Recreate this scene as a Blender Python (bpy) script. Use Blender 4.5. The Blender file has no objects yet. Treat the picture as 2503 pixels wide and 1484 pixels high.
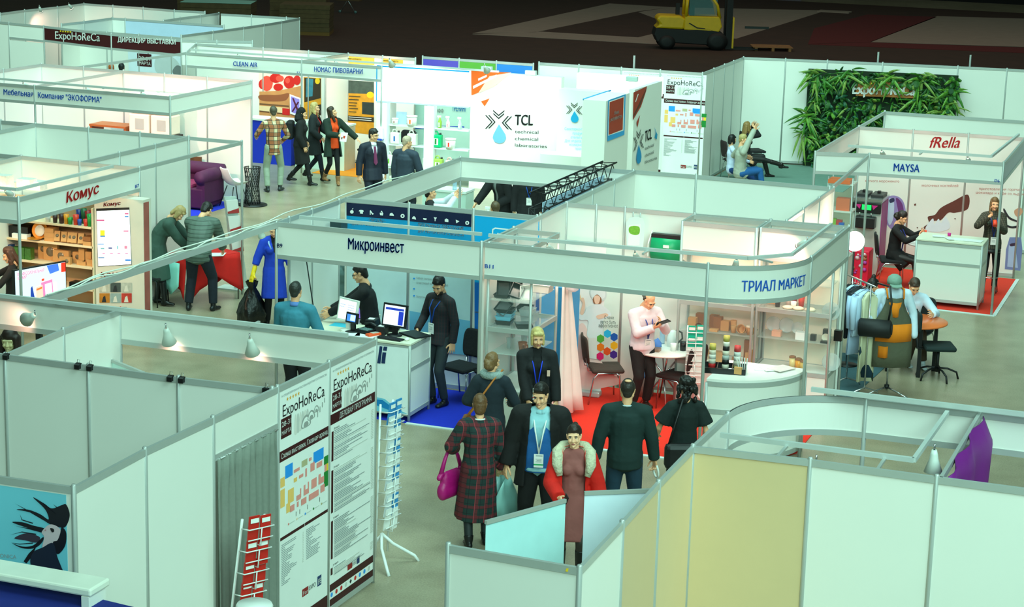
AMB=.1
HALLCOL=(.57,1.,.88)
HALL=[((4,-6,13),(-8,18,0),(14,6),2050,150),((4,10,13),(-9,20,0),(10,8),1700,150),((-10,22,15),(-12,26,0),(16,10),1500,120),((-12,33,15),(-15,40,0),(24,8),2300,120),((-27,36,14),(-26,43,0),(10,6),900,120)]
ARENA=((-18,70,20),(-20,76,0),(40,16),850,130)
LAMPK=1.
import bpy,bmesh,math,random
import numpy as np
from mathutils import Vector as V,Matrix,geometry
# ---- camera, light, exposure
SC=bpy.context.scene
COL=SC.collection
rnd=random.Random(7)
FPX,PITCH,YAW,ROLL,CAMH=4873.2331,.22490616,.35553085,-.0277912,7.1766
cy_,sy_=math.cos(YAW),math.sin(YAW)
FWD=V((-sy_*math.cos(PITCH),cy_*math.cos(PITCH),-math.sin(PITCH)))
RGT=V((cy_,sy_,0));DWN=FWD.cross(RGT)
CR=RGT*math.cos(ROLL)+DWN*math.sin(ROLL);CD=DWN*math.cos(ROLL)-RGT*math.sin(ROLL)
CAMP=V((0,0,CAMH))
cam=bpy.data.cameras.new('camera');camo=bpy.data.objects.new('camera',cam);COL.objects.link(camo)
cam.sensor_width=36;cam.lens=FPX/2503*36;cam.clip_end=300;cam.clip_start=.5
camo.matrix_world=Matrix(((CR.x,-CD.x,-FWD.x,0),(CR.y,-CD.y,-FWD.y,0),(CR.z,-CD.z,-FWD.z,CAMH),(0,0,0,1)))
SC.camera=camo
SC.view_settings.view_transform='Standard';SC.view_settings.look='None'
SC.view_settings.exposure=0;SC.view_settings.gamma=1
world=bpy.data.worlds.new('hall_air');SC.world=world;world.use_nodes=True
world.node_tree.nodes['Background'].inputs[0].default_value=(.55,1,.82,1)
world.node_tree.nodes['Background'].inputs[1].default_value=AMB
def area(name,loc,target,size,power,col,spread=math.pi):
 l=bpy.data.lights.new(name,'AREA');l.shape='RECTANGLE';l.size,l.size_y=size
 l.energy=power;l.color=col;l.spread=spread
 o=bpy.data.objects.new(name,l);COL.objects.link(o);o.location=loc
 o.rotation_euler=(V(target)-V(loc)).to_track_quat('-Z','Y').to_euler();return o
for i,(loc,tgt,size,pw,sp)in enumerate(HALL):
 area('hall_light_rig',loc,tgt,size,pw,HALLCOL,math.radians(sp))
area('arena_light_rig',*ARENA[:4],(1,.74,.6),math.radians(ARENA[4]))
# ---- pixel rays -> places on real planes
def ray(x,y):return CR*((x-1251.5)/FPX)+CD*((y-742)/FPX)+FWD
def at(x,y,z=0.):
 d=ray(x,y);return CAMP+d*((z-CAMH)/d.z)
def atY(x,y,Y):
 d=ray(x,y);return CAMP+d*(Y/d.y)
def atX(x,y,X):
 d=ray(x,y);return CAMP+d*(X/d.x)
class Plane:
 def __init__(s,a,b):
  s.a=V((a[0],a[1],0));s.u=V((b[0]-a[0],b[1]-a[1],0)).normalized()
  s.n=s.u.cross(V((0,0,1)))
  if s.n.dot(CAMP-s.a)<0:s.n=-s.n;s.u=-s.u
 def at(s,x,y,off=.004):
  d=ray(x,y);q=s.a+s.n*off
  return CAMP+d*((q-CAMP).dot(s.n)/d.dot(s.n))
 def uv(s,u,z,off=.004):return s.a+s.u*u+s.n*off+V((0,0,z))
 # ---- materials
MATS={}
def lin(c):return tuple((v/255/12.92 if v/255<=.04045 else((v/255+.055)/1.055)**2.4)for v in c)
def mat(c,rough=.55,metal=0.,vary=.06,scale=6.,bump=0.,emit=0.,alpha=1.,coat=0.,trans=0.):
 k=(tuple(c),rough,metal,vary,scale,bump,emit,alpha,coat,trans)
 if k in MATS:return MATS[k]
 m=bpy.data.materials.new('surface');m.use_nodes=True;nt=m.node_tree;b=nt.nodes['Principled BSDF']
 L=lin(c);b.inputs['Roughness'].default_value=rough;b.inputs['Metallic'].default_value=metal
 tc=nt.nodes.new('ShaderNodeTexCoord');nz=nt.nodes.new('ShaderNodeTexNoise');nz.inputs['Scale'].default_value=scale
 nt.links.new(tc.outputs['Object'],nz.inputs['Vector'])
 mx=nt.nodes.new('ShaderNodeMix');mx.data_type='RGBA'
 mx.inputs[6].default_value=(*[v*(1-vary)for v in L],1);mx.inputs[7].default_value=(*[min(1,v*(1+vary))for v in L],1)
 nt.links.new(nz.outputs['Fac'],mx.inputs[0]);nt.links.new(mx.outputs[2],b.inputs['Base Color'])
 if bump:
  bp=nt.nodes.new('ShaderNodeBump');bp.inputs['Strength'].default_value=bump;bp.inputs['Distance'].default_value=.02
  nt.links.new(nz.outputs['Fac'],bp.inputs['Height']);nt.links.new(bp.outputs[0],b.inputs['Normal'])
 if emit:b.inputs['Emission Color'].default_value=(*L,1);b.inputs['Emission Strength'].default_value=emit
 if alpha<1:b.inputs['Alpha'].default_value=alpha
 if trans:b.inputs['Transmission Weight'].default_value=trans
 if coat:b.inputs['Coat Weight'].default_value=coat
 MATS[k]=m;return m
def mnode(nt,op,a,b=None):
 n=nt.nodes.new('ShaderNodeMath');n.operation=op
 for i,v in enumerate((a,b)):
  if v is None:continue
  if isinstance(v,(int,float)):n.inputs[i].default_value=v
  else:nt.links.new(v,n.inputs[i])
 return n.outputs[0]
def plaid(name,base,bands,rough=.85):
 """woven check: bands = (axis, repeats per metre, duty 0..1, colour, strength)"""
 m=bpy.data.materials.new(name);m.use_nodes=True;nt=m.node_tree;b=nt.nodes['Principled BSDF']
 b.inputs['Roughness'].default_value=rough
 tc=nt.nodes.new('ShaderNodeTexCoord');sp=nt.nodes.new('ShaderNodeSeparateXYZ');nt.links.new(tc.outputs['Object'],sp.inputs[0])
 ang=mnode(nt,'ADD',sp.outputs[0],mnode(nt,'MULTIPLY',sp.outputs[1],.6))
 prev=None
 for ax,rep,duty,col,st in bands:
  src=ang if ax=='x' else sp.outputs[2]
  fr=mnode(nt,'FRACT',mnode(nt,'MULTIPLY',src,rep));f=mnode(nt,'MULTIPLY',mnode(nt,'LESS_THAN',fr,duty),st)
  mx=nt.nodes.new('ShaderNodeMix');mx.data_type='RGBA';nt.links.new(f,mx.inputs[0])
  if prev:nt.links.new(prev,mx.inputs[6])
  else:mx.inputs[6].default_value=(*lin(base),1)
  mx.inputs[7].default_value=(*lin(col),1);prev=mx.outputs[2]
 nt.links.new(prev,b.inputs['Base Color']);return m
WHITE=mat((238,236,228),.45,vary=.02,scale=1.5)
ALU=mat((186,190,186),.38,.3,vary=.05)
STEEL=mat((200,204,205),.22,.9)
BLACK=mat((14,14,16),.5)
BLUETXT=mat((0,72,168),.5)
PAPER=mat((244,244,240),.6,vary=.03)
BROWN=mat((62,12,18),.5)
INK=mat((22,22,26),.6)
GREYINK=mat((150,156,158),.6)
GLASS=mat((205,225,222),.04,alpha=.05,vary=.01)
# ---- mesh building
class MB:
 def __init__(s):s.v=[];s.f=[];s.m=[];s.sm=[]
 def add(s,vs,fs,mi=0,sm=False):
  b=len(s.v);s.v+=[tuple(p)for p in vs];s.f+=[tuple(i+b for i in f)for f in fs]
  s.m+=[mi]*len(fs);s.sm+=[sm]*len(fs);return s
 def box(s,c,d,rz=0,mi=0,rx=0,ry=0):
  R=Matrix.Rotation(rz,3,'Z')@Matrix.Rotation(ry,3,'Y')@Matrix.Rotation(rx,3,'X')
  vs=[V(c)+R@V((x*d[0]/2,y*d[1]/2,z*d[2]/2))for x in(-1,1)for y in(-1,1)for z in(-1,1)]
  return s.add(vs,[(0,1,3,2),(4,6,7,5),(0,4,5,1),(2,3,7,6),(0,2,6,4),(1,5,7,3)],mi)
 def bar(s,p,q,w,h,mi=0):
  p,q=V(p),V(q);d=(q-p).normalized();up=V((0,0,1))if abs(d.z)<.95 else V((0,1,0))
  sd=d.cross(up).normalized();up=sd.cross(d)
  vs=[e+sd*(a*w/2)+up*(b*h/2)for e in(p,q)for a,b in((-1,-1),(1,-1),(1,1),(-1,1))]
  return s.add(vs,[(3,2,1,0),(4,5,6,7),(0,1,5,4),(1,2,6,5),(2,3,7,6),(3,0,4,7)],mi)
 def tube(s,pts,r,n=8,mi=0,close=False):
  pts=[V(p)for p in pts];m=len(pts);vs=[];prev=None
  for i,p in enumerate(pts):
   if close:d=pts[(i+1)%m]-pts[i-1]
   else:d=pts[min(i+1,m-1)]-pts[max(i-1,0)]
   d.normalize()
   a=d.orthogonal().normalized()if prev is None else(prev-d*prev.dot(d)).normalized()
   prev=a;b=d.cross(a);rr=r[i]if isinstance(r,(list,tuple))else r
   vs+=[p+(a*math.cos(t)+b*math.sin(t))*rr for t in[2*math.pi*k/n for k in range(n)]]
  fs=[(i*n+k,i*n+(k+1)%n,((i+1)%m)*n+(k+1)%n,((i+1)%m)*n+k)for i in range(m if close else m-1)for k in range(n)]
  if not close:fs+=[tuple(range(n-1,-1,-1)),tuple((m-1)*n+k for k in range(n))]
  return s.add(vs,fs,mi,True)
 def lathe(s,prof,c=(0,0,0),n=20,mi=0,ax=None,cap=True):
  c=V(c);R=V((0,0,1)).rotation_difference(V(ax)).to_matrix()if ax is not None else Matrix.Identity(3)
  vs=[c+R@V((r*math.cos(2*math.pi*k/n),r*math.sin(2*math.pi*k/n),z))for r,z in prof for k in range(n)]
  fs=[(i*n+k,i*n+(k+1)%n,(i+1)*n+(k+1)%n,(i+1)*n+k)for i in range(len(prof)-1)for k in range(n)]
  if cap:fs+=[tuple(range(n-1,-1,-1)),tuple((len(prof)-1)*n+k for k in range(n))]
  return s.add(vs,fs,mi,True)
 def prism(s,poly,off,mi=0):
  a=[V(p)for p in poly];n=len(a);o=V(off)
  return s.add(a+[p+o for p in a],[tuple(range(n-1,-1,-1)),tuple(range(n,2*n))]+[(i,(i+1)%n,n+(i+1)%n,n+i)for i in range(n)],mi)
 def poly(s,pts,mi=0):return s.add([V(p)for p in pts],[tuple(range(len(pts)))],mi)
 def ball(s,c,r,n=12,mi=0):
  r=r if isinstance(r,(tuple,list))else(r,r,r);m=n//2;vs=[];c=V(c)
  for i in range(m+1):
   t=math.pi*i/m
   vs+=[c+V((r[0]*math.sin(t)*math.cos(2*math.pi*k/n),r[1]*math.sin(t)*math.sin(2*math.pi*k/n),-r[2]*math.cos(t)))for k in range(n)]
  return s.add(vs,[(i*n+k,i*n+(k+1)%n,(i+1)*n+(k+1)%n,(i+1)*n+k)for i in range(m)for k in range(n)],mi,True)
 def grid(s,rows,mi=0,sm=True):
  n=len(rows[0]);return s.add([p for r in rows for p in r],[(i*n+k,i*n+k+1,(i+1)*n+k+1,(i+1)*n+k)for i in range(len(rows)-1)for k in range(n-1)],mi,sm)
 def obj(s,name,mats,parent=None,world=False,bevel=0.,solid=0.,sub=0):
  me=bpy.data.meshes.new(name)
  off=V((0,0,0))
  if world and parent is not None:off=wloc(parent)
  me.from_pydata([tuple(V(p)-off)for p in s.v],[],s.f)
  ms=mats if isinstance(mats,(list,tuple))else[mats]
  for m in ms:me.materials.append(m)
  me.polygons.foreach_set('material_index',s.m);me.polygons.foreach_set('use_smooth',s.sm);me.update()
  o=bpy.data.objects.new(name,me);COL.objects.link(o)
  if parent is not None:o.parent=parent
  if solid:md=o.modifiers.new('thickness','SOLIDIFY');md.thickness=solid;md.offset=0
  if sub:md=o.modifiers.new('round','SUBSURF');md.levels=md.render_levels=sub
  if bevel:md=o.modifiers.new('edge','BEVEL');md.width=bevel;md.segments=2;md.limit_method='ANGLE';md.angle_limit=.7
  return o
def wloc(o):
 p=V((0,0,0))
 while o is not None:p=p+o.location;o=o.parent
 return p
def tag(o,label=None,cat=None,group=None,kind=None):
 if label:o['label']=label
 if cat:o['category']=cat
 if group:o['group']=group
 if kind:o['kind']=kind
 return o
def thing(name,label,cat,loc=(0,0,0),rz=0.,group=None):
 o=bpy.data.objects.new(name,None);COL.objects.link(o);o.empty_display_size=.1
 o.location=loc;o.rotation_euler=(0,0,rz);return tag(o,label,cat,group)
def one(mb,name,mats,label,cat,group=None,loc=None,rz=0.,**k):
 o=mb.obj(name,mats,**k)
 if loc is not None:o.location=loc;o.rotation_euler=(0,0,rz)
 return tag(o,label,cat,group)
KIDS=lambda o:list(o.children)
def dup(o,loc=None,rz=None,label=None,group=None,parent=None):
 c=o.copy();COL.objects.link(c)
 if parent is not None:c.parent=parent
 if loc is not None:c.location=loc
 if rz is not None:c.rotation_euler=(0,0,rz)
 if label:c['label']=label
 if group:c['group']=group
 for ch in KIDS(o):dup(ch,parent=c)
 return c
def smooth(pts,n=6,close=True):
 P=[V(p)for p in pts];m=len(P);out=[]
 for i in range(m if close else m-1):
  a,b,c,d=(P[(i+k)%m]if close else P[max(0,min(m-1,i+k))]for k in(-1,0,1,2))
  for j in range(n):
   t=j/n;out.append(.5*((2*b)+(c-a)*t+(2*a-5*b+4*c-d)*t*t+(3*b-a-3*c+d)*t**3))
 if not close:out.append(P[-1])
 return out
 # ---- lettering and prints (flat things printed on their panels)
class Glyphs:pass
def text_mesh(body,bold=0.):
 """words as filled outlines: every outer contour is filled with the holes inside it, so overlapping strokes merge"""
 cu=bpy.data.curves.new('words','FONT');cu.body=body.replace('М','M')
 o=bpy.data.objects.new('words',cu);COL.objects.link(o);dg=bpy.context.evaluated_depsgraph_get()
 C=o.evaluated_get(dg).to_curve(dg);loops=[]
 for sp in C.splines:
  bp=sp.bezier_points;L=[]
  for a,b in zip(bp,list(bp[1:])+[bp[0]]):L+=geometry.interpolate_bezier(a.co,a.handle_right,b.handle_left,b.co,5)[:-1]if(a.handle_right-a.co).length>1e-4 or(b.handle_left-b.co).length>1e-4 else[a.co.copy()]
  P=[L[0]]
  for p in L[1:]:
   if(p-P[-1]).length>1e-4:P.append(V(p))
  if(P[0]-P[-1]).length<1e-4:P.pop()
  if len(P)>2:loops.append((sum(P[k].x*P[(k+1)%len(P)].y-P[(k+1)%len(P)].x*P[k].y for k in range(len(P)))/2,[V((p.x,p.y,0))for p in P]))
 o.evaluated_get(dg).to_curve_clear();bpy.data.objects.remove(o);bpy.data.curves.remove(cu)
 def inside(p,L):
  c=False
  for k in range(len(L)):
   a,b=L[k],L[k-1]
   if(a.y>p.y)!=(b.y>p.y)and p.x<(b.x-a.x)*(p.y-a.y)/(b.y-a.y)+a.x:c=not c
  return c
 vs,fs=[],[]
 LL=[l for a,l in loops];within=lambda h,L:h is not L and all(inside(p,L)for p in h[::3]);dep=[sum(within(h,L)for L in LL)for h in LL]
 for k_,L in enumerate(LL):
  if dep[k_]%2:continue
  H=[h for i_,h in enumerate(LL)if dep[i_]%2 and within(h,L)];n=len(vs);allp=L+[p for h in H for p in h]
  fs+=[tuple(i+n for i in f)for f in geometry.tessellate_polygon([L]+H)];vs+=allp
 g=Glyphs();g.v=vs;g.f=fs;return g
def letter(parent,body,A,B,cap,m,bold=.012,name='lettering',n=None,shear=0.):
 """words from world point A (left end of baseline) to B, capital height cap"""
 me=text_mesh(body);co=np.array([tuple(v)for v in me.v])
 x0,x1=co[:,0].min(),co[:,0].max()
 A,B=V(A),V(B);u=(B-A);w=u.length;u.normalize();sx=w/(x1-x0);szc=cap/.73
 off=wloc(parent);vs=[A+u*((c[0]-x0)*sx+c[1]*szc*shear)+V((0,0,1))*(c[1]*szc)-off for c in co]
 fs=list(me.f)
 if bold>.008:
  n0=len(vs);f0=list(fs);vs0=list(vs)
  for d in(-bold,bold):
   b=len(vs);vs+=[v+u*(d*sx)+V((0,0,d*.5*szc))for v in vs0];fs+=[tuple(i+b for i in f)for f in f0]
 mm=bpy.data.meshes.new(name);mm.from_pydata([tuple(p)for p in vs],[],fs);mm.materials.append(m)
 o=bpy.data.objects.new(name,mm);COL.objects.link(o);o.parent=parent;return o
def pletter(parent,body,pl,a,b,cap,m,bold=.012,off=.006,name='lettering',shear=0.):
 return letter(parent,body,pl.at(*a,off),pl.at(*b,off),cap,m,bold,name,shear=shear)
def pprint_(parent,name,pl,polys,off=.004):
 """polys: list of (material, [pixel points], smooth?) drawn in order, each a hair above the last"""
 mb=MB();ms=[]
 for i,q in enumerate(polys):
  m,pts=q[0],q[1]
  if m not in ms:ms.append(m)
  if len(q)>2 and q[2]:pts=[tuple(p)for p in smooth([(x,y,0)for x,y in pts])]
  mb.poly([pl.at(p[0],p[1],off+i*.0012)for p in pts],ms.index(m))
 return mb.obj(name,ms,parent,world=True)
def rect(x0,y0,x1,y1):return[(x0,y0),(x1,y0),(x1,y1),(x0,y1)]
# ---- booth system: posts, rails, panels, fascia boards
POSTS=set()
class Booth:
 def __init__(s,label,o,group=None):
  s.r=thing('exhibition_booth',label,'exhibition booth',(o[0],o[1],0),0,group)
 def post(s,p,z1=2.52,z0=0.,r=.021,m=None):
  k=(round(p[0]*4),round(p[1]*4),round(z1,1))
  if k in POSTS:return
  POSTS.add(k)
  MB().lathe([(r,z0),(r,z1-.01),(r*.7,z1)],(p[0],p[1],0),8).obj('post',m or ALU,s.r,True)
 def rail(s,p,q,z,h=.055,w=.03,m=None):
  MB().bar((p[0],p[1],z-h/2),(q[0],q[1],z-h/2),w,h).obj('rail',m or ALU,s.r,True)
 def panel(s,p,q,z0,z1,m=None,name='wall_panel'):
  return MB().bar((p[0],p[1],(z0+z1)/2),(q[0],q[1],(z0+z1)/2),.012,z1-z0).obj(name,m or WHITE,s.r,True)
 def wall(s,pts,z1=2.5,z0=.03,mats=None,post=True,bottom=True):
  for i,(p,q)in enumerate(zip(pts,pts[1:])):
   s.panel(p,q,z0,z1-.05,mats[i]if mats else None);s.rail(p,q,z1)
   if bottom:s.rail(p,q,z0+.05)
  if post:
   for p in pts:s.post(p,z1+.02)
 def fascia(s,pts,h=.36,m=None,post=True,z1=2.5,ends=True):
  for i,(p,q)in enumerate(zip(pts,pts[1:])):
   s.panel(p,q,z1-h+.05,z1-.05,m,'fascia_board');s.rail(p,q,z1);s.rail(p,q,z1-h+.055)
  if post:
   for p in pts:s.post(p,z1+.02)
 def curve_fascia(s,c,r,a0,a1,z0=2.14,z1=2.5,m=None,name='curved_fascia_board',railm=None):
  n=28;P=[(c[0]+r*math.cos(a0+(a1-a0)*i/n),c[1]+r*math.sin(a0+(a1-a0)*i/n))for i in range(n+1)]
  MB().grid([[(x,y,z)for x,y in P]for z in(z0,z1)],sm=False).obj(name,m or WHITE,s.r,True,solid=.01)
  for z in(z1,z0+.055):
   mb=MB()
   mb.grid([[(c[0]+(x-c[0])*k,c[1]+(y-c[1])*k,zz)for x,y in P]for k,zz in((1+.012/r,z-.055),(1+.012/r,z),(1-.014/r,z),(1-.014/r,z-.055),(1+.012/r,z-.055))],sm=False)
   mb.obj('curved_rail',ALU,s.r,True)
  return P
  # ---- floor and hall
def T(x,y,z=2.5):p=at(x,y,z);return(p.x,p.y)
def concrete():
 m=bpy.data.materials.new('polished_concrete');m.use_nodes=True;nt=m.node_tree;b=nt.nodes['Principled BSDF']
 tc=nt.nodes.new('ShaderNodeTexCoord');col=None
 for sc,lo,hi,a in((.35,(136,124,102),(172,160,134),None),(55,(100,86,66),(196,182,150),.35),(2.2,(128,118,98),(166,156,134),.4)):
  nz=nt.nodes.new('ShaderNodeTexNoise');nz.inputs['Scale'].default_value=sc;nz.inputs['Detail'].default_value=4
  nt.links.new(tc.outputs['Object'],nz.inputs['Vector'])
  rp=nt.nodes.new('ShaderNodeValToRGB');rp.color_ramp.elements[0].position=.35;rp.color_ramp.elements[1].position=.65
  rp.color_ramp.elements[0].color=(*lin(lo),1);rp.color_ramp.elements[1].color=(*lin(hi),1);nt.links.new(nz.outputs['Fac'],rp.inputs[0])
  if col is None:col=rp.outputs[0]
  else:
   mx=nt.nodes.new('ShaderNodeMix');mx.data_type='RGBA';mx.inputs[0].default_value=a
   nt.links.new(col,mx.inputs[6]);nt.links.new(rp.outputs[0],mx.inputs[7]);col=mx.outputs[2]
 nt.links.new(col,b.inputs['Base Color']);b.inputs['Roughness'].default_value=.3;b.inputs['Specular IOR Level'].default_value=.4
 return m
MB().box((-20,45,-.05),(110,130,.1)).obj('floor',concrete())['kind']='structure'
DARKCARPET=mat((60,38,26),.95,vary=.25,scale=3)
def carpet(label,pts,m,z=.006,cat='carpet',edge=None):
 mb=MB();mb.prism([(p[0],p[1],0)for p in pts],(0,0,z));o=one(mb,'carpet',m,label,cat);return o
 # dim far end of the arena: floor coverings, laid flat
fl=lambda*q:[at(x,y)[:2]for x,y in q]
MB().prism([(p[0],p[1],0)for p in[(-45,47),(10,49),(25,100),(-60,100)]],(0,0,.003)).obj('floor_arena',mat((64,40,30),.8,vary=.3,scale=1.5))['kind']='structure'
STRIP=mat((150,134,122),.9,vary=.1,scale=2)
for lab,q,m in(('long pale grey carpet strip running back beside the dark arena floor',[(1155,82),(1310,79),(1560,28),(1640,18),(1490,9)],STRIP),('pale grey carpet strip crossing in front of the forklift',[(1155,84),(1325,78),(1560,92),(1660,68),(1720,100),(1600,108)],STRIP),('wide pale grey carpet behind the forklift mast',[(1640,18),(2020,26),(1800,95),(1720,90),(1560,30)],STRIP),('dark red carpet beside the large grey carpet on the arena floor',[(1975,108),(2130,103),(2290,42),(2120,36),(1990,70)],mat((92,16,18),.95,vary=.15)),('strip of dark red carpet along the front of the grey arena carpet',[(1975,109),(2125,104),(2503,117),(2503,130)],mat((92,16,18),.95,vary=.15)),('large pale grey carpet on the arena floor, farthest to the side',[(2127,103),(2290,40),(2503,46),(2503,115)],STRIP)):
 carpet(lab,fl(*q),m,.012)
MB().box((-20,106,6),(140,.3,12)).obj('wall_back',mat((16,16,18),.9))['kind']='structure'
# ---- storage booth, front (white walls, curtain and programme posters)
XF=-7.82
fr=Booth('white walled storage booth with curtain, two event posters and black clips along its rail',(-9.2,14.5))
front_back=[(-11.9,15.04),(-10.55,15.04),(-9.66,15.04),(-8.73,15.04),(XF,15.08)]
fr.wall(front_back)
side=[T(180,1190),T(354,1097),T(520,1020),T(678,945),T(805,885),T(918,829)]
side[4]=tuple((a+b)/2 for a,b in zip(side[3],side[5]))
fr.wall(side[:3]);fr.wall(side[3:])
fr.panel(side[2],side[3],2.16,2.45);fr.rail(side[2],side[3],2.5);fr.rail(side[2],side[3],2.17)
fr.wall([(-10.2,11.94),tuple(((-10.2,11.94)[k]+side[0][k])/2 for k in(0,1)),side[0]])
fr.wall([(-10.55,15.04),(-10.62,16.1),(-10.58,17.07)])
fr.fascia([(-13.0,17.06),(-12.0,17.06),(-10.58,17.07),side[5]],post=False)
for x in(-10.58,-12.4):fr.post((x,17.07))
# ---- booth with curved fascia, front
rb=Booth('front booth with tan and white outer panels, curved fascia and a purple drape',(-3,15))
TAN=mat((228,200,156),.45,vary=.02);CREAM=mat((218,192,146),.45,vary=.02);DTAN=mat((218,190,148),.45,vary=.02)
q=[T(1417,1387),T(1521,1276),T(1610,1177),T(1694,1090)]
rb.wall([(-4.88,12.02),q[0]]);rb.wall(q,mats=[None,DTAN,TAN])
rb.wall([q[3],T(1981,1123),T(2290,1165),(-.95,15.06)],mats=[CREAM,None,None])
c0=(-2.97,16.08)
rb.fascia([q[3],(-3.97,16.08)]);rb.curve_fascia(c0,1.0,math.pi,math.pi/2);rb.post((-2.97,17.08))
rb.fascia([(-2.97,17.08),(-1.98,17.1),(-.6,17.1)])
rb.rail((-2.0,15.06),(-1.98,17.1),2.5)
rb.post((-1.98,17.1))
# ---- stationery booth B7
kb=Booth('packaging goods booth with red lettering, goods shelves and number B7',(-16,23.5))
K1,K2,K3=(-15.15,22.0),(-15.1,24.95),(-15.06,28.0)
kb.fascia([(-17.1,21.98),K1]);kb.fascia([K1,K2])
kb.wall([(-17.15,25.0),(-16.1,24.95),K2]);kb.wall([(-17.15,22.0),(-17.15,23.5),(-17.15,25.0)])
kb.wall([(-18.6,25.0),(-17.15,25.0)])
kb.rail(K2,K3,2.5);kb.post(K3)
ab=Booth('empty white walled booth standing behind the packaging goods booth',(-17.5,27))
ab.wall([(-19.6,28.02),(-18.92,28.02),(-17.9,28.02),(-16.92,28.0),(-16.02,28.0)]);ab.rail((-16.02,28.0),K3,2.5)
ab.wall([(-18.92,28.02),(-18.95,27.0),(-18.98,26.0),(-19,25.0)])
ab.wall([(-16.05,28.0),(-16.05,27.0),(-16.08,26.0),(-16.1,24.97)])
# ---- software booth B9 and the meeting booth behind it
mb9=Booth('software booth with blue lettering, cash register counter and number B9',(-10,23))
XL9=-11.4
mb9 .fascia([(XL9,22.1),(-8.62,22.1)],h=.47)
mb9 .wall([(XL9,22.45),(XL9,23.1),(XL9,23.92)]);mb9 .rail((XL9,22.1),(XL9,22.45),2.5);mb9 .rail((XL9,23.92),(XL9,24.12),2.5)
back9=[(XL9,24.12),(-10.46,24.12),(-9.53,24.12),(-8.64,24.12)]
mb9 .wall(back9)
mb9 .rail((-11.55,17.1),(XL9,22.1),2.5,h=.075,w=.06)
mt=Booth('meeting booth with a fascia all round and a black truss frame inside',(-10,26.5))
mt.fascia([(XL9,24.12),(XL9,26.2),(XL9,28.25)],post=False);mt.post((XL9,28.25))
mt.fascia([(XL9,28.25),(-8.66,28.4)])
wall9=[(-8.62,22.12),(-8.62,23.2),(-8.62,24.2),(-8.63,25.25),(-8.64,26.4),(-8.64,27.4),(-8.64,28.42)]
# ---- disposable tableware booth B11
tb=Booth('disposable tableware booth B11 with rounded corner fascia and glass showcases',(-6.8,23.5))
tb.wall(wall9)
tb.fascia([(-8.58,22.12),(-5.8,22.16)],h=.45)
tb.curve_fascia((-5.8,23.16),1.0,-math.pi/2,0,2.05,2.5);tb.post((-4.8,23.16))
tb.fascia([(-4.8,23.16),(-4.8,25.42)],h=.45)
tb.wall([(-8.62,25.25),(-8.2,25.26),(-7.8,25.27),(-6.84,25.3),(-5.82,25.35),(-4.8,25.42)])
gr=Booth('large empty white booth between the truss booth and the ice cream booth',(-7,27))
gr.wall([(-8.64,28.42),(-7.7,28.46),(-5.68,28.4)],mats=None);gr.wall([(-5.62,28.4),(-5.62,27.4),(-5.62,26.4),(-5.62,25.4)])
gr.rail((-5.66,28.4),(-5.79,31.9),2.5,h=.06)
# ---- ice cream booth D6
ms=Booth('ice cream machine booth D6 with red carpet and chocolate pictures',(-5,34))
M1=(-3.68,32.2)
ms.fascia([(-5.79,32.0),M1]);ms.fascia([M1,(-3.72,35.4)],m=mat((214,216,226),.45))
ms.wall([(-6.6,35.28),(-5.64,35.32),(-4.68,35.36),(-3.72,35.4)])
ms.fascia([(-6.62,31.75),(-5.79,32.0)]);ms.fascia([(-6.62,31.75),(-6.6,35.28)])
ms.wall([(-6.58,37.7),(-3.9,37.75),(-1.5,37.8)]);ms.rail((-6.6,35.28),(-6.58,37.7),2.5)
# ---- furniture booth, two booths behind
ek=Booth('furniture company booth with blue lettering on a long corner fascia',(-20.5,33.8))
ek.fascia([(-24.2,32.4),(-21.85,32.36),(-18.88,32.32)]);ek.fascia([(-18.88,32.32),(-18.82,35.4)])
ek.wall([(-23.86,35.6),(-22.8,35.55),(-21.82,35.5),(-20.84,35.47),(-19.84,35.44),(-18.82,35.4)])
ek.wall([(-23.86,35.6),(-23.9,34.3),(-23.95,33.2)])
ek.rail((-21.82,35.5),(-21.85,32.36),2.5)
# ---- brewery and cleaning booths
cl=Booth('pair of booths with tomato picture and brewery posters under one fascia',(-20,39.4))
C1,C2,C3=T(453,128),T(735,148),T(920,165)
C1=(C1[0],39.4);C2=(C2[0],39.38);C3=(C3[0],39.3)
cl.fascia([C1,C2,C3],h=.34)
bk=[T(453,110),T(625,120),T(745,126),T(840,133),T(928,138),T(1024,140)]
bk=[(p[0],41.3)for p in bk]
cl.wall(bk)
cl.rail(C1,bk[0],2.5);cl.rail(C2,bk[3],2.5)
cl.wall([bk[3],((bk[3][0]+C2[0])/2,40.35)],bottom=False)
cl.rail((-23.0,35.55),C1,2.5)
tc=Booth('glowing white cleaning chemicals booth with droplet logos and product shelves',(-15,39.6))
tcb=[T(1022,140),T(1116,145),T(1212,150),T(1310,154)]
tcb=[(p[0],41.75)for p in tcb]
tc.wall(tcb,mats=[mat((206,232,220),.5)]*3)
for i,m_ in enumerate((mat((92,76,190),.5),mat((96,170,60),.5),mat((40,130,220),.5))):tc.panel((tcb[i][0]+.02,tcb[i][1]-.01),(tcb[i+1][0]-.02,tcb[i+1][1]-.01),1.98,2.44,m_,'colour_band')
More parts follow.
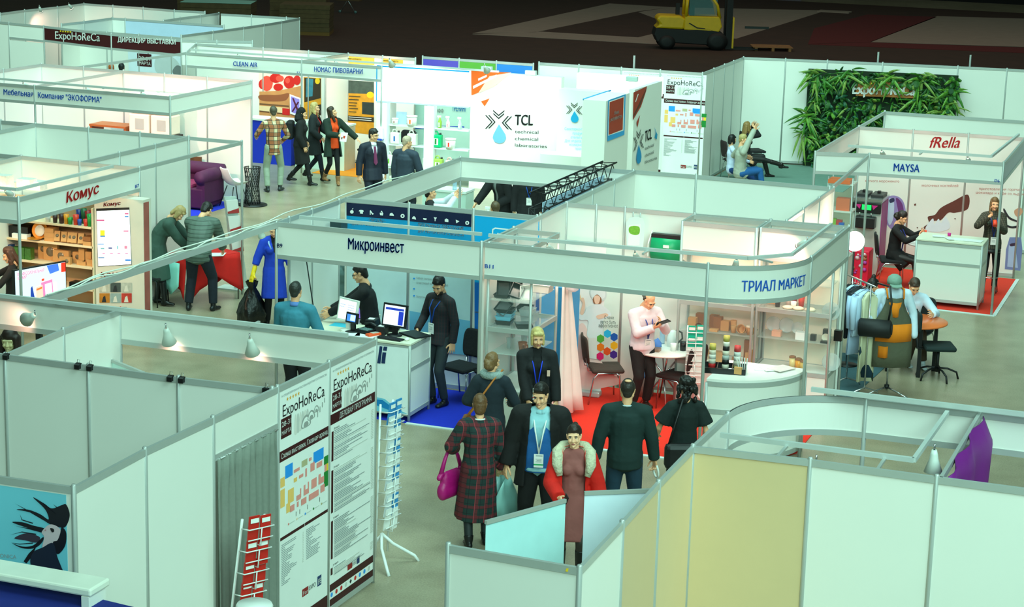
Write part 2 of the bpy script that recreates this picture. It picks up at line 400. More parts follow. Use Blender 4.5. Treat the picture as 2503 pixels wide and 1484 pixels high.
# ---- long outer wall at the far edge
fw=Booth('long white outer wall with exhibition map posters and the seating corner',(-11.4,44))
far=[T(1311,154),T(1410,160),T(1513,167),T(1615,171),T(1720,177)]
far=[(p[0],42.1+.02*i)for i,p in enumerate(far)]
fw.wall(far)
F5=(-11.46,46.1)
fw.wall([far[4],(-11.4,43.2),(-11.42,44.2),(-11.44,45.1),F5])
fw.wall([F5,(-10.5,46.33),(-9.55,46.55),(-8.3,46.82),(-6.6,47.1),(-5.5,47.25),(-4.4,47.3),(-3,47.5)])
for i,(x,y)in enumerate(((1550,160),(2146,150),(2371,157))):
 p=at(x,y,2.5);MB().bar((p.x,p.y,2.4),(p.x,p.y,2.72),.04,.04).obj('pole_stub',ALU,fw.r,True)
 # ---- organiser's booth, far corner
ex=Booth('organisers booth with dark maroon fascia signs at the far corner',(-26,43))
E=[T(22,55),T(107,63),T(272,82),T(443,97),T(617,100)]
MAR=mat((66,14,18),.5,vary=.03)
ex.wall([(-31.5,43.5),E[0]]);ex.panel(E[0],E[1],.03,2.06);ex.panel(E[0],E[1],2.14,2.45);ex.rail(E[0],E[1],2.5);ex.rail(E[0],E[1],2.14)
ex.fascia([E[1],E[2],E[3]],h=.4,m=MAR)
ex.wall([E[3],T(530,99),E[4]],z0=1.9,bottom=False)
Eb=[T(40,20),T(140,27),T(274,43)]
ex.wall([T(150,58),T(205,52),T(274,43)]);ex.wall([T(274,43),T(306,45),T(547,62)],mats=[None,mat((196,214,236),.5)])
ex.wall([T(0,32),T(60,24),T(140,16),T(205,8)]);ex.wall([T(205,8),T(276,13),T(350,18),T(426,24),T(501,28)])
ex.wall([T(400,49),T(440,43),T(490,37),T(535,31)]);ex.wall([T(540,33),T(615,37),T(700,42),T(732,44)])
ex.wall([T(443,86),T(520,76),T(595,66),T(645,59),T(688,52),T(732,44)])
# inner back wall of the organisers' room
exb=[(-28.7,44.4),(-27.7,44.3),(-26.7,44.2),(-25.7,44.1),(-24.7,44.0),(-23.7,43.9)]
ex.wall(exb,z1=2.3,post=True)
# ---- people
JOBS=[]
def cap_mesh(mb,p0,p1,r0,r1,side,c0=1,c1=1,n=14):
 p0,p1=V(p0),V(p1);ax=p1-p0
 if ax.length<1e-5:ax=V((0,0,1e-4));p1=p0+ax
 d=ax.normalized();s=V(side)-d*V(side).dot(d)
 s=s.normalized()if s.length>1e-4 else d.orthogonal().normalized()
 t=d.cross(s);rings=[]
 r0=r0 if isinstance(r0,tuple)else(r0,r0);r1=r1 if isinstance(r1,tuple)else(r1,r1)
 K=[(-math.cos(a),math.sin(a))for a in(.12,.55,1.05,math.pi/2)]
 if c0:rings+=[(p0+d*(min(r0)*z),r0[0]*k,r0[1]*k)for z,k in K]
 else:rings+=[(p0,r0[0],r0[1])]
 if c1:rings+=[(p1+d*(min(r1)*-z),r1[0]*k,r1[1]*k)for z,k in reversed(K)]
 else:rings+=[(p1,r1[0],r1[1])]
 vs=[c+s*(a*math.cos(2*math.pi*k/n))+t*(b*math.sin(2*math.pi*k/n))for c,a,b in rings for k in range(n)]
 fs=[(i*n+k,i*n+(k+1)%n,(i+1)*n+(k+1)%n,(i+1)*n+k)for i in range(len(rings)-1)for k in range(n)]
 fs+=[tuple(range(n-1,-1,-1)),tuple((len(rings)-1)*n+k for k in range(n))]
 mb.add(vs,fs)
def blob(prims,vox,cb,it=3):
 JOBS.append((prims,vox,it,cb))
def flush():
 tmp=[]
 for prims,vox,it,cb in JOBS:
  mb=MB()
  for p in prims:cap_mesh(mb,*p)
  o=mb.obj('growth',[])
  md=o.modifiers.new('r','REMESH');md.mode='VOXEL';md.voxel_size=vox;md.use_smooth_shade=True
  if it:sm=o.modifiers.new('s','SMOOTH');sm.iterations=it;sm.factor=.5
  tmp.append(o)
 dg=bpy.context.evaluated_depsgraph_get();out=[]
 for o in tmp:
  me=o.evaluated_get(dg).to_mesh();n=len(me.vertices)
  co=np.empty(n*3,np.float32);me.vertices.foreach_get('co',co)
  lp=np.empty(len(me.loops),np.int32);me.loops.foreach_get('vertex_index',lp)
  ls=np.empty(len(me.polygons),np.int32);me.polygons.foreach_get('loop_total',ls)
  out.append((co.reshape(-1,3).copy(),lp.copy(),ls.copy()));o.evaluated_get(dg).to_mesh_clear()
 for o in tmp:m=o.data;bpy.data.objects.remove(o);bpy.data.meshes.remove(m)
 jobs=list(JOBS);JOBS.clear()
 for j,r in zip(jobs,out):j[3](*r)
def mesh_np(name,parts,mats,parent=None,keep=None):
 """parts: [(co, loops, totals, material slots per face or int)] joined into one mesh"""
 cs,lps,tts,ms,b=[],[],[],[],0
 for co,lp,tt,mi in parts:
  cs.append(co);lps.append(lp+b);tts.append(tt);b+=len(co)
  ms.append(mi if isinstance(mi,np.ndarray)else np.full(len(tt),mi,np.int32))
 co,lp,tt,mi=np.concatenate(cs),np.concatenate(lps),np.concatenate(tts),np.concatenate(ms)
 st=np.concatenate([[0],np.cumsum(tt)[:-1]]).astype(np.int32)
 if keep is not None:
  cen=np.add.reduceat(co[lp],st,axis=0)/tt[:,None];k=keep(cen)
  lp=lp[np.repeat(k,tt)];tt=tt[k];mi=mi[k];st=np.concatenate([[0],np.cumsum(tt)[:-1]]).astype(np.int32)
  used=np.unique(lp);mp=np.zeros(len(co),np.int32);mp[used]=np.arange(len(used));lp=mp[lp];co=co[used]
  nx=np.arange(len(lp))+1;ends=np.cumsum(tt)-1;nx[ends]=st;a,b=lp,lp[nx]
  lo,hi=np.minimum(a,b).astype(np.int64),np.maximum(a,b);u,ct=np.unique(lo*len(co)+hi,return_counts=True)
  e=u[ct==1];ea,eb=e//len(co),e%len(co)
  for _ in range(4):
   sm=np.zeros_like(co);c_=np.zeros(len(co));np.add.at(sm,ea,co[eb]);np.add.at(sm,eb,co[ea]);np.add.at(c_,ea,1);np.add.at(c_,eb,1)
   q=c_>1;co[q]=co[q]*.4+sm[q]/c_[q][:,None]*.6
 me=bpy.data.meshes.new(name);me.vertices.add(len(co));me.vertices.foreach_set('co',co.astype(np.float32).ravel())
 me.loops.add(len(lp));me.loops.foreach_set('vertex_index',lp.astype(np.int32))
 me.polygons.add(len(tt));me.polygons.foreach_set('loop_start',st)
 me.polygons.foreach_set('material_index',mi.astype(np.int32));me.polygons.foreach_set('use_smooth',np.ones(len(tt),bool))
 for m in mats:me.materials.append(m)
 me.update();me.validate()
 o=bpy.data.objects.new(name,me);COL.objects.link(o)
 if parent is not None:o.parent=parent
 return o
def mb_np(mb,mi=0):
 return(np.array([tuple(v)for v in mb.v],np.float32),np.array([i for f in mb.f for i in f],np.int32),np.array([len(f)for f in mb.f],np.int32),mi)
def cloth(c,rough=.85):return mat(c,rough,vary=.14,scale=9,bump=.55)
X3,Y3,Z3=V((1,0,0)),V((0,1,0)),V((0,0,1))
# heads (origin: skull centre at eye height; face towards +Y; chin at -.115, crown at +.12)
HEAD={}
def head_prims(f):
 j=.9 if f else 1.
 return[((0,-.018,.035),(0,-.012,.036),(.073,.09),(.073,.09),X3),((0,.012,.02),(0,.03,.0),(.064,.062),(.06,.05),X3),((0,.03,-.02),(0,.05,-.088),(.056*j,.05),(.03*j,.028),X3),((-.04*j,.005,-.05),(0,.045,-.088),.034*j,.024*j,X3),((.04*j,.005,-.05),(0,.045,-.088),.034*j,.024*j,X3),((0,.082,.004),(0,.101,-.034),.007,.0125,X3),((-.011,.088,-.037),(.011,.088,-.037),.009,.009,Y3),((-.045,.068,.022),(.045,.068,.022),.013,.013,Z3),((-.036,.066,-.03),(-.03,.06,-.02),.022,.022,X3),((.036,.066,-.03),(.03,.06,-.02),.022,.022,X3),((-.014,.081,-.062),(.014,.081,-.062),.0085,.0085,Z3),((0,.07,-.095),(0,.072,-.094),.017,.017,X3),((-.076,-.012,.018),(-.071,-.002,-.025),(.009,.02),(.007,.013),X3),((.076,-.012,.018),(.071,-.002,-.025),(.009,.02),(.007,.013),X3),((0,-.01,-.05),(0,-.03,-.16),.055*j,.055*j,X3)]
HAND={}
def hand_prims(pose):
 """right hand, wrist at origin, fingers along +Y, palm towards -Z, thumb on -X side"""
 P=[((0,-.01,0),(0,.02,0),(.026,.018),(.032,.016),X3),((-.012,.02,0),(-.016,.085,0),(.026,.014),(.026,.012),X3),((.014,.02,0),(.02,.08,0),(.024,.014),(.022,.011),X3)]
 b={'relax':(.25,.35,.3),'grip':(1.0,1.25,.8),'hold':(.6,.7,.45),'flat':(.05,.08,.05)}[pose]
 for i,(x,ln,sp)in enumerate(((-.033,.075,-.10),(-.011,.084,-.02),(.011,.078,.06),(.032,.06,.15))):
  p=V((x,.085-.004*abs(i-1),0));a=0
  for k,fr in enumerate((.45,.31,.24)):
   a+=b[k]*(1+.12*i);d=V((math.sin(sp)*math.cos(a),math.cos(sp)*math.cos(a),-math.sin(a)))
   q=p+d*ln*fr;P.append((p,q,.0088-.0011*k,.0082-.0012*k,X3));p=q
 t={'relax':.5,'grip':1.1,'hold':.9,'flat':.6}[pose]
 p=V((-.024,.018,-.004))
 for k,(ln,ax,az)in enumerate(((.042,-.95,-.35*t),(.033,-.55+.3*t,-.6*t),(.026,-.2+.35*t,-.8*t))):
  d=V((ax,.75,az)).normalized();q=p+d*ln;P.append((p,q,(.014,.0105,.0095)[k],(.0105,.0095,.0075)[k],X3));p=q
 return P
for f in(0,1):blob(head_prims(f),.0062,(lambda f:lambda co,lp,tt:HEAD.__setitem__(f,(co,lp,tt)))(f),2)
for ps in('relax','grip','hold','flat'):blob(hand_prims(ps),.0042,(lambda k:lambda co,lp,tt:HAND.__setitem__(k,(co,lp,tt)))(ps),2)
flush()
def face_bits(f):
 mb=MB();mi=[]
 def add(fn,k):
  n0=len(mb.f);fn();mi.extend([k]*(len(mb.f)-n0))
 for s in(-1,1):
  add(lambda:mb.ball((s*.0305,.0755,.004),(.0125,.008,.0062),10),1)
  add(lambda:mb.ball((s*.0305,.0815,.004),(.0052,.0035,.0055),8),2)
  add(lambda:mb.tube([(s*.016,.0865,.02),(s*.032,.086,.025),(s*.05,.073,.019)],.0033 if f else .0046,6),2)
  add(lambda:mb.tube([(s*.019,.082,.0085),(s*.031,.0835,.0115),(s*.044,.075,.0085)],.002,5),2)
 add(lambda:mb.ball((0,.0885,-.0595),(.02,.006,.0042),10),3)
 add(lambda:mb.ball((0,.0875,-.0665),(.017,.006,.0045),10),3)
 return mb_np(mb,np.array(mi,np.int32))
FACE={0:face_bits(0),1:face_bits(1)}
SKINS=[mat((244,182,138),.5,vary=.04),mat((250,192,152),.5,vary=.04),mat((232,166,124),.5,vary=.04)]
EYEW=mat((225,222,214),.3);LIPS=mat((176,96,88),.45);LIPM=mat((196,128,108),.5)
def xf(part,Mx):
 co,lp,tt=part[:3];R=np.array(Mx.to_3x3());t=np.array(Mx.translation);r=co@R.T+t
 if np.linalg.det(R)<0:
  st=np.concatenate([[0],np.cumsum(tt)[:-1]]);lp=np.concatenate([lp[a:a+n][::-1]for a,n in zip(st,tt)])
 return(r.astype(np.float32),lp,tt)
def ik(a,b,l1,l2,pole):
 d=b-a;L=d.length
 if L>(l1+l2)*.995:b=a+d*((l1+l2)*.995/L);d=b-a;L=d.length
 if L<abs(l1-l2)+.02:L=abs(l1-l2)+.02
 x=(l1*l1-l2*l2+L*L)/(2*L);h=math.sqrt(max(0,l1*l1-x*x));dn=d.normalized()
 p=pole-dn*pole.dot(dn);p=p.normalized()if p.length>1e-4 else dn.orthogonal().normalized()
 return a+dn*x+p*h,b
def rot(v,axis,ang):return Matrix.Rotation(ang,3,axis)@v
def hairstyle(kind,f):
 """list of primitives in head space (scale 1) + voxel"""
 cap=[((0,-.03,.045),(0,-.028,.046),(.083,.092),(.083,.092),X3),((0,-.005,.072),(0,-.004,.074),(.07,.078),(.066,.07),X3)]
 nape=[((0,-.055,.01),(0,-.06,-.045),(.07,.055),(.056,.045),X3)]
 side=[((s*.066,-.02,.03),(s*.068,-.022,-.012),(.012,.03),(.01,.022),X3)for s in(-1,1)]
 fringe=[((-.04,.06,.075),(.045,.055,.07),.026,.022,Z3)]
 if kind=='short':return cap+nape[:1]+side+[((-.03,.052,.085),(.035,.05,.082),.02,.02,Z3)]
 if kind=='crop':return[((0,-.026,.044),(0,-.022,.046),(.081,.09),(.081,.09),X3),((0,0,.07),(0,.002,.072),(.066,.07),(.064,.066),X3),((0,-.06,0),(0,-.062,-.03),(.06,.04),(.05,.036),X3)]
 if kind=='ring':return[((s*.07,-.03,.035),(s*.05,-.09,.02),(.014,.035),(.02,.035),Z3)for s in(-1,1)]+[((-.05,-.09,.02),(.05,-.09,.02),(.03,.034),(.03,.034),Z3),((0,-.075,-.01),(0,-.07,-.04),(.055,.03),(.05,.028),X3)]
 if kind=='bob':return cap+fringe+[((s*.07,-.01,.03),(s*.068,.012,-.075),(.018,.045),(.016,.035),X3)for s in(-1,1)]+[((0,-.07,.02),(0,-.072,-.08),(.076,.04),(.07,.035),X3)]
 if kind=='bowl':return cap+fringe+side+[((0,-.062,.02),(0,-.066,-.05),(.078,.055),(.064,.05),X3)]
 if kind=='long':return cap+[((s*.064,-.012,.05),(s*.078,-.008,-.09),(.022,.042),(.02,.036),X3)for s in(-1,1)]+[((0,-.065,.02),(0,-.085,-.12),(.082,.045),(.085,.04),X3),((0,-.085,-.12),(0,-.1,-.26),(.085,.04),(.06,.024),X3)]+[((s*.072,.01,-.08),(s*.082,.03,-.21),(.026,.04),(.02,.03),X3)for s in(-1,1)]
 if kind=='bun':return cap+nape+side+[((0,-.1,.1),(0,-.105,.11),.042,.04,X3)]
 if kind=='topbun':return cap+nape+side+[((0,-.07,.13),(0,-.075,.15),.036,.034,X3)]
 if kind=='lowbun':return cap+nape+side+[((0,-.11,.0),(0,-.115,-.02),.052,.05,X3),((-.03,-.1,.03),(.03,-.11,-.03),.035,.035,X3)]
 if kind=='tail':return cap+nape+side+[((0,-.09,.1),(0,-.12,.1),.03,.034,X3),((0,-.12,.09),(0,-.13,-.08),(.03,.03),(.018,.02),X3)]
 if kind=='curly':
  r=random.Random(3);P=cap+nape
  for i in range(60):
   a=r.uniform(0,2*math.pi);z=r.uniform(-.14,.11);w=.1 if z<.03 else .075
   y=-.035+w*math.sin(a);x=w*1.0*math.cos(a)
   if y>.035 and z<.07:continue
   P.append(((x,y,z),(x*1.08,y,z-.015),.026,.02,X3))
  return P
 if kind=='hood':return[((0,-.06,.01),(0,-.05,-.06),(.1,.095),(.12,.1),X3),((0,-.035,.05),(0,-.03,.05),(.092,.1),(.092,.1),X3),((0,-.07,-.09),(0,-.06,-.12),(.15,.1),(.16,.11),X3)]
 return[]
def person(label,pos,face,h=1.74,f=0,skin=0,z0=0.,hip=None,lean=0,side=0,twist=0,head=(0,0,0),Lh=None,Rh=None,hands=('relax','relax'),thumbs=(None,None),poles=(None,None),feet=((-.1,0,0),(.1,0,0)),knees=None,hair=('short',(30,22,18)),top=None,over=None,legs=None,skirt=None,shoes=(20,20,22),boots=0.,bw=1.,lips=None,tights=None,fx=None,group=None,bare=False):
 s=h/1.75;root=thing('person',label,'person',(pos[0],pos[1],z0),math.radians(face),group)
 J={}
 hz=.93*s if hip is None else hip[2];pc=V((hip[0],hip[1],hz))if hip else V((0,0,hz))
 ln,sd,tw=math.radians(lean),math.radians(side),math.radians(twist)
 dv=lambda k:V((math.sin(sd*k),math.sin(ln*k)*math.cos(sd*k),math.cos(ln*k)*math.cos(sd*k)))
 mid=pc+dv(.5)*.25*s;nb=mid+dv(1)*.27*s;up=dv(1)
 sh=V((math.cos(tw),math.sin(tw),0));sh=(sh-up*sh.dot(up)).normalized();fw=up.cross(sh)
 wsh=(.158 if f else .182)*s*(.5+.5*bw);SL,SR=nb-up*.05*s-sh*wsh,nb-up*.05*s+sh*wsh
 hy,hp,hr=[math.radians(a)for a in head]
 hu=(up*.5+Z3*.5).normalized()
 Rm=Matrix.Rotation(math.atan2(-fw.x,fw.y)+hy,3,'Z')@Matrix.Rotation(-hp-ln*.45,3,'X')@Matrix.Rotation(hr,3,'Y')
 hc=nb+hu*.078*s+Rm@V((0,.012*s,.095*s))
 HM=Matrix.Translation(hc)@Rm.to_4x4()@Matrix.Scale(s*.98,4)
 J.update(pc=pc,mid=mid,nb=nb,up=up,sh=sh,fw=fw,SL=SL,SR=SR,HM=HM,s=s,root=root)
 arms=[]
 for i,(S,T_,sg)in enumerate(((SL,Lh,-1),(SR,Rh,1))):
  t=V(T_)if T_ is not None else S+sh*(sg*.06*s)+V((0,.03,-.54*s))
  pole=V(poles[i])if poles[i]else sh*(sg*.6)-fw*.5-Z3*.6
  e,w=ik(S,t,.285*s,.255*s,pole);arms.append((S,e,w,sg))
 J['arms']=arms
 lg=[]
 for i,(ft,sg)in enumerate(zip(feet,(-1,1))):
  H=pc+V((sg*.085*s,0,-.02*s));a=V((ft[0],ft[1],.085*s+(ft[3]if len(ft)>3 else 0)))
  th=math.radians(ft[2]);fd=V((-math.sin(th),math.cos(th),0))
  k,a=ik(H,a,.43*s,.43*s,V(knees[i])if knees else fd+Z3*.1);lg.append((H,k,a,fd,ft[4]if len(ft)>4 else 0))
 J['legs']=lg
 skm=SKINS[skin];B=bw*s
 def torso(o,hem=0.,flare=0.,up_to=1.):
  P=[(mid-up*.02*s,nb-up*.14*s,((.125 if f else .138)*B+o,(.098)*B+o),((.135 if f else .155)*B+o,.105*B+o),sh),(nb-up*.14*s,nb-up*.06*s,((.135 if f else .155)*B+o,.1*B+o),((.09)*B+o,.07*B+o),sh),(SL+up*.0-sh*-.02,SR-sh*.02,.052*B+o,.052*B+o,up),(SL,nb-up*.0,.05*B+o,.056*s+o*.6,fw),(SR,nb-up*.0,.05*B+o,.056*s+o*.6,fw),(pc+up*.02,mid,((.142 if f else .138)*B+o,.105*B+o),((.118 if f else .138)*B+o,.095*B+o),sh),(pc-Z3*.03*s,pc+up*.04,((.158 if f else .148)*B+o,.118*B+o),((.148 if f else .142)*B+o,.108*B+o),sh)]
  if f:P+=[(nb-up*.165*s+fw*.075*B+sh*(.065*s*g),nb-up*.17*s+fw*.08*B+sh*(.065*s*g),.055*s+o*.7,.055*s+o*.7,sh)for g in(-1,1)]
  else:P+=[(nb-up*.12*s+fw*.03*B+sh*(.07*s*g),nb-up*.17*s+fw*.03*B+sh*(.075*s*g),.07*B+o*.8,.07*B+o*.8,sh)for g in(-1,1)]
  if hem:
   tdir=((lg[0][1]-lg[0][0])+(lg[1][1]-lg[1][0])).normalized();tdir=(tdir-Z3*.6).normalized()
   P.append((pc+up*.03,pc+tdir*hem,((.15 if f else .148)*B+o,.115*B+o),((.155 if f else .15)*B+o+flare,.125*B+o+flare*.8),sh,1,0))
  return P
 def sleeve(o,frac=1.,cuff=0.):
  P=[]
  for S,e,w,sg in arms:
   if frac>.52:
    q=e+(w-e)*((frac-.5)*2)
    P+=[(S,e,.05*B+o,.041*B+o,fw),(e,q,.041*B+o,.031*B+o+cuff,fw,1,0)]
   else:P.append((S,S+(e-S)*(frac*2),.052*B+o,.046*B+o+cuff,fw,1,0))
  return P
 def legp(o,z_end=.07,flare=0.):
  P=[]
  for H,k,a,fd,_ in lg:
   q=a+(k-a)*max(0,(z_end-.03)/.43)
   P+=[(H,k,(.084*B+o,.088*B+o),.056*B+o,X3),(k,q,.055*B+o,.042*B+o+flare,X3,1,0),(k+(a-k)*.15-fd*.012,k+(a-k)*.45-fd*.014,.046*B+o,.042*B+o,X3)]
  return P
  # ---- body: head, hands and trunk are one mesh
 hm=HEAD[f];parts=[];slots=[skm,EYEW,mat((24,18,16)if hair[1][0]<120 else(92,66,44),.5),lips or(LIPS if f else LIPM)]
 for i,(S,e,w,sg)in enumerate(arms):
  hd=(w-e).normalized()
  tb=V(thumbs[i])if thumbs[i]else(fw*.8-sh*sg*.5 if abs(hd.dot(fw))<.7 else Z3-sh*(sg*.4))
  tb=(tb-hd*tb.dot(hd)).normalized();xx=-tb if sg>0 else tb
  # right hand: thumb on -X, fingers +Y, back +Z ; left hand is the mirror image
  zz=(-tb).cross(hd)
  Rt=Matrix(((-tb.x,hd.x,zz.x,w.x),(-tb.y,hd.y,zz.y,w.y),(-tb.z,hd.z,zz.z,w.z),(0,0,0,1)))
  if sg<0:Rt=Rt@Matrix(((1,0,0,0),(0,1,0,0),(0,0,-1,0),(0,0,0,1)))
  parts.append((*xf(HAND[hands[i]],Rt@Matrix.Scale(s*(.92 if f else 1.02),4)),0))
  J['hand'+'LR'[i]]=(w+hd*.075*s,hd,tb,zz if sg>0 else-zz)
 parts.append((*xf(hm,HM),0));fb=FACE[f];parts.append((*xf(fb,HM),fb[3]))
 neck=[(nb-up*.04*s,hc-Rm@V((0,.02,.06))*s,.056*s*(.9 if f else 1.05),.05*s*(.9 if f else 1.05),sh)]
 bp=torso(-.012)+neck+sleeve(-.012)+[(H,k,.078*B-.006,.05*B-.006,X3)for H,k,a,fd,_ in lg]+[(k,a,.05*B-.008,.034*B-.004,X3)for H,k,a,fd,_ in lg]+[(e,w,.036*s,.025*s,X3)for S,e,w,sg in arms]
 blob(bp,.0135,lambda co,lp,tt:mesh_np('body',[(co,lp,tt,0)]+parts,slots,root),2)
 # ---- hair
 if hair[0]!='none':
  hp_=[(HM@V(p[0]),HM@V(p[1]),*[tuple(x*s for x in(r if isinstance(r,tuple)else(r,r)))for r in p[2:4]],Rm@V(p[4]),*p[5:])for p in hairstyle(hair[0],f)]
  hm_=hair[2]if len(hair)>2 else mat(hair[1],.5,vary=.35,scale=45,bump=.25)
  blob(hp_,.0085,lambda co,lp,tt:mesh_np('hood' if hair[0]=='hood' else 'hair',[(co,lp,tt,0)],[hm_],root),1)
  # ---- clothes
 def garment(d,base_off):
  o=d.get('off',base_off);P=torso(o,d.get('hem',.1),d.get('flare',0))
  if d.get('sleeve',1.):P+=sleeve(o,d.get('sleeve',1.),d.get('cuff',0))
  if d.get('neck'):P.append((nb-up*.03*s,nb+hu*d['neck']*s,.066*s+o*.5,.062*s+o*.4,sh,1,0))
  P+=d.get('more',lambda J:[])(J)
  keep=None
  if d.get('open')is not None:
   wt,wb,zv=d['open']
   nbv,upv,shv,fwv=[np.array(x)for x in(nb,up,sh,fw)];axis0=np.array(pc)
   def keep(c):
    t=(nbv-c)@upv;x=np.abs((c-nbv)@shv);y=(c-(axis0+np.outer((c-axis0)@upv,upv)))@fwv
    L=zv if zv else .75*s;w=wt+(wb-wt)*np.clip(t/L,0,1)
    cut=(y>.01)&(x<w)&((t<zv)if zv else np.ones(len(c),bool))&(t>-.09)
    if d.get('sleeve',1.):
     for S,e,ww,sg in arms:
      for a,b in((S,e),(e,ww)):
       a_,b_=np.array(a),np.array(b);ab=b_-a_;tt_=np.clip(((c-a_)@ab)/(ab@ab),.25 if a is S else 0,1)
       cut&=np.linalg.norm(c-(a_+tt_[:,None]*ab),axis=1)>.062*B+o
    return~cut
  blob(P,d.get('vox',.0125),lambda co,lp,tt:mesh_np(d['name'],[(co,lp,tt,0)],[d['m']],root,keep),d.get('it',3))
 if top:garment(top,.008)
 if over:garment(over,.024)
 if legs:blob(legp(legs.get('off',.008),legs.get('end',.06),legs.get('flare',0))+torso(-.004)[-4:-2],.013,lambda co,lp,tt:mesh_np(legs['name'],[(co,lp,tt,0)],[legs['m']],root),2)
 if tights:blob(legp(.001,.05),.012,lambda co,lp,tt:mesh_np('tights',[(co,lp,tt,0)],[tights],root),2)
 for H,k,a,fd,pt in lg:
  sdv=V((fd.y,-fd.x,0));dn=Z3*-1;toe=fd*math.cos(pt)-Z3*math.sin(pt)
  heel=a-toe*.035*s-Z3*.045*s;tip=a+toe*.15*s-Z3*.055*s
  P=[(heel,a+toe*.05*s-Z3*.04*s,(.036*s,.04*s),(.042*s,.036*s),sdv),(a+toe*.04*s-Z3*.045*s,tip,(.043*s,.032*s),(.036*s,.024*s),sdv),(a-Z3*.05*s,a+Z3*.02,.04*s,.042*s,sdv)]
  if boots:P+=[(a,a+(k-a).normalized()*boots,.046*s,.058*s,sdv,1,0)]
  if f and boots:P+=[(heel-Z3*.0,heel-Z3*.035*s,.026*s,.024*s,sdv,1,0)]
  blob(P,.0095,(lambda:lambda co,lp,tt:mesh_np('boot' if boots else 'shoe',[(co,lp,tt,0)],[mat(shoes,.4,vary=.1)],root))(),1)
 if fx:fx(J)
 return J
def lpart(J,mb,name,m,**k):return mb.obj(name,m,J['root'],**k)
def lanyard(J,strap,drop=.36,badge=True,off=.13,green=None):
 nb,up,sh,fw,s=(J[k]for k in('nb','up','sh','fw','s'));mb=MB()
 c=nb-up*drop*s+fw*(off+.012)*s
 for g in(-1,1):mb.tube([nb-fw*.05*s+sh*(g*.05*s)+up*.035*s,nb+sh*(g*.075*s)+up*.012*s,nb+sh*(g*.065*s)+fw*.085*s-up*.06*s,nb+sh*(g*.045*s)+fw*(off+.01)*s-up*.14*s,c],.0075,6)
 lpart(J,mb,'lanyard',strap)
 if badge:
  b=MB();dn=-up;w,hh=.048*s,.14*s;o=c+fw*.006
  b.prism([o-sh*w,o+sh*w,o+sh*w+dn*hh,o-sh*w+dn*hh],fw*.004);bo=lpart(J,b,'name_badge',PAPER)
  l=MB()
  for i,(y0,y1,x0,x1)in enumerate(((.012,.022,-.04,.03),(.05,.055,-.03,.03),(.065,.07,-.03,.02),(.08,.085,-.03,.03))):
   l.poly([o+sh*x0+dn*y0+fw*.0055,o+sh*x1+dn*y0+fw*.0055,o+sh*x1+dn*y1+fw*.0055,o+sh*x0+dn*y1+fw*.0055])
  l.obj('print',GREYINK,bo)
  if green:
   l=MB();l.poly([o-sh*w+dn*.105+fw*.0057,o+sh*w+dn*.105+fw*.0057,o+sh*w+dn*.12+fw*.0057,o-sh*w+dn*.12+fw*.0057]);l.obj('stripe',green,bo)
def collar(J,m,r=.064,w=.03):
 nb,up,sh,fw,s=(J[k]for k in('nb','up','sh','fw','s'));n=20
 rows=[[nb+sh*(math.cos(t)*(r+k*.012)*s)+fw*(math.sin(t)*(r+k*.012)*s)+up*((z+.012*-math.sin(t))*s)for t in[2*math.pi*i/n+1.75 for i in range(n+1)]]for k,z in((0,.03+w*.5),(1,.018),(1.6,-.005))]
 mb=MB();mb.grid(rows);lpart(J,mb,'collar',m,solid=.006)
 # ---- furniture
CHROME=mat((196,198,200),.2,.95)
def conf_chair(label,x,y,rz,fab=(22,22,24),leg=None,group=None):
 """stackable conference chair, faces +Y locally"""
 leg=leg or CHROME;t=thing('conference_chair',label,'chair',(x,y,0),math.radians(rz),group);fm=mat(fab,.85,vary=.12,scale=20,bump=.2)
 MB().box((0,.02,.45),(.47,.44,.06)).obj('seat',fm,t,bevel=.028)
 rows=[]
 for z,w,dy in((.0,.36,0),(.06,.44,-.012),(.2,.46,-.03),(.32,.44,-.045),(.38,.34,-.05)):
  rows.append([(x_*w/2,-.23+dy-.035*(1-x_*x_),.53+z)for x_ in(-1,-.6,-.2,.2,.6,1)])
 MB().grid(rows).obj('backrest',fm,t,solid=.035,sub=1)
 for sx in(-1,1):
  MB().tube([(sx*.245,.19,0),(sx*.23,.17,.40),(sx*.225,.13,.425)],.011).obj('leg',leg,t)
  MB().tube([(sx*.245,-.24,0),(sx*.235,-.18,.36),(sx*.23,-.12,.425),(sx*.225,.13,.425)],.011).obj('leg',leg,t)
  MB().tube([(sx*.13,-.12,.43),(sx*.14,-.24,.45),(sx*.15,-.27,.62)],.011).obj('back_support',leg,t)
 MB().tube([(-.225,.13,.42),(.225,.13,.42)],.01).obj('crossbar',leg,t)
 return t
def booth_counter(label,p,size,rz=0,mid=True,cat='counter',top=None):
 w,d,h=size;t=thing('reception_counter',label,cat,(p[0],p[1],0),math.radians(rz))
 for i,(a,b)in enumerate((((-1,-1),(1,-1)),((1,-1),(1,1)),((1,1),(-1,1)),((-1,1),(-1,-1)))):
  A=(a[0]*w/2,a[1]*d/2);B=(b[0]*w/2,b[1]*d/2)
  zs=[(.1,h-.08)]if(not mid or i==0 and mid=='side')else[(.1,h*.64),(h*.64+.05,h-.08)]
  for z0,z1 in zs:MB().bar((*A,(z0+z1)/2),(*B,(z0+z1)/2),.014,z1-z0).obj('side_panel',WHITE,t)
  for z in{.1,h-.06}|{z1+.025 for z0,z1 in zs[:-1]}:MB().bar((*A,z),(*B,z),.028,.05).obj('rail',ALU,t)
  MB().lathe([(.02,0),(.02,h-.03)],(*A,0),8).obj('post',ALU,t)
 MB().box((0,0,h-.015),(w+.03,d+.03,.03)).obj('counter_top',top or mat((232,228,206),.35,vary=.03),t,bevel=.005)
 return t
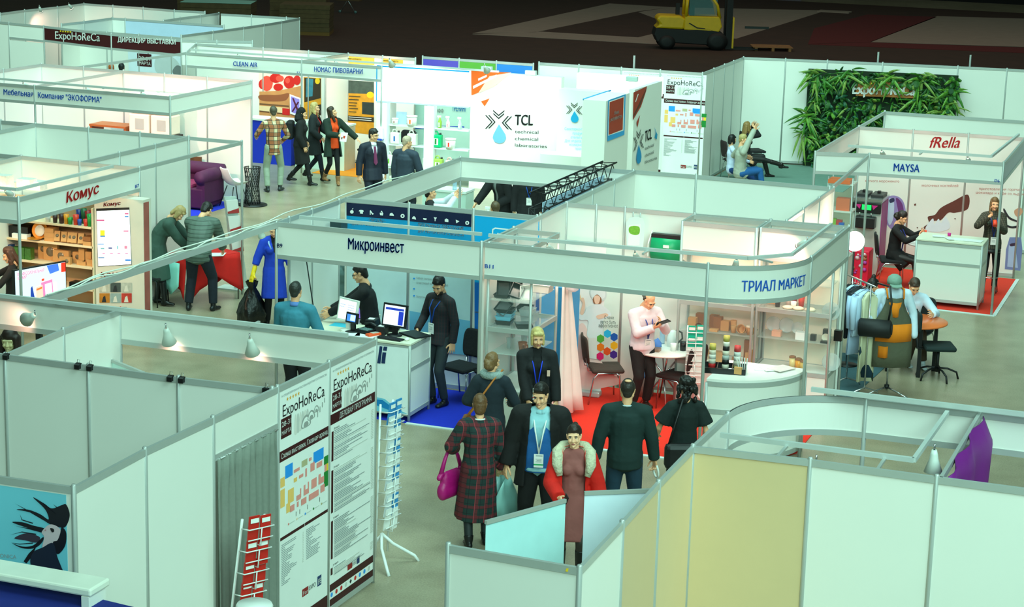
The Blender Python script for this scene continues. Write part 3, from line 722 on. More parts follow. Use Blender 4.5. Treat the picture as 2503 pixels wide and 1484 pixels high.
def round_table(label,x,y,r,h,topm,legm,kind='column'):
 t=thing('round_table',label,'table',(x,y,0))
 MB().lathe([(r-.02,h-.03),(r,h-.02),(r,h-.006),(r-.008,h)],n=40).obj('table_top',topm,t)
 if kind=='column':
  MB().lathe([(.03,.03),(.03,h-.03)],n=12).obj('column',legm,t);MB().lathe([(.24,0),(.24,.015),(.05,.04)],n=24).obj('base',legm,t)
 elif kind=='cross':
  for a in(.4,2.0):
   c,s=math.cos(a),math.sin(a)
   for g in(-1,1):MB().tube([(g*c*r*.75,g*s*r*.75,.0),(-g*c*r*.6,-g*s*r*.6,h-.03)],.012).obj('leg',legm,t)
 else:
  for a in(.5,2.07,3.64,5.2):MB().box((math.cos(a)*r*.72,math.sin(a)*r*.72,(h-.03)/2),(.05,.05,h-.03)).obj('leg',legm,t)
 return t
def rollup(label,a,b,h,front,back=None,pole=False,name='rollup_banner',lean=0.):
 """banner stand between floor points a, b"""
 a,b=V((a[0],a[1],0)),V((b[0],b[1],0));u=(b-a).normalized();n=u.cross(Z3);t=thing(name,label,'banner',tuple((a+b)/2))
 MB().bar(a+Z3*.05,b+Z3*.05,.16,.08).obj('base_case',ALU,t,True,bevel=.02)
 MB().prism([a+Z3*.09,b+Z3*.09,b+Z3*h,a+Z3*h],n*.004).obj('banner_sheet',front if back is None else[front,back],t,True)
 MB().bar(a+Z3*h,b+Z3*h,.03,.03).obj('top_bar',ALU,t,True)
 m=(a+b)/2-n*.02;MB().tube([m+Z3*.05,m+Z3*h],.013).obj('support_pole',ALU,t,True)
 return t,Plane(a,b)
 # storage booth: curtain, clips, clip lamps
def curtain(label,A,B,z0,z1,m,folds=11,amp=.035,sweep=None):
 A,B=V((*A,0)),V((*B,0));u=(B-A);n=u.normalized().cross(Z3);N=folds*8;rows=[]
 for j in range(15):
  v=j/14;z=z1+(z0-z1)*v;k=1 if sweep is None else 1-sweep*v
  rows.append([A+u*(i/N*k)+n*(amp*(.5+.5*v)*(math.sin(i/N*folds*2*math.pi+.5*math.sin(v*2))+.35*math.sin(i/N*folds*4.6*math.pi+1+v))+(.012*math.sin(i*1.3)if v<.08 else 0))+Z3*z for i in range(N+1)])
 t=thing('curtain',label,'curtain',tuple(A));MB().grid(rows).obj('cloth',m,t,True,solid=.004)
 MB().tube([A+Z3*(z1-.01),B+Z3*(z1-.01)],.008).obj('curtain_wire',ALU,t,True);return t
curtain('grey green pleated curtain filling the doorway beside the event posters',(side[2][0]+.02,side[2][1]+.03),(side[3][0]+.02,side[3][1]-.03),.03,2.13,mat((128,134,124),.9,vary=.1,scale=30),9)
for i,x in enumerate((15,193,223,422,450)):
 p=at(x,868+(x-15)*.124,2.5);mb=MB();mb.prism([(-.025,-.03,0),(.025,-.03,0),(.025,0,.012),(-.025,0,.012)],(0,0,-.04));mb.box((0,.008,-.012),(.05,.02,.05))
 t=thing('binder_clip',('black binder clip at the outer end of the storage booth back rail','black binder clip just before the second rail post from the outer end','black binder clip just after the second rail post from the outer end','black binder clip just before the third rail post','black binder clip just after the third rail post')[i],'clip',(p.x,15.02,2.5))
 mb.obj('clip_body',BLACK,t);w=MB()
 w.tube([(-.012,0,0),(-.012,.01,.045),(.012,.01,.045),(.012,0,0)],.0022,6);w.obj('wire_handle',STEEL,t)
p=at(653,948,2.5);t=thing('binder_clip','black binder clip at the inner corner of the storage booth by the posters','clip',(p.x,15.05,2.5));MB().box((0,-.01,-.02),(.05,.04,.05)).obj('clip_body',BLACK,t);MB().tube([(-.012,0,0),(-.012,.01,.045),(.012,.01,.045),(.012,0,0)],.0022,6).obj('wire_handle',STEEL,t)
BULB=mat((255,244,224),.4,emit=3.)
def track(label,P,z,stubs=()):
 t=thing('lighting_track',label,'lighting track',(P[0][0],P[0][1],z));P=[(p[0],p[1],z)for p in P]
 for a,b in zip(P,P[1:]):MB().bar(a,b,.035,.04).obj('track_rail',mat((206,212,208),.4,.2),t,True)
 for p,q in stubs:MB().bar((p[0],p[1],z-.02),(q[0],q[1],z-.02),.025,.02).obj('bracket',ALU,t,True)
 return t
def lamp(label,pos,aim,power=40,col=(1,.72,.46),size=.055,lit=True,cone=True,sa=120):
 t=thing('spot_lamp',label,'spot lamp',pos);d=(V(aim)-V(pos)).normalized();e=d*.13
 MB().tube([(0,0,0),(0,0,-.05)],.008).obj('stem',STEEL,t)
 s0=V((0,0,-.05))
 prof=[(.018,0),(.03,.04),(.036,.08),(.075 if cone else .05,.19)]
 MB().lathe(prof,s0,18,ax=d,cap=False).obj('lamp_shade',mat((214,220,212),.4),t,solid=.004)
 MB().lathe([(.0,.165),(.05,.165),(.05,.17),(0,.172)],s0,14,ax=d,cap=False).obj('bulb',BULB if lit else WHITE,t)
 if lit:
  l=bpy.data.lights.new('spot_light','SPOT');l.energy=power*LAMPK;l.color=col;l.spot_size=math.radians(sa);l.spot_blend=.8;l.shadow_soft_size=size
  o=bpy.data.objects.new('spot_light',l);COL.objects.link(o);o.parent=t;o.location=s0+d*.2;o.rotation_euler=d.to_track_quat('-Z','Y').to_euler()
 return t
track('long lighting track above the storage booth fascia',[(-12.9,16.8),(-7.95,16.9)],2.56,[((-11.2,16.83),(-11.2,17.06)),((-9.0,16.86),(-9,17.08))])
lamp('white cone lamp pointing sideways, outermost on the storage booth track',tuple(atY(85,758,16.82)),(-11.9,17.05,2.2),9,(1,.5,.36))
for i,(x,y)in enumerate(((405,790),(610,815))):
 p=atY(x,y,16.86);lamp(('lit white cone lamp over the storage booth, nearer its dividing wall','lit white cone lamp over the storage booth, nearer the posters')[i],tuple(p),(p.x-.03,17.05,2.1),8,(1,.5,.36))
 # rounded front booth: light frame, lamps, purple drape
track('angled lighting frame hanging in the rounded front booth',[(-3.86,15.42),(-2.27,15.42),(-2.24,16.95)],2.5,[((-3.3,15.42),(-3.3,15.08)),((-2.5,15.42),(-2.5,15.08))])
track('lighting rail along the straight back of the rounded front booth',[(-3.45,17.0),(-1.0,17.02)],2.55)
p=atY(2285,1085,15.8);lamp('white cone lamp on the angled frame beside the purple drape',tuple(p),(p.x+.02,15.85,1),lit=False)
p=atY(1996,1112,15.4);lamp('small white lamp under the angled frame of the rounded booth',tuple(p),(p.x,15.4,1),lit=False,cone=False)
mb=MB();rows=[]
for j in range(9):
 z=2.49-j*.2;rows.append([(-1.95+.03*math.sin(i*1.1+j*.3)+(.1 if j else 0)*(i/14),15.12+i*.135,z)for i in range(15)])
one(MB().grid(rows),'drape',mat((112,12,122),.6,vary=.2,scale=3),'purple satin drape hanging on the partition of the rounded front booth','drape',solid=.01)
p=[at(x,y,1.05)for x,y in((1700,1140),(2000,1105))]
# tall low banners in the aisle seen from behind
BACKT=mat((150,214,214),.6,vary=.05)
rollup('turquoise banner stand seen from behind with a slanting edge, in the aisle',(-5.33,13.9),(-4.94,14.68),2.0,mat((186,232,236),.6))
rollup('pale blue banner stand seen from behind, touching the tan booth wall',(-4.86,14.93),(-4.2,15.35),2.0,mat((222,236,252),.6))
# tall cabinet at the bottom edge, in front of the hair poster
t=thing('display_cabinet','tall white topped cabinet draped in dark blue cloth below the hair poster','cabinet',(-8.2,11.3,0))
MB().box((-8.3,11.42,2.01),(2.05,.26,.06)).obj('cabinet_top',mat((236,236,222),.4),t,True,bevel=.015)
MB().box((-7.32,11.4,1.0),(.06,.22,1.96)).obj('side_panel',WHITE,t,True)
MB().prism([tuple(at(x,y,1.9))for x,y in((-60,1393),(215,1457),(340,1487),(300,1560),(-60,1560))],(0,0,-.9)).obj('blue_cloth',mat((8,30,120),.9,vary=.15),t,True)
t=thing('speaker_box','small cream box with a black opening at the lowest outer corner','box',(-8.22,11.05,1.5))
MB().box((-.03,0,.25),(.3,.2,.5)).obj('box_shell',mat((226,226,205),.4),t,bevel=.02);MB().lathe([(.07,0),(.07,.02)],(.02,-.1,.38),16,ax=(0,-1,0)).obj('opening',BLACK,t)
MB().box((-8.2,11.05,.75),(.4,.3,1.5)).obj('pedestal',WHITE)
tag(bpy.data.objects['pedestal'],'plain white pedestal under the small cream box','pedestal')
one(MB().lathe([(.03,0),(.03,1.55),(.13,1.58),(.14,1.62),(.13,1.64)],n=24),'stand',mat((236,236,232),.3),'white round topped stand in front of the red leaflet rack','stand',loc=tuple(at(622,1488,1.6).xy)+(0,))
# ---- software booth
booth_counter('white front counter with blue wave print and payment devices',(-10.22,22.78),(1.04,.64,1.03),mid='side')
booth_counter('cream topped counter along the open side of the software booth',(-11.05,23.2),(.5,1.5,.98),mid=False)
booth_counter('white counter behind the man in the teal jumper',(-11.1,22.72),(.66,.5,1.0),mid=False)
BLKCH=(20,20,23)
c1=conf_chair('black conference chair behind the man in the dark checked shirt',-9.5,23.75,160,BLKCH)
c2=conf_chair('black conference chair holding a dark blue backpack',-8.98,23.75,165,BLKCH)
t=thing('backpack','dark blue backpack standing on a black chair in the software booth','backpack',(-9.0,23.86,.48),math.radians(-15))
b=MB();[b.lathe([(.02,0),(.15,.02),(.165,.2),(.14,.36),(.06,.42),(0,.43)],(0,0,0),18)];b.v=[(x,y*.62,z)for x,y,z in b.v];b.obj('bag_body',mat((16,26,60),.7,vary=.2),t)
b=MB();b.lathe([(.02,.0),(.11,.02),(.12,.14),(.08,.2),(0,.21)],(0,-.08,.03),16);b.v=[(x,-.08+(y+.08)*.5,z)for x,y,z in b.v];b.obj('pocket',mat((14,22,52),.7),t)
MB().tube([(-.04,.04,.41),(-.03,.04,.46),(.03,.04,.46),(.04,.04,.41)],.008).obj('handle',BLACK,t)
def carpetz(label,pts,m,name='carpet'):return one(MB().prism([(x,y,0)for x,y in pts],(0,0,.008)),name,m,label,'carpet')
BLUEC=mat((10,40,190),.95,vary=.15,scale=40);REDC=mat((236,40,16),.95,vary=.08,scale=40)
carpetz('bright blue carpet on the floor of the software booth',[(-11.35,22.4),(-8.66,22.4),(-8.66,24.1),(-11.35,24.1)],BLUEC)
carpetz('bright red carpet on the floor of the tableware booth',[(-8.58,22.4),(-6.0,22.4),(-5.2,22.7),(-4.86,23.3),(-4.86,25.2),(-8.58,25.2)],REDC)
carpetz('red carpet on the floor of the ice cream booth',[(-6.58,32.1),(-3.66,32.2),(-3.66,35.3),(-6.58,35.2)],mat((226,44,16),.95,vary=.08,scale=40))
carpetz('bright blue carpet under the purple sofa',[(-22.4,32.5),(-19.12,32.5),(-19.06,35.35),(-22.4,35.4)],BLUEC)
carpetz('blue grey carpet under the clothes rail',[(-5.9,26.2),(-4.75,26.2),(-4.6,28.6),(-5.9,28.6)],mat((70,106,116),.95))
carpetz('grey green carpet in the seating corner by the plant wall',[(-11.35,43.2),(-8.3,43.0),(-8.3,46.75),(-11.42,46.0)],mat((110,140,128),.95,vary=.1))
carpetz('orange carpet beside the brewery counter',[(-19.5,39.5),(-17.9,39.5),(-17.9,41.2),(-19.5,41.2)],mat((240,140,20),.95))
# strip edges of the carpets (pale tape)
TAPE=mat((214,222,220),.5)
for lab,a,b_ in(('pale tape along the front edge of the blue carpet',(-9.7,22.38),(-8.7,22.38)),('pale tape along the front edge of the red tableware carpet',(-8.5,22.38),(-5.9,22.38)),('pale tape along the front of the ice cream carpet',(-5.7,32.17),(-3.62,32.17)),('pale tape along the open side of the ice cream carpet',(-3.63,32.2),(-3.63,35.3))):
 one(MB().bar((*a,.006),(*b_,.006),.06,.012),'edging_tape',TAPE,lab,'tape')
 # ---- tableware booth
conf_chair('brown conference chair with chrome legs facing the chef banner',-7.78,24.55,-62,(64,44,36))
conf_chair('dark brown chair tucked behind the white round table',-6.75,24.62,70,(40,22,20))
round_table('white round table with crossed chrome legs in the tableware booth',-7.0,24.72,.42,.76,mat((238,234,228),.3),CHROME,'cross')
ch,pc_=rollup('tall chef banner with coloured hexagons in the tableware booth',(-8.4,24.62),(-7.85,24.66),2.1,mat((240,236,232),.5))
# curved reception counter
CX,CY=-5.82,23.42
t=thing('reception_counter','white quarter round counter with cup samples under the rounded fascia','counter',(CX,CY,0));n=24
arc=[(math.cos(-math.pi/2+math.pi/2*i/n)*.98,math.sin(-math.pi/2+math.pi/2*i/n)*.98)for i in range(n+1)]
MB().prism([(0,0,0)]+[(x*1.01,y*1.01,0)for x,y in arc],(0,0,.03)).obj('counter_top',mat((244,240,234),.3),t).location.z=1.02
for z0,z1 in((.1,.62),(.68,.96)):MB().grid([[(x,y,z)for x,y in arc]for z in(z0,z1)],sm=False).obj('curved_panel',WHITE,t,solid=.012)
for z in(.08,.65,.99):MB().grid([[(x*k,y*k,zz)for x,y in arc]for k,zz in((1.015,z-.03),(1.015,z+.03),(.98,z+.03),(.98,z-.03),(1.015,z-.03))],sm=False).obj('curved_rail',ALU,t)
for x,y in((0,-.98),(.98,0)):MB().lathe([(.022,0),(.022,1.0)],(x,y,0),8).obj('post',ALU,t)
MB().box((-.0,-.49,.5),(.012,.96,.9)).obj('side_panel',WHITE,t);MB().box((.49,0,.5),(.96,.012,.9)).obj('back_panel',WHITE,t)
# glass showcases
def showcase(label,x0,x1,y0,y1,zs,top=True,glassback=False,base=.62):
 t=thing('glass_showcase',label,'showcase',(x0,y0,0));w,d=x1-x0,y1-y0;BACK=mat((238,226,204),.6)
 for x in(0,w):
  for y in(0,d):MB().lathe([(.02,0),(.02,2.5)],(x,y,0),8).obj('post',ALU,t)
 for z in[base,1.41 if not top else 1.42,2.47]+([2.1]if top else[]):
  for a,b_ in(((0,0),(w,0)),((w,0),(w,d)),((0,d),(w,d)),((0,0),(0,d))):MB().bar((*a,z),(*b_,z),.03,.055).obj('rail',ALU,t)
 MB().box((w/2,0,base/2),(w-.03,.012,base-.05)).obj('front_panel',WHITE,t);MB().box((w,d/2,base/2),(.012,d-.03,base-.05)).obj('side_panel',WHITE,t);MB().box((0,d/2,base/2),(.012,d-.03,base-.05)).obj('side_panel',WHITE,t)
 if top:
  MB().box((w/2,0,2.28),(w-.03,.012,.32)).obj('header_panel',WHITE,t);MB().box((w,d/2,2.28),(.012,d-.03,.32)).obj('header_panel',WHITE,t);MB().box((0,d/2,2.28),(.012,d-.03,.32)).obj('header_panel',WHITE,t)
 if not glassback:MB().box((w/2,d-.006,(base+2.1)/2),(w-.03,.01,2.1-base)).obj('back_panel',BACK,t)
 for z in zs:MB().box((w/2,d/2,z-.006),(w-.05,d-.04,.012)).obj('shelf',mat((206,220,212),.15,alpha=.3)if z>base+.05 else WHITE,t)
 zt=2.08 if top else 2.44
 MB().box((w/2,.0,(base+zt)/2),(w-.04,.004,zt-base-.06)).obj('front_glass',GLASS,t);MB().box((w,d/2,(base+zt)/2),(.004,d-.04,zt-base-.06)).obj('side_glass',GLASS,t)
 l=bpy.data.lights.new('case_light','AREA');l.shape='RECTANGLE';l.size=w*.7;l.size_y=.12;l.energy=3.5*LAMPK;l.color=(1,.7,.5);o=bpy.data.objects.new('case_light',l);COL.objects.link(o);o.parent=t;o.location=(w/2,d*.35,zt-.02)
 return t
SHZ=[.64,1.8,1.05,1.45]
sc1=showcase('glass showcase of kraft cups and boxes behind the rounded counter',-6.84,-5.85,24.72,25.22,SHZ)
sc2=showcase('glass showcase of lids, plates and black cups at the booth end',-5.81,-4.84,24.78,25.28,SHZ)
sc3=showcase('glass corner showcase of black food trays beside the B11 post',-8.56,-8.0,22.2,23.15,[.65,1.43,1.78],top=False,glassback=True)
# hanging white cloth beside the corner showcase
mb=MB();mb.grid([[(-7.98+.045*math.sin(i*1.5)*(.4+.6*j/8)+.16*(j/8)*(i/9)**1.5,23.3+.05*i*(.5+.5*j/8),1.95-j*.235)for i in range(10)]for j in range(9)])
one(mb,'hanging_cloth',mat((240,232,226),.85),'white cloth hanging beside the corner showcase','cloth',solid=.006)
one(MB().box((-8.15,23.75,.85),(.4,.35,1.7)),'box_tower',mat((60,160,220),.6,vary=.15),'light blue printed board behind the corner showcase','board')
t=thing('waste_basket','grey openwork basket with a blue bag behind the brown chair','basket',(-7.35,25.02,0))
MB().lathe([(.12,0),(.14,.28)],n=16,cap=False).obj('basket_wall',mat((150,140,130),.7),t,solid=.006);MB().lathe([(.13,.24),(.15,.3),(.1,.36),(.03,.33)],n=12).obj('bag',mat((60,140,210),.4,vary=.3),t)
# ---- ice cream booth
booth_counter('large white counter with papers at the corner of the ice cream booth',(-4.47,32.78),(1.06,.62,1.1))
t=thing('ice_cream_machine','floor standing soft ice cream machine with green display','ice cream machine',(-6.18,34.6,0))
MB().box((0,0,.68),(.5,.6,1.3)).obj('machine_body',mat((206,222,214),.3,.2),t,bevel=.01)
MB().box((.255,.02,.7),(.012,.56,1.22)).obj('side_panel',mat((150,60,130),.5,vary=.3),t)
MB().box((0,-.02,1.36),(.54,.66,.05)).obj('top_plate',STEEL,t)
for x in(-.13,.13):h_=MB().box((x,.05,1.41),(.22,.42,.05)).obj('hopper_lid',mat((30,34,34),.5),t,bevel=.01);MB().box((x,.05,1.455),(.05,.1,.04)).obj('lid_grip',BLACK,h_)
MB().box((0,-.33,1.22),(.5,.06,.18)).obj('control_panel',BLACK,t,bevel=.01);pnl=bpy.data.objects[-1]if False else None
MB().box((0,-.365,1.235),(.16,.006,.09)).obj('display',mat((20,255,90),.4,emit=1.2),t)
for s in(-1,1):MB().prism([(s*.09,-.366,1.28),(s*.2,-.366,1.28),(s*.12,-.366,1.2)],(0,-.004,0)).obj('panel_accent',mat((200,40,130),.5),t)
MB().box((0,-.4,.98),(.36,.2,.2)).obj('dispenser_head',mat((24,24,26),.4),t,bevel=.02)
for x in(-.1,0,.1):MB().tube([(x,-.42,1.08),(x,-.44,1.15)],.012).obj('lever',STEEL,t)
conf_chair('black conference chair under the seated woman in the ice cream booth',-5.6,33.75,-75,BLKCH)
conf_chair('black chair half hidden behind the large white counter',-4.75,33.75,175,BLKCH)
round_table('small white round table beside the seated woman',-5.1,34.05,.32,.74,mat((240,236,236),.3),CHROME)
t=thing('bar_stool','chrome bar stool behind the corner post of the ice cream booth','stool',(-3.98,33.9,0))
MB().lathe([(.17,.72),(.18,.75),(.17,.78)],n=20).obj('seat',BLACK,t)
for a in(0.8,2.37,3.94,5.5):MB().tube([(.13*math.cos(a),.13*math.sin(a),.73),(.22*math.cos(a),.22*math.sin(a),0)],.011).obj('leg',CHROME,t)
MB().tube([(.18*math.cos(k*math.pi/8),.18*math.sin(k*math.pi/8),.3)for k in range(16)],.009,close=True).obj('foot_ring',CHROME,t)
t=thing('chest_freezer','low pink freezer with flower print behind the globe lamp','freezer',(-6.2,33.72,0));MB().box((0,0,.3),(.5,.4,.6)).obj('freezer_body',mat((226,16,60),.5),t,bevel=.02)
mb=MB();rr=random.Random(5)
for i in range(26):x,z=rr.uniform(-.2,.2),rr.uniform(.2,.56);mb.lathe([(rr.uniform(.02,.05),0),(.001,.001)],(x,-.202-.0004*i,z),7,mi=i%3,ax=(0,-1,0))
mb.obj('print',[mat((236,190,200),.5),mat((190,120,90),.5),mat((190,60,160),.5)],t)
# globe lamp on a stand by the tableware booth
p=atY(2089,590,27.9);t=thing('floor_lamp','glowing white globe lamp on a black stand behind the rounded fascia','floor lamp',(p.x,p.y,0))
MB().lathe([(.16,0),(.16,.02),(.02,.03)],n=20).obj('base',BLACK,t);MB().tube([(0,0,.02),(0,0,p.z-.15)],.014).obj('pole',BLACK,t);MB().ball((0,0,p.z),.145,20).obj('globe',mat((255,246,232),.3,emit=2.2),t)
l=bpy.data.lights.new('globe_light','POINT');l.energy=22*LAMPK;l.color=(1,.85,.65);l.shadow_soft_size=.15;o=bpy.data.objects.new('globe_light',l);COL.objects.link(o);o.parent=t;o.location=(0,-.0,p.z+.2)
# ---- workwear stand in the aisle
round_table('orange round table with black legs beside the apron mannequin',-4.27,28.0,.48,.75,mat((240,120,60),.25),mat((18,18,20),.5),'legs')
t=thing('swivel_chair','dark green swivel chair on five curved legs at the orange table','chair',(-3.86,27.75,0),math.radians(-70));gm=mat((18,36,36),.8)
MB().box((0,0,.47),(.44,.44,.07)).obj('seat',gm,t,bevel=.03)
MB().grid([[(x*.2,-.3-.03*(1-x*x),z)for x in(-1,-.5,0,.5,1)]for z in(.68,.78,.9,.98)]).obj('backrest',gm,t,solid=.04,sub=1)
MB().tube([(0,-.1,.42),(0,-.3,.44),(0,-.33,.7)],.02).obj('back_support',BLACK,t);MB().tube([(0,0,.1),(0,0,.45)],.025).obj('column',BLACK,t)
for k in range(5):
 a=k*2*math.pi/5+.3;c,s=math.cos(a),math.sin(a);MB().tube([(0,0,.16),(.15*c,.15*s,.15),(.28*c,.28*s,.1),(.31*c,.31*s,0)],.014).obj('leg',BLACK,t)
conf_chair('dark chair at the far side of the orange table',-4.35,28.65,170,(24,28,30))
conf_chair('dark chair behind the clothes rail',-5.1,28.35,-100,(24,24,26))
# clothes rail
p0,p1=V((-4.95,26.75,0)),V((-4.62,26.35,0));t=thing('clothes_rail','metal clothes rail of shirts and jackets at the tableware booth end','clothes rail',tuple((p0+p1)/2));u=(p1-p0).normalized();nn=u.cross(Z3)
RZ=1.55;MB().tube([p0-u*.2+Z3*RZ,p1+u*.12+Z3*RZ],.013).obj('hanging_bar',STEEL,t,True)
for q in(p0,p1):
 MB().tube([q+Z3*RZ,q+Z3*.1],.012).obj('upright',STEEL,t,True)
 MB().tube([q-nn*.22,q-nn*.2+Z3*.05,q+Z3*.12,q+nn*.2+Z3*.05,q+nn*.22],.011).obj('foot',STEEL,t,True)
def hung(label,k,m,w,z1,sleeves=True,m2=None):
 c=p0+u*k;g=MB();hw=w/2
 t_=thing('hanging_garment',label,'garment',tuple(c+Z3*RZ),math.atan2(u.y,u.x),'garments on the clothes rail' if False else None)
 rows=[[(.028*math.sin(i*1.1+j*.4)*(1 if j else .3),(i/6-.5)*2*hw*wd,-z)for i in range(7)]for j,(z,wd)in enumerate(((.1,.25),(.14,.6),(.2,.95),(.35,.9),(.6,.92),(z1,1.0)))]
 g.grid(rows);g.grid([[(x-.03,y,z)for x,y,z in r]for r in rows]);g.obj('garment_body',m,t_,solid=.008)
 if sleeves:
  for s in(-1,1):MB().tube([(0,s*hw*.9,-.18),(.02,s*hw*1.02,-.35),(.03,s*hw*1.0,-.62)],[.05,.05,.04]).obj('sleeve',m,t_)
 MB().tube([(0,0,0),(0,0,-.06),(0,-hw*.9,-.15),(0,hw*.9,-.15),(0,0,-.06)],.004,5).obj('hanger',STEEL,t_);return t_
hung('black jacket at the far end of the clothes rail',.0,mat((16,18,22),.8),.42,.85)
hung('white shirt hanging second on the clothes rail, behind dark jackets',.07,mat((206,226,250),.8),.4,.75)
hung('navy jacket hanging in the middle of the clothes rail',.15,mat((18,30,52),.8),.42,.8)
hung('charcoal jacket beside the navy one on the clothes rail',.22,mat((30,36,44),.8),.42,.8)
hung('long pale blue shirt hanging near the end of the clothes rail',.34,mat((190,212,246),.8),.44,1.0)
hung('pale blue shirt nearest the end of the clothes rail',.43,mat((200,220,248),.8),.42,.72)
scf=bpy.data.materials.new('camouflage');scf.use_nodes=True;nt=scf.node_tree;tc_=nt.nodes.new('ShaderNodeTexCoord');nz=nt.nodes.new('ShaderNodeTexVoronoi');nz.inputs['Scale'].default_value=7;nt.links.new(tc_.outputs['Object'],nz.inputs['Vector'])
rp=nt.nodes.new('ShaderNodeValToRGB');rp.color_ramp.interpolation='CONSTANT';nt.links.new(nz.outputs['Color'],rp.inputs[0])
rp.color_ramp.elements[0].color=(*lin((28,60,80)),1);rp.color_ramp.elements[1].position=.3;rp.color_ramp.elements[1].color=(*lin((226,222,190)),1);e=rp.color_ramp.elements.new(.8);e.color=(*lin((40,60,56)),1);nt.links.new(rp.outputs[0],nt.nodes['Principled BSDF'].inputs['Base Color'])
hung('long cream and blue patterned apron at the near end of the clothes rail',.5,scf,.24,1.35,False)
# apron mannequin
mx=V((-4.36,26.6,0));t=thing('mannequin','headless mannequin in white shirt, grey cap and grey and orange apron on a tripod','mannequin',tuple(mx),math.radians(205));SH=cloth((214,228,250))
for a in(.3,2.3,4.4):MB().tube([(0,0,.1),(.34*math.cos(a),.34*math.sin(a),.01)],.013).obj('tripod_leg',STEEL,t)
MB().tube([(0,0,.05),(0,0,.95)],.013).obj('pole',STEEL,t);MB().lathe([(.035,.08),(.035,.13)],n=10).obj('hub',BLACK,t)
tr=[((0,0,.95),(0,0,1.2),(.17,.12),(.165,.115),X3,0,1),((0,0,1.15),(0,0,1.36),(.16,.115),(.18,.11),X3),((-.16,0,1.42),(.16,0,1.42),.065,.065,Z3),((0,0,1.4),(0,0,1.5),.07,.06,X3)]
for s in(-1,1):tr+=[((s*.19,0,1.41),(s*.29,.02,1.14),.07,.06,Y3),((s*.29,.02,1.14),(s*.3,.1,.86),.06,.055,Y3)]
blob(tr,.013,lambda co,lp,tt,t=t:mesh_np('shirt',[(co,lp,tt,0)],[SH],t))
AP=mat((92,92,74),.85,bump=.3,scale=20);OR=mat((240,130,12),.85)
def apron_row(z,w,k=0.):return[(x*w,.13+.05*(1-min(1,abs(x)))-.03*x*x+.004+k+(.03 if z<.95 else 0),z)for x in(-1,-.66,-.33,0,.33,.66,1)]
MB().grid([apron_row(z,w)for z,w in((1.38,.12),(1.3,.13),(1.2,.17),(1.08,.24),(.95,.26),(.8,.27),(.6,.27),(.42,.27))]).obj('apron',AP,t,solid=.008)
pk=MB();pk.grid([apron_row(z,.11,.012)for z in(1.32,1.2,1.12)]);pk.grid([apron_row(z,.25,.012)for z in(1.02,.9,.78)]);pk.grid([[(x+.12,y,z)for x,y,z in apron_row(z,.09,.016)]for z in(.72,.66,.56)]);pk.obj('orange_pockets',OR,t,solid=.006)
for s in(-1,1):MB().tube([(s*.11,.15,1.37),(s*.12,.1,1.49),(s*.11,-.02,1.5)],.012).obj('apron_strap',OR,t)
CAPM=mat((132,160,146),.85,bump=.3,scale=30);b=MB();b.lathe([(.098,0),(.1,.05),(.085,.1),(.045,.13),(0,.138)],(0,.02,1.55),20);b.obj('cap',CAPM,t)
MB().prism([(-.08,.08,1.55),(-.07,.17,1.53),(0,.2,1.525),(.07,.17,1.53),(.08,.08,1.55)],(0,0,.012)).obj('cap_peak',CAPM,t)
MB().lathe([(.05,1.48),(.05,1.56)],n=12).obj('neck_block',mat((200,200,190),.6),t)
t=thing('shoulder_bag','black barrel shoulder bag hanging on the apron mannequin','bag',tuple(mx+V((-.16,-.33,.98))),math.radians(20))
MB().lathe([(.1,-.22),(.125,-.2),(.125,.2),(.1,.22)],n=18,ax=(1,-.25,0)).obj('bag_body',mat((16,18,20),.6,bump=.2),t);MB().tube([(.17,-.03,.1),(.2,-.02,.35),(.19,.12,.55),(.05,.3,.56)],.014).obj('strap',BLACK,t);MB().lathe([(.08,.222),(.07,.235)],n=16,ax=(1,-.25,0)).obj('end_pocket',mat((34,34,34),.6),t)
flush()
# ---- furniture booth
t=thing('chesterfield_sofa','deep purple tufted sofa with rolled arm on the blue carpet','sofa',(-20.02,34.6,0));PU=mat((72,10,62),.75,vary=.3,scale=5,bump=.3)
MB().box((0,0,.24),(1.5,.8,.4)).obj('base',PU,t,bevel=.03);MB().box((-.1,-.08,.45),(1.2,.6,.14)).obj('seat_cushion',mat((130,30,80),.75),t,bevel=.05)
for s in(-1,1):a_=MB();a_.lathe([(.0,-.43),(.13,-.42),(.14,0),(.13,.42),(0,.43)],(s*.7,0,.66),18,ax=(0,1,0));a_.box((s*.7,0,.4),(.18,.78,.5));a_.obj('arm',PU,t)
b=MB();b.lathe([(0,-.82),(.13,-.8),(.14,0),(.13,.8),(0,.82)],(0,.36,.72),18,ax=(1,0,0));b.box((0,.36,.45),(1.5,.16,.5));b.obj('backrest',PU,t)
tf=MB();[tf.ball((-.7+.14*i+(.07 if j else 0),.25+.05*j,.73+.07*j),.022,8)for i in range(11)for j in range(2)];tf.obj('button',mat((40,4,34),.6),t)
def shell_chair(label,x,y,rz,m=None):
 t=thing('shell_chair',label,'chair',(x,y,0),math.radians(rz));m=m or mat((236,236,232),.35)
 MB().grid([[(u_*w,y_,z+.1*abs(u_)**2.2*(1 if k<4 else .3))for u_ in(-1,-.6,-.2,.2,.6,1)]for k,(y_,z,w)in enumerate(((.22,.45,.2),(.1,.43,.23),(-.08,.42,.24),(-.18,.5,.24),(-.23,.64,.22),(-.25,.8,.16)))]).obj('seat_shell',m,t,solid=.012,sub=1)
 for sx in(-1,1):
  for sy in(-1,1):MB().tube([(sx*.12,sy*.1,.42),(sx*.22,sy*.22,0)],.01).obj('leg',BLACK,t)
 return t
shell_chair('white shell chair with black legs beside the purple sofa',-18.98,34.98,-30);shell_chair('white shell chair farthest inside the furniture booth',-20.6,35.1,10)
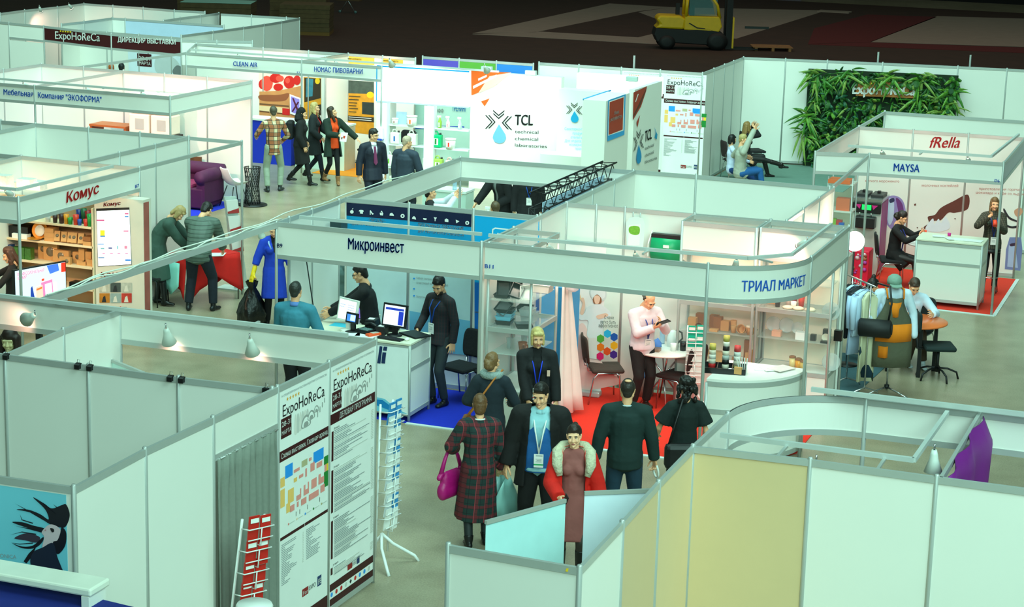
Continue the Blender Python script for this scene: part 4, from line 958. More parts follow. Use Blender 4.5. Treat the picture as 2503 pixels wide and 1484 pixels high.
one(MB().box((-20.15,35.28,.72),(.5,.05,.34)),'chair_backboard',mat((110,70,44),.6),'brown wooden board behind the purple sofa','board')
one(MB().box((-20.4,34.2,.6),(.6,.5,.04)),'side_table',mat((214,190,140),.5),'pale wooden table edge in front of the purple sofa','table')
t=thing('wire_basket','tall black openwork wire bin on a round base by the furniture booth','bin',(-18.75,35.3,0))
MB().lathe([(.3,0),(.3,.02),(.1,.04)],n=28).obj('base',BLACK,t);w=MB()
for k in range(18):
 for g in(1,-1):w.tube([((.13+.03*abs(j-4)/4)*math.cos(k*math.pi/9+g*j*.16),(.13+.03*abs(j-4)/4)*math.sin(k*math.pi/9+g*j*.16),.04+j*.09)for j in range(9)],.006,4)
w.obj('wire_mesh',BLACK,t);MB().tube([(.165*math.cos(k*math.pi/10),.165*math.sin(k*math.pi/10),.77)for k in range(20)],.01,close=True).obj('rim',BLACK,t)
WOOD=mat((176,92,40),.5,vary=.25,scale=3)
t=thing('wardrobe','reddish wooden wardrobe in the furniture booth under its lettering','wardrobe',(atY(8,270,35.2).x,35.2,0));MB().box((0,0,1.0),(.9,.5,2.0)).obj('carcass',WOOD,t)
for s in(-1,1):MB().box((s*.225,-.26,1.0),(.43,.02,1.9)).obj('door',mat((196,104,48),.5,vary=.2,scale=3),t)
t=thing('desk','low wooden desk edge along the wall of the furniture booth','desk',(atY(275,312,34.9).x,34.95,0));DZ=atY(275,310,34.7).z;MB().box((0,0,DZ),(.85,.5,.04)).obj('desk_top',WOOD,t)
for x in(-.4,.4):MB().box((x,0,DZ/2),(.04,.46,DZ)).obj('side_panel',WOOD,t)
AZ=atY(375,326,34.9).z
for i,(x,z)in enumerate(((0,0),(0,1),(1,0),(1,1))):
 t=thing('appliance',('cream kitchen appliance, lower outer one of the stack of four','cream kitchen appliance, upper outer one of the stack of four','cream kitchen appliance, lower inner one of the stack of four','cream kitchen appliance, upper inner one of the stack of four')[i],'appliance',(atY(352,325,34.9).x+x*.5,34.9,AZ+z*.42))
 MB().box((0,0,.2),(.46,.4,.4)).obj('casing',mat((240,226,208),.4),t,bevel=.03);MB().box((.02,-.203,.2),(.2,.006,.22)).obj('panel_window',mat((176,180,172),.3),t)
one(MB().box((atY(378,330,34.9).x,34.9,AZ/2),(1.05,.45,AZ)),'pedestal',mat((40,34,30),.6),'dark pedestal under the stack of cream appliances','pedestal')
# ---- aisle by the packaging booth
t=thing('draped_table','folding table with a red cloth corner hanging down, two people bending over it','table',(-15.45,27.55,0));ZT=.75
q4=[(-15.95,27.0),(-15.35,26.75),(-14.95,27.7),(-15.55,27.98)]
MB().prism([(x,y,ZT-.03)for x,y in q4],(0,0,.03)).obj('table_top',mat((230,226,216),.5),t,True)
for x,y in q4:MB().tube([(x*.97+-15.45*.03,y*.97+27.4*.03,0),(x*.97-15.45*.03,y*.97+27.4*.03,ZT-.03)],.013).obj('leg',mat((120,118,110),.5),t,True)
t=thing('tablecloth','red tablecloth with pointed corners on the folding table','tablecloth',(-15.45,27.4,ZT));RC=mat((214,20,12),.85,vary=.12,scale=8);b=MB()
Q=[V((x,y,ZT+.006))for x,y in q4];cen=sum(Q,V((0,0,0)))/4;b.poly(Q)
for i in range(4):
 a,c=Q[i],Q[(i+1)%4];nrm=(c-a).normalized().cross(Z3);nrm=nrm if nrm.dot((a+c)/2-cen)>0 else-nrm
 rows=[]
 for j in range(7):
  v=j/6;rows.append([a+(c-a)*(k/10)+nrm*(.012+.05*v+.025*v*math.sin(k*2.1+i))-Z3*(v*(.3+.32*abs(k/10-.5)*2))for k in range(11)])
 b.grid(rows)
b.obj('cloth',RC,t,True,solid=.004)
one(MB().prism([(-15.3,27.1,ZT+.012),(-15.02,27.3,ZT+.012),(-15.1,27.55,ZT+.012),(-15.42,27.35,ZT+.012)],(0,0,.004)),'paper_sheet',PAPER,'white paper with cut out edge lying on the red tablecloth','paper')
mb=MB();a,c=Q[0],Q[1];mb.grid([[a+(c-a)*(k/6*.6+.25)+V((-.03,-.07-.05*j/5,-.05-.13*j*(1-.3*abs(k-3)/3)))for k in range(7)]for j in range(5)]);one(mb,'table_flag',mat((150,220,210),.8),'small turquoise cloth hanging under the red tablecloth','cloth',solid=.004)
conf_chair('black chair against the white wall beside the woman in the green coat',-16.0,26.75,-80,(28,30,30),mat((20,20,20),.5))
# ---- signs, posters and printed panels
def project(p):
 d=V(p)-CAMP;z=d.dot(FWD);return(1251.5+FPX*d.dot(CR)/z,742+FPX*d.dot(CD)/z)
def sheet(parent,name,pl,u0,u1,z0,z1,m,off=.008):
 a,b=pl.uv(u0,z0,off),pl.uv(u1,z0,off);return MB().prism([a,b,b+Z3*(z1-z0),a+Z3*(z1-z0)],pl.n*-.002).obj(name,m,parent,True)
def uvprint(parent,name,pl,polys,off=.0095):
 mb=MB();ms=[]
 for i,q in enumerate(polys):
  m,pts=q[0],q[1]
  if m not in ms:ms.append(m)
  if len(q)>2 and q[2]:pts=[tuple(p)[:2]for p in smooth([(x,y,0)for x,y in pts])]
  mb.poly([pl.uv(p[0],p[1],off+i*.0001)for p in pts],ms.index(m))
 return mb.obj(name,ms,parent,True)
def uvl(parent,body,pl,u0,u1,z,cap,m,bold=.01,off=.011):return letter(parent,body,pl.uv(u0,z,off),pl.uv(u1,z,off),cap,m,bold)
R4=lambda u0,z0,u1,z1:[(u0,z0),(u1,z0),(u1,z1),(u0,z1)]
def star(u,z,r):return[(u+(r if k%2==0 else r*.42)*math.sin(k*math.pi/5),z+(r if k%2==0 else r*.42)*math.cos(k*math.pi/5))for k in range(10)]
ORG=mat((240,170,60),.5);PINK=mat((240,150,140),.6);TANB=mat((250,196,110),.6);SKYB=mat((30,150,240),.5);GRN=mat((20,130,50),.5);YEL=mat((250,205,40),.5);LGREY=mat((206,206,200),.6);MGREY=mat((160,162,158),.6)
def event_poster(booth,pl,u0,kind,w=.98,z0=.07,z1=2.45,fine=True):
 o=sheet(booth.r,'event_poster',pl,u0+.015,u0+w-.005,z0,z1,PAPER);U=lambda x:u0+x
 uvl(o,'8-я СПЕЦИАЛИЗИРОВАННАЯ ВЫСТАВКА ИНДУСТРИИ ГОСТЕПРИИМСТВА',pl,U(.06),U(.92),2.385,.02,GREYINK,.0)
 uvl(o,'ExpoHoReCa',pl,U(.08),U(.88),2.2,.115,INK,.006)
 uvprint(o,'star_print',pl,[(ORG,star(U(.17+.052*i),2.345,.022))for i in range(5)])
 uvprint(o,'date_box',pl,[(BROWN,R4(U(.05),2.0,U(.245),2.185))])
 uvl(o,'28-31',pl,U(.06),U(.235),2.11,.05,PAPER,.012,.0125);uvl(o,'МАРТА',pl,U(.06),U(.235),2.035,.04,PAPER,.012,.0125)
 P=[]
 for i in range(6):P.append((LGREY if i%2 else mat((226,222,214),.6),[(U(.3+i*.045),1.99+i*.006),(U(.35+i*.045),1.99+i*.006),(U(.34+i*.045),2.14),(U(.31+i*.045),2.15)],1))
 for i in range(3):
  c,r=U(.52+i*.1),.085-.02*i;z=2.0+.045*i
  P.append((MGREY,[(c-r,z),(c+r,z),(c+r*.8,z+r*.9),(c,z+r*1.3),(c-r*.8,z+r*.9)],1));P.append((PAPER,[(c-r*.8,z+.006),(c+r*.75,z+.006),(c+r*.55,z+r*.75),(c,z+r*1.05),(c-r*.6,z+r*.75)],1));P.append((MGREY,[(c-r*.5,z+.004),(c+r*.5,z+.004),(c+r*.36,z+r*.5),(c-r*.36,z+r*.5)],1))
 for i in range(4):P.append((MGREY,R4(U(.74+i*.045),2.03+i*.035,U(.752+i*.045),2.09+i*.03)))
 uvprint(o,'tent_print',pl,P)
 zb=1.79 if kind=='scheme' else 1.88
 uvprint(o,'title_band',pl,[(BROWN,R4(U(.015),zb,U(w-.005),zb+.1))])
 if kind=='scheme':
  uvl(o,'Схема выставки. Главная арена.',pl,U(.05),U(.95),zb+.028,.05,PAPER,.014,.0125)
  B=[(SKYB,.67,1.6,.87,1.71),(SKYB,.13,1.61,.27,1.73),(mat((190,180,140),.6),.44,1.63,.55,1.69),(GRN,.88,1.53,.99,1.61),(YEL,.93,1.46,.98,1.53),(PINK,.89,1.46,.93,1.53),(GRN,.88,1.31,.985,1.46),(TANB,.04,1.55,.12,1.64),(TANB,.04,1.36,.12,1.53),(TANB,.18,1.36,.29,1.49),(TANB,.15,1.28,.22,1.37),(TANB,.29,1.53,.35,1.57)]
  B+=[(PINK,a,b,a+c,b+d)for a,b,c,d in((.29,1.62,.11,.03),(.58,1.65,.05,.03),(.39,1.54,.08,.03),(.51,1.52,.03,.08),(.61,1.54,.08,.08),(.73,1.54,.11,.05),(.34,1.34,.08,.05),(.41,1.35,.02,.09),(.48,1.35,.1,.05),(.48,1.4,.03,.05),(.56,1.4,.02,.06),(.63,1.37,.1,.09),(.77,1.37,.11,.06),(.77,1.43,.04,.04),(.22,1.27,.08,.06),(.35,1.28,.03,.05),(.43,1.27,.1,.06),(.58,1.27,.19,.06),(.81,1.28,.08,.07))]
  B+=[(INK,a,1.2,a+.006,1.245)for a in(.33,.4,.55,.79)]
  for i,m_ in enumerate((PINK,mat((250,220,190),.6),SKYB,GRN,mat((190,180,140),.6))):B.append((m_,.18+.16*i,1.16,.2+.16*i,1.18));B.append((LGREY,.21+.16*i,1.165,.3+.16*i,1.172))
  uvprint(o,'floor_plan_print',pl,[(m_,R4(U(a),b,U(c),d))for m_,a,b,c,d in B])
  uvprint(o,'list_band',pl,[(BROWN,R4(U(.04),1.05,U(w-.02),1.08)),(PAPER,R4(U(.5),1.05,U(.505),1.08))])
  r=random.Random(2);L=[]
  for c in(.06,.53):
   for i in range(24 if c<.5 else 18):L.append((GREYINK,R4(U(c),1.0-i*.0165,U(c+.05+r.random()*.24),1.007-i*.0165)))
  for i in range(18):L.append((LGREY,R4(U(.46),1.0-i*.0165,U(.475),1.007-i*.0165)))
  uvprint(o,'print_line',pl,L);zz=.37
  uvprint(o,'logo',pl,[(mat((150,30,30),.5),R4(U(.46),zz,U(.58),zz+.075)),(mat((30,60,110),.5),R4(U(.76),zz+.0,U(.84),zz+.1))])
  uvl(o,'Far',pl,U(.47),U(.57),zz+.015,.04,PAPER,.01,.0125);uvl(o,'EXPO',pl,U(.59),U(.72),zz+.025,.045,GREYINK,.01,.0125);uvl(o,'FE',pl,U(.77),U(.83),zz+.02,.055,PAPER,.02,.0125)
  uvprint(o,'bottom_band',pl,[(BROWN,R4(U(.015),z0,U(w-.005),.22))])
 else:
  uvl(o,'ДЕЛОВАЯ ПРОГРАММА',pl,U(.2),U(.88),zb+.026,.055,PAPER,.014,.0125)
  r=random.Random(4);L=[];D=[]
  for d,zt,zb_ in(('28 марта',1.84,1.52),('29 марта',1.46,1.01),('30 марта',.96,.55),('31 марта',.49,.39)):
   D.append((BROWN,R4(U(.045),zb_,U(.085),zt-.03)));n=int((zt-zb_)/.0165);uvl(o,d,pl,U(.09),U(.2),zt-.018,.02,INK,.0)
   for i in range(1,n):L.append((GREYINK if r.random()<.8 else LGREY,R4(U(.1),zt-.02-i*.0165,U(.3+r.random()*.58),zt-.012-i*.0165)));L.append((LGREY,R4(U(.88),zt-.02-i*.0165,U(.93),zt-.012-i*.0165)))
  uvprint(o,'day_marking',pl,D);uvprint(o,'print_line',pl,L);zz=.32
  uvprint(o,'logo',pl,[(mat((150,30,30),.5),R4(U(.4),zz,U(.5),zz+.06)),(mat((30,60,110),.5),R4(U(.6),zz,U(.66),zz+.07))]);uvl(o,'EXPO',pl,U(.5),U(.59),zz+.015,.035,GREYINK,.01,.0125)
  uvprint(o,'bottom_band',pl,[(BROWN,R4(U(.03),.225,U(w-.005),.3)),(BROWN,R4(U(.03),z0,U(w-.005),.15))])
  uvprint(o,'sponsor_logo',pl,[([SKYB,mat((200,40,40),.5),mat((200,40,40),.5),LGREY,INK,mat((220,40,30),.5),SKYB,SKYB,LGREY][i],[(U(.07+i*.1+.024*math.cos(a)),.19+.024*math.sin(a))for a in[k*math.pi/(2 if i==4 else 5)for k in range(4 if i==4 else 10)]])for i in range(9)])
 return o
pa=Plane(side[3],side[5]);event_poster(fr,pa,0,'scheme');event_poster(fr,pa,.985,'programme',w=.97)
pf=Plane(far[2],far[4]);event_poster(fw,pf,.99,'scheme',w=.95);event_poster(fw,pf,.02,'programme',w=.98)
# hair portrait on the front poster
pp=Plane((-10.2,11.94),side[0]);SK1=mat((214,190,198),.6);HR=mat((16,14,28),.5);HR2=mat((60,48,66),.6)
ps=sheet(fr.r,'portrait_poster',pp,0,2.28,.1,2.43,mat((120,205,226),.5,vary=.12,scale=1.2))
K=lambda*pts:[(x/3.711,1084+y/3.711)for x,y in pts]
pprint_(ps,'portrait_print',pp,[(HR2,K((130,860),(240,815),(360,850),(330,900),(230,880)),1),(HR,K((300,490),(400,545),(470,590),(560,560),(600,555),(632,640),(615,720),(575,765),(470,740),(400,700),(330,650),(250,620),(150,600),(250,600),(360,640),(440,690),(410,600)),1),(HR,K((110,715),(200,715),(300,745),(400,770),(420,800),(320,790),(230,760)),1),(HR,K((110,905),(200,935),(300,925),(390,850),(380,900),(310,950),(200,950)),1),(HR,K((215,1070),(260,1000),(330,930),(300,1010),(240,1090))),(SK1,K((455,735),(540,770),(550,840),(520,885),(440,930),(385,945),(400,850),(380,800)),1),(HR,K((560,760),(600,810),(590,930),(520,1005),(480,900),(520,880),(545,820)),1),(mat((18,28,52),.6),K((385,945),(480,905),(520,1030),(560,1130),(575,1180),(440,1150),(300,1130),(275,1050),(310,980)),1),(INK,K((455,770),(485,775),(490,800),(470,805)),1),(mat((190,130,140),.6),K((400,790),(415,780),(420,795)))],.012)
pprint_(ps,'hair_print',pp,[(HR,K((a,b),(c,d),(e,f_),(e-4,f_+9),(c-4,d+7)))for a,b,c,d,e,f_ in((135,545,260,610,400,690),(480,550,520,580,560,600),(90,830,200,800,330,820),(140,750,260,770,380,800),(180,640,200,690,300,720),(320,500,420,570,500,640),(95,900,180,910,300,900))],.011)
pletter(ps,'ONICA',pp,(0,1084+1035/3.711),(40,1084+1048/3.711),.032,GREYINK,0,.013)
# cleaning booth lettering etc: fascia signs
TXT=mat((0,84,190),.5)
def sign(booth,body,pa_,pb_,a,b,cap,m=TXT,bold=.022,shear=0.):return pletter(booth.r,body,Plane(pa_,pb_),a,b,cap,m,bold,.02,shear=shear)
sign(mb9,'Микроинвест',(XL9,22.1),(-8.62,22.1),(851,609),(987,619),.15)
sign(mb9,'B9',(XL9,22.1),(-8.62,22.1),(677,605),(690,606),.055);sign(tb,'B11',(-8.58,22.12),(-5.8,22.16),(1185,655),(1206,657),.05)
sign(kb,'Комус',K1,K2,(163,496),(241,472),.15,mat((196,20,22),.5),.03,.15);sign(kb,'B7',K1,K2,(331,460),(340,457),.05)
E1_,E2_=(-24.2,32.4),(-18.88,32.32)
sign(ek,'Мебельная',E1_,E2_,(9,231),(81,237),.11);sign(ek,'Компания "ЭКОФОРМА"',E1_,E2_,(93,239),(248,251),.11)
sign(cl,'CLEAN AIR',C1,C3,(570,161),(629,164),.105);sign(cl,'НОМАС ПИВОВАРНИ',C1,C3,(768,175),(886,181),.11);sign(cl,'E1',C1,C3,(726,179),(732,179),.04)
sign(ms,'MAYSA',(-5.79,32.0),M1,(2184,418),(2247,421),.13);sign(ms,'D6',(-5.79,32.0),M1,(2431,445),(2443,446),.05)
pr=Plane((-6.6,35.28),(-3.72,35.4));pletter(ms.r,'fRella',pr,(2270,361),(2344,361),.2,mat((206,30,34),.5),.02,.012,shear=.25)
for(a,b,s_)in(((2115,445),(2198,446),'мягкого мороженого'),((2253,456),(2342,457),'молочных коктейлей'),((2393,464),(2503,467),'приготовления горячего'),((2385,473),(2503,478),'шоколада и кофе со льдом')):pletter(ms.r,s_,pr,a,b,.045,mat((190,110,100),.6),.004,.01)
LIL=mat((150,130,190),.6,vary=.25,scale=4);CHO=mat((104,52,42),.5,vary=.2)
pprint_(ms.r,'chocolate_print',pr,[(CHO,[(2366,476),(2366,510),(2335,520),(2318,520),(2300,538),(2284,540),(2270,546),(2262,560),(2258,555),(2270,545),(2268,530),(2285,525),(2300,508),(2330,492)],1),(mat((226,232,240),.5),[(2262,558),(2280,534),(2284,548),(2294,535),(2300,545),(2312,530),(2322,556),(2300,566),(2275,566)],1),(CHO,[(2234,499),(2239,497),(2239,502),(2235,503)]),(CHO,[(2240,556),(2244,555),(2243,559)]),(CHO,[(2332,534),(2336,533),(2335,537)])],.009)
pprint_(ms.r,'ice_cream_print',pr,[(LIL,[(2165,485),(2185,478),(2205,488),(2214,515),(2212,545),(2196,566),(2178,560),(2164,540),(2160,510)],1),(mat((190,200,226),.5),[(2168,490),(2184,488),(2184,530),(2174,550),(2166,520)],1),(mat((110,50,120),.5),[(2190,484),(2206,500),(2210,540),(2198,560),(2196,520)],1),(mat((40,40,80),.6),[(2174,488),(2184,484),(2186,492),(2176,496)],1)],.009)
pprint_(ms.r,'coffee_print',pr,[(mat((120,128,178),.5),[(2468,580),(2496,580),(2499,610),(2494,662),(2456,658),(2459,610)]),(mat((176,186,220),.5),[(2466,600),(2482,600),(2488,655),(2462,652)]),(mat((60,30,60),.6),[(2470,596),(2484,594),(2484,600),(2470,602)],1),(mat((30,20,30),.6),[(2450,545),(2472,553),(2488,551),(2488,556),(2472,558),(2450,550)],1),(mat((40,30,40),.6),[(2455,510),(2468,530),(2488,540),(2486,543),(2466,535),(2453,516)],1),(mat((206,150,120),.6),[(2480,514),(2494,508),(2500,518),(2490,530),(2481,525)],1)],.009)
# rounded fascia lettering follows the arc
def arc_letter(parent,body,c,r,x0,x1,z,cap,m):
 A=[(-math.pi/2+k*math.pi/400)for k in range(201)];X=[project((c[0]+r*math.cos(a),c[1]+r*math.sin(a),z))[0]for a in A]
 a0=A[min(range(201),key=lambda i:abs(X[i]-x0))];a1=A[min(range(201),key=lambda i:abs(X[i]-x1))]
 me=text_mesh(body);co=[v+V((d,0,0))for d in(-.018,0,.018)for v in me.v];nv_=len(me.v);lo=min(v.x for v in co);hi=max(v.x for v in co);off=wloc(parent)
 vs=[V((c[0]+r*math.cos(a),c[1]+r*math.sin(a),z+v.y*cap/.73))-off for v in co for a in[a0+(a1-a0)*(v.x-lo)/(hi-lo)]]
 mm=bpy.data.meshes.new('lettering');mm.from_pydata([tuple(v)for v in vs],[],[tuple(i+k*nv_ for i in p)for k in range(3)for p in me.f]);mm.materials.append(m);o=bpy.data.objects.new('lettering',mm);COL.objects.link(o);o.parent=parent
arc_letter(tb.r,'ТРИАЛ МАРКЕТ',(-5.8,23.16),1.018,1812,1968,2.2,.13,TXT)
# organisers' signs
pe=Plane(E[1],E[2]);pe2=Plane(E[2],E[3]);pletter(ex.r,'ExpoHoReCa',pe,(135,95),(244,101),.2,PAPER,.012,.02);pletter(ex.r,'ДИРЕКЦИЯ ВЫСТАВКИ',pe2,(288,102),(429,109),.12,PAPER,.03,.02)
pprint_(ex.r,'star_print',pe,[(YEL,[(x+(3 if k%2==0 else 1.3)*math.sin(k*math.pi/5),y-(3 if k%2==0 else 1.3)*math.cos(k*math.pi/5))for k in range(10)])for x,y in((148,76),(154,76.5),(160,77),(166,77.5),(172,78))],.02)
pi_=Plane(exb[2],exb[5]);po=pprint_(ex.r,'inner_poster',pi_,[(mat((224,234,244),.5),[(312,112),(446,120),(446,185),(315,180)]),(mat((200,206,208),.6),[(378,150),(392,134),(410,134),(430,146),(440,165),(420,178),(384,178)],1),(mat((120,124,126),.6),[(422,172),(432,160),(444,165),(446,182),(426,182)],1),(BROWN,[(335,130),(370,133),(371,164),(336,161)])],.012)
pletter(po,'ExpoHoRe',pi_,(336,124),(446,131),.2,INK,.01,.02);pletter(po,'28-31',pi_,(339,146),(367,149),.1,PAPER,.012,.024);pletter(po,'МАРТА',pi_,(340,157),(368,160),.08,PAPER,.012,.024)
# ---- software booth back wall
p9=Plane(back9[0],back9[3]);NAVY=mat((8,24,62),.5);CY1=mat((0,150,206),.5,vary=.04);CY2=mat((0,170,232),.5,vary=.04)
bo=pprint_(mb9 .r,'blue_banner',p9,[(CY1,[(847,527),(996,539),(996,574),(847,560)]),(CY1,[(1001,541),(1152,555),(1152,590),(1001,575)]),(NAVY,[(847,495),(996,508),(996,539),(847,527)]),(NAVY,[(1001,509),(1153,524),(1152,555),(1001,541)]),(CY2,[(1160,527),(1318,542),(1318,700),(1160,690)]),(mat((214,234,236),.5),[(847,560),(996,574),(996,830),(847,805)]),(mat((206,232,232),.5),[(1001,575),(1152,590),(1152,870),(1001,850)]),(mat((120,190,220),.5,vary=.3,scale=2),[(1001,760),(1152,785),(1152,870),(1001,850)]),(mat((10,110,200),.5),[(1160,690),(1318,700),(1318,880),(1160,870)])],.009)
pletter(bo,'- MSPOS.RU -',p9,(899,540),(942,544),.045,PAPER,.012,.022);pletter(bo,'УДОБНАЯ СИСТЕМА УЧЕТА В ОБЛАКЕ',p9,(857,549),(985,558),.05,PAPER,.016,.022)
pletter(bo,'ПРОГРАММНОЕ ОБЕСПЕЧЕНИЕ',p9,(1022,554),(1133,564),.05,PAPER,.016,.022);pletter(bo,'ДЛЯ РЕСТОРАННОГО БИЗНЕСА',p9,(1022,567),(1134,578),.05,PAPER,.016,.022)
ci=lambda x,y,r,k=10:[(x+r*math.cos(2*math.pi*i/k),y+r*math.sin(2*math.pi*i/k))for i in range(k)]
W_=PAPER
pprint_(bo,'icon_print',p9,[(W_,ci(860,518,4.5)),(W_,[(860,513),(862,509),(864,509)]),(W_,[(878,514),(882,513),(888,514),(889,518),(887,518),(887,523),(880,522),(880,517),(877,517)]),(W_,[(904,515),(906,514),(910,520),(914,523),(910,525),(906,519),(906,525),(904,525)]),(W_,[(928,520),(937,521),(936,527),(929,526)]),(W_,[(930,520),(932,515),(934,516),(936,521),(934,521),(932,518)]),(W_,[(952,527),(953,522),(958,520),(962,524),(963,528)]),(W_,ci(984,528,5.2)),(NAVY,ci(984,528,2)),(W_,[(1007,535),(1008,531),(1012,528),(1016,532),(1017,537)]),(W_,[(1034,533),(1043,534),(1042,538),(1035,537)]),(W_,[(1060,531),(1068,532),(1064.5,537),(1064.5,541),(1062.5,541),(1062.5,536)]),(W_,[(1087,537),(1091,534),(1096,537),(1096,543),(1087,542)]),(W_,[(1114,537),(1123,541),(1115,546)]),(W_,ci(1142,545,5)),(NAVY,ci(1142,545,2))],.0215)
rr_=[(1203,560),(1210,556),(1300,566),(1305,572),(1304,610),(1200,604)]
pprint_(bo,'screen_outline',p9,[(W_,rr_),(CY2,[(1206,562),(1211,559.5),(1297,569),(1301,574),(1300,606),(1203,601)])],.0215);pletter(bo,'P',p9,(1215,578),(1221,578.5),.05,W_,0,.024)
for y,s_,x1 in((664,'Установка прав доступа пользователей',1118),(682,'Гибкая система лояльности',1085),(693,'(счастливый час, акции, карты)',1095),(727,'Бонусные карты',1060),(733,'од 60 дней',1113)):pletter(bo,s_,p9,(1018 if 'од 60' not in s_ else 1086,y),(x1,y+(x1-1018)*.085),.03,MGREY,.004,.022)
pprint_(bo,'bullet_dot',p9,[(SKYB,ci(1012,y,2.2))for y in(662,681,706,723)],.0215);pletter(bo,'www',p9,(1161,765),(1174,766),.035,W_,.01,.022)
# counter print
pcn=Plane((-10.75,22.44),(-9.7,22.44));DN=mat((16,44,92),.5);cn=[o for o in COL.objects if o.get('label')=='white front counter with blue wave print and payment devices'][0]
pprint_(cn,'wave_print',pcn,[(mat((240,246,248),.5),[(905,842),(998,852),(997,1015),(905,1003)]),(mat((120,200,230),.5),[(905,968),(940,975),(970,1000),(996,1012),(905,1003)],0),(mat((0,130,200),.5),[(905,975),(935,978),(975,1008),(988,1014),(960,1006),(905,985)],0),(DN,[(928,846),(935,847),(930,889),(922,888)]),(DN,[(938,847),(947,848),(945,858),(936,857)]),(DN,[(935,861),(944,862),(941,889),(932,888)]),(DN,[(905,846),(915,846),(921,868),(918,888),(905,887)])],.012)
# storage booth wall dirt spot, rail sticker
pw=Plane(front_back[1],front_back[4]);pprint_(fr.r,'stain',pw,[(mat((110,96,70),.8),[(124,1043),(128,1043),(127,1046),(123,1046)],1)],.01)
prb=Plane((-4.88,12.02),T(1417,1387));pprint_(rb.r,'sticker',prb,[(YEL,[(1384,1390),(1390,1389),(1388,1398),(1382,1397)])],.02)
# ---- chef banner
CH=mat((226,230,230),.6);SKC=mat((240,196,170),.6)
pprint_(ch,'chef_print',pc_,[(mat((246,208,200),.5),[(1380,880),(1420,790),(1450,840),(1480,900),(1512,925),(1512,940),(1380,955)],1),(mat((206,214,212),.6),[(1441,714),(1450,700),(1468,698),(1482,712),(1478,734),(1450,732)],1),(CH,[(1444,714),(1452,703),(1468,701),(1479,713),(1475,730),(1451,729)],1),(mat((150,96,60),.6),[(1450,728),(1460,720),(1470,730),(1468,742),(1452,742)],1),(SKC,[(1452,726),(1460,722),(1467,728),(1463,742),(1455,742)],1),(CH,[(1435,752),(1455,744),(1475,748),(1494,768),(1480,780),(1474,785),(1470,826),(1436,824),(1438,785),(1418,782),(1416,768),(1428,766)],1),(SKC,[(1418,766),(1424,742),(1419,732),(1426,728),(1430,744),(1426,768)],1),(mat((226,196,150),.6),[(1407,704),(1412,703),(1422,732),(1418,733)]),(SKC,[(1458,772),(1480,766),(1486,772),(1464,780)],1),(mat((226,220,214),.6),[(1438,826),(1470,826),(1474,880),(1440,876)])],.012)
for y,s_,x0,x1 in((780,'С нами',1477,1500),(791,'легко быть',1467,1505),(800,'эффективнее',1463,1510)):pletter(ch,s_,pc_,(x0,y),(x1,y+1),.05,mat((60,70,60),.6),.006,.024)
hx=lambda x,y:[(x+10*math.sin(k*math.pi/3),y+10.5*math.cos(k*math.pi/3))for k in range(6)]
pprint_(ch,'hexagon_print',pc_,[(mat(c,.5),hx(x,y))for c,x,y in(((40,180,226),1485,816),((20,90,180),1501,824),((90,170,60),1468,828),((244,120,20),1468,849),((252,176,20),1501,845),((240,80,20),1484,859),((226,20,100),1467,871),((70,30,130),1500,867))],.024)
# ---- brewery and tomato posters
pk_=Plane(bk[0],bk[5]);RED1,RED2=mat((214,40,36),.35),mat((236,84,70),.3);WOODP=mat((206,140,84),.6,vary=.2)
def blobs(x,y,rx,ry,k=12):return[(x+rx*math.cos(2*math.pi*i/k),y+ry*math.sin(2*math.pi*i/k))for i in range(k)]
pprint_(cl.r,'tomato_poster',pk_,[(mat((244,226,206),.5),[(633,178),(735,184),(735,296),(633,288)]),(RED1,blobs(641,206,9,12)),(RED2,blobs(652,204,15,19)),(RED1,blobs(674,191,15,12)),(RED2,blobs(684,192,10,8)),(RED1,blobs(707,201,14,16)),(RED2,blobs(703,197,6,7)),(RED1,blobs(680,213,12,9)),(RED1,blobs(726,196,9,12)),(WOODP,[(634,224),(680,222),(735,210),(735,296),(634,289)]),(mat((150,84,50),.6),[(634,233),(680,232),(706,228),(700,244),(680,248),(640,246)],1),(mat((120,80,50),.6),[(634,252),(706,258),(706,262),(634,256)]),(mat((236,206,160),.6),[(634,258),(706,264),(706,278),(634,270)]),(mat((110,70,44),.6),[(634,270),(706,278),(706,281),(634,273)]),(RED1,[(690,264),(708,266),(708,282),(690,280)])],.01)
GOLD=mat((222,150,30),.6,vary=.25,scale=9);DKB=mat((52,44,30),.5)
pprint_(cl.r,'brewery_poster',pk_,[(GOLD,[(742,188),(785,191),(785,300),(742,298)]),(DKB,[(744,190),(784,193),(784,240),(744,250)]),(mat((60,130,150),.4,vary=.4,scale=8),[(749,192),(766,193),(764,235),(748,238)]),(mat((250,196,30),.5),blobs(776,198,6,8)),(DKB,[(768,258),(785,255),(785,280),(768,282)])],.01)
bp=pprint_(cl.r,'brewery_poster',pk_,[(GOLD,[(846,196),(914,200),(914,330),(846,322)]),(mat((70,84,76),.5,vary=.5,scale=9),[(846,196),(914,200),(914,230),(846,228)]),(mat((250,196,30),.5),blobs(905,232,9,8)),(mat((40,52,50),.5,vary=.5,scale=9),[(885,249),(914,251),(914,281),(885,279)]),(DKB,[(846,282),(914,287),(914,299),(846,295)])],.01)
pprint_(bp,'print_line',pk_,[(DKB,[(853,y),(853+w_,y+w_*.05),(853+w_,y+2+w_*.05),(853,y+2)])for y,w_ in((234,28),(242,24),(250,20),(257,18),(264,22),(272,18))]+[(PAPER,[(852,y),(908,y+4),(908,y+5.5),(852,y+1.5)])for y in(285,290)],.03)
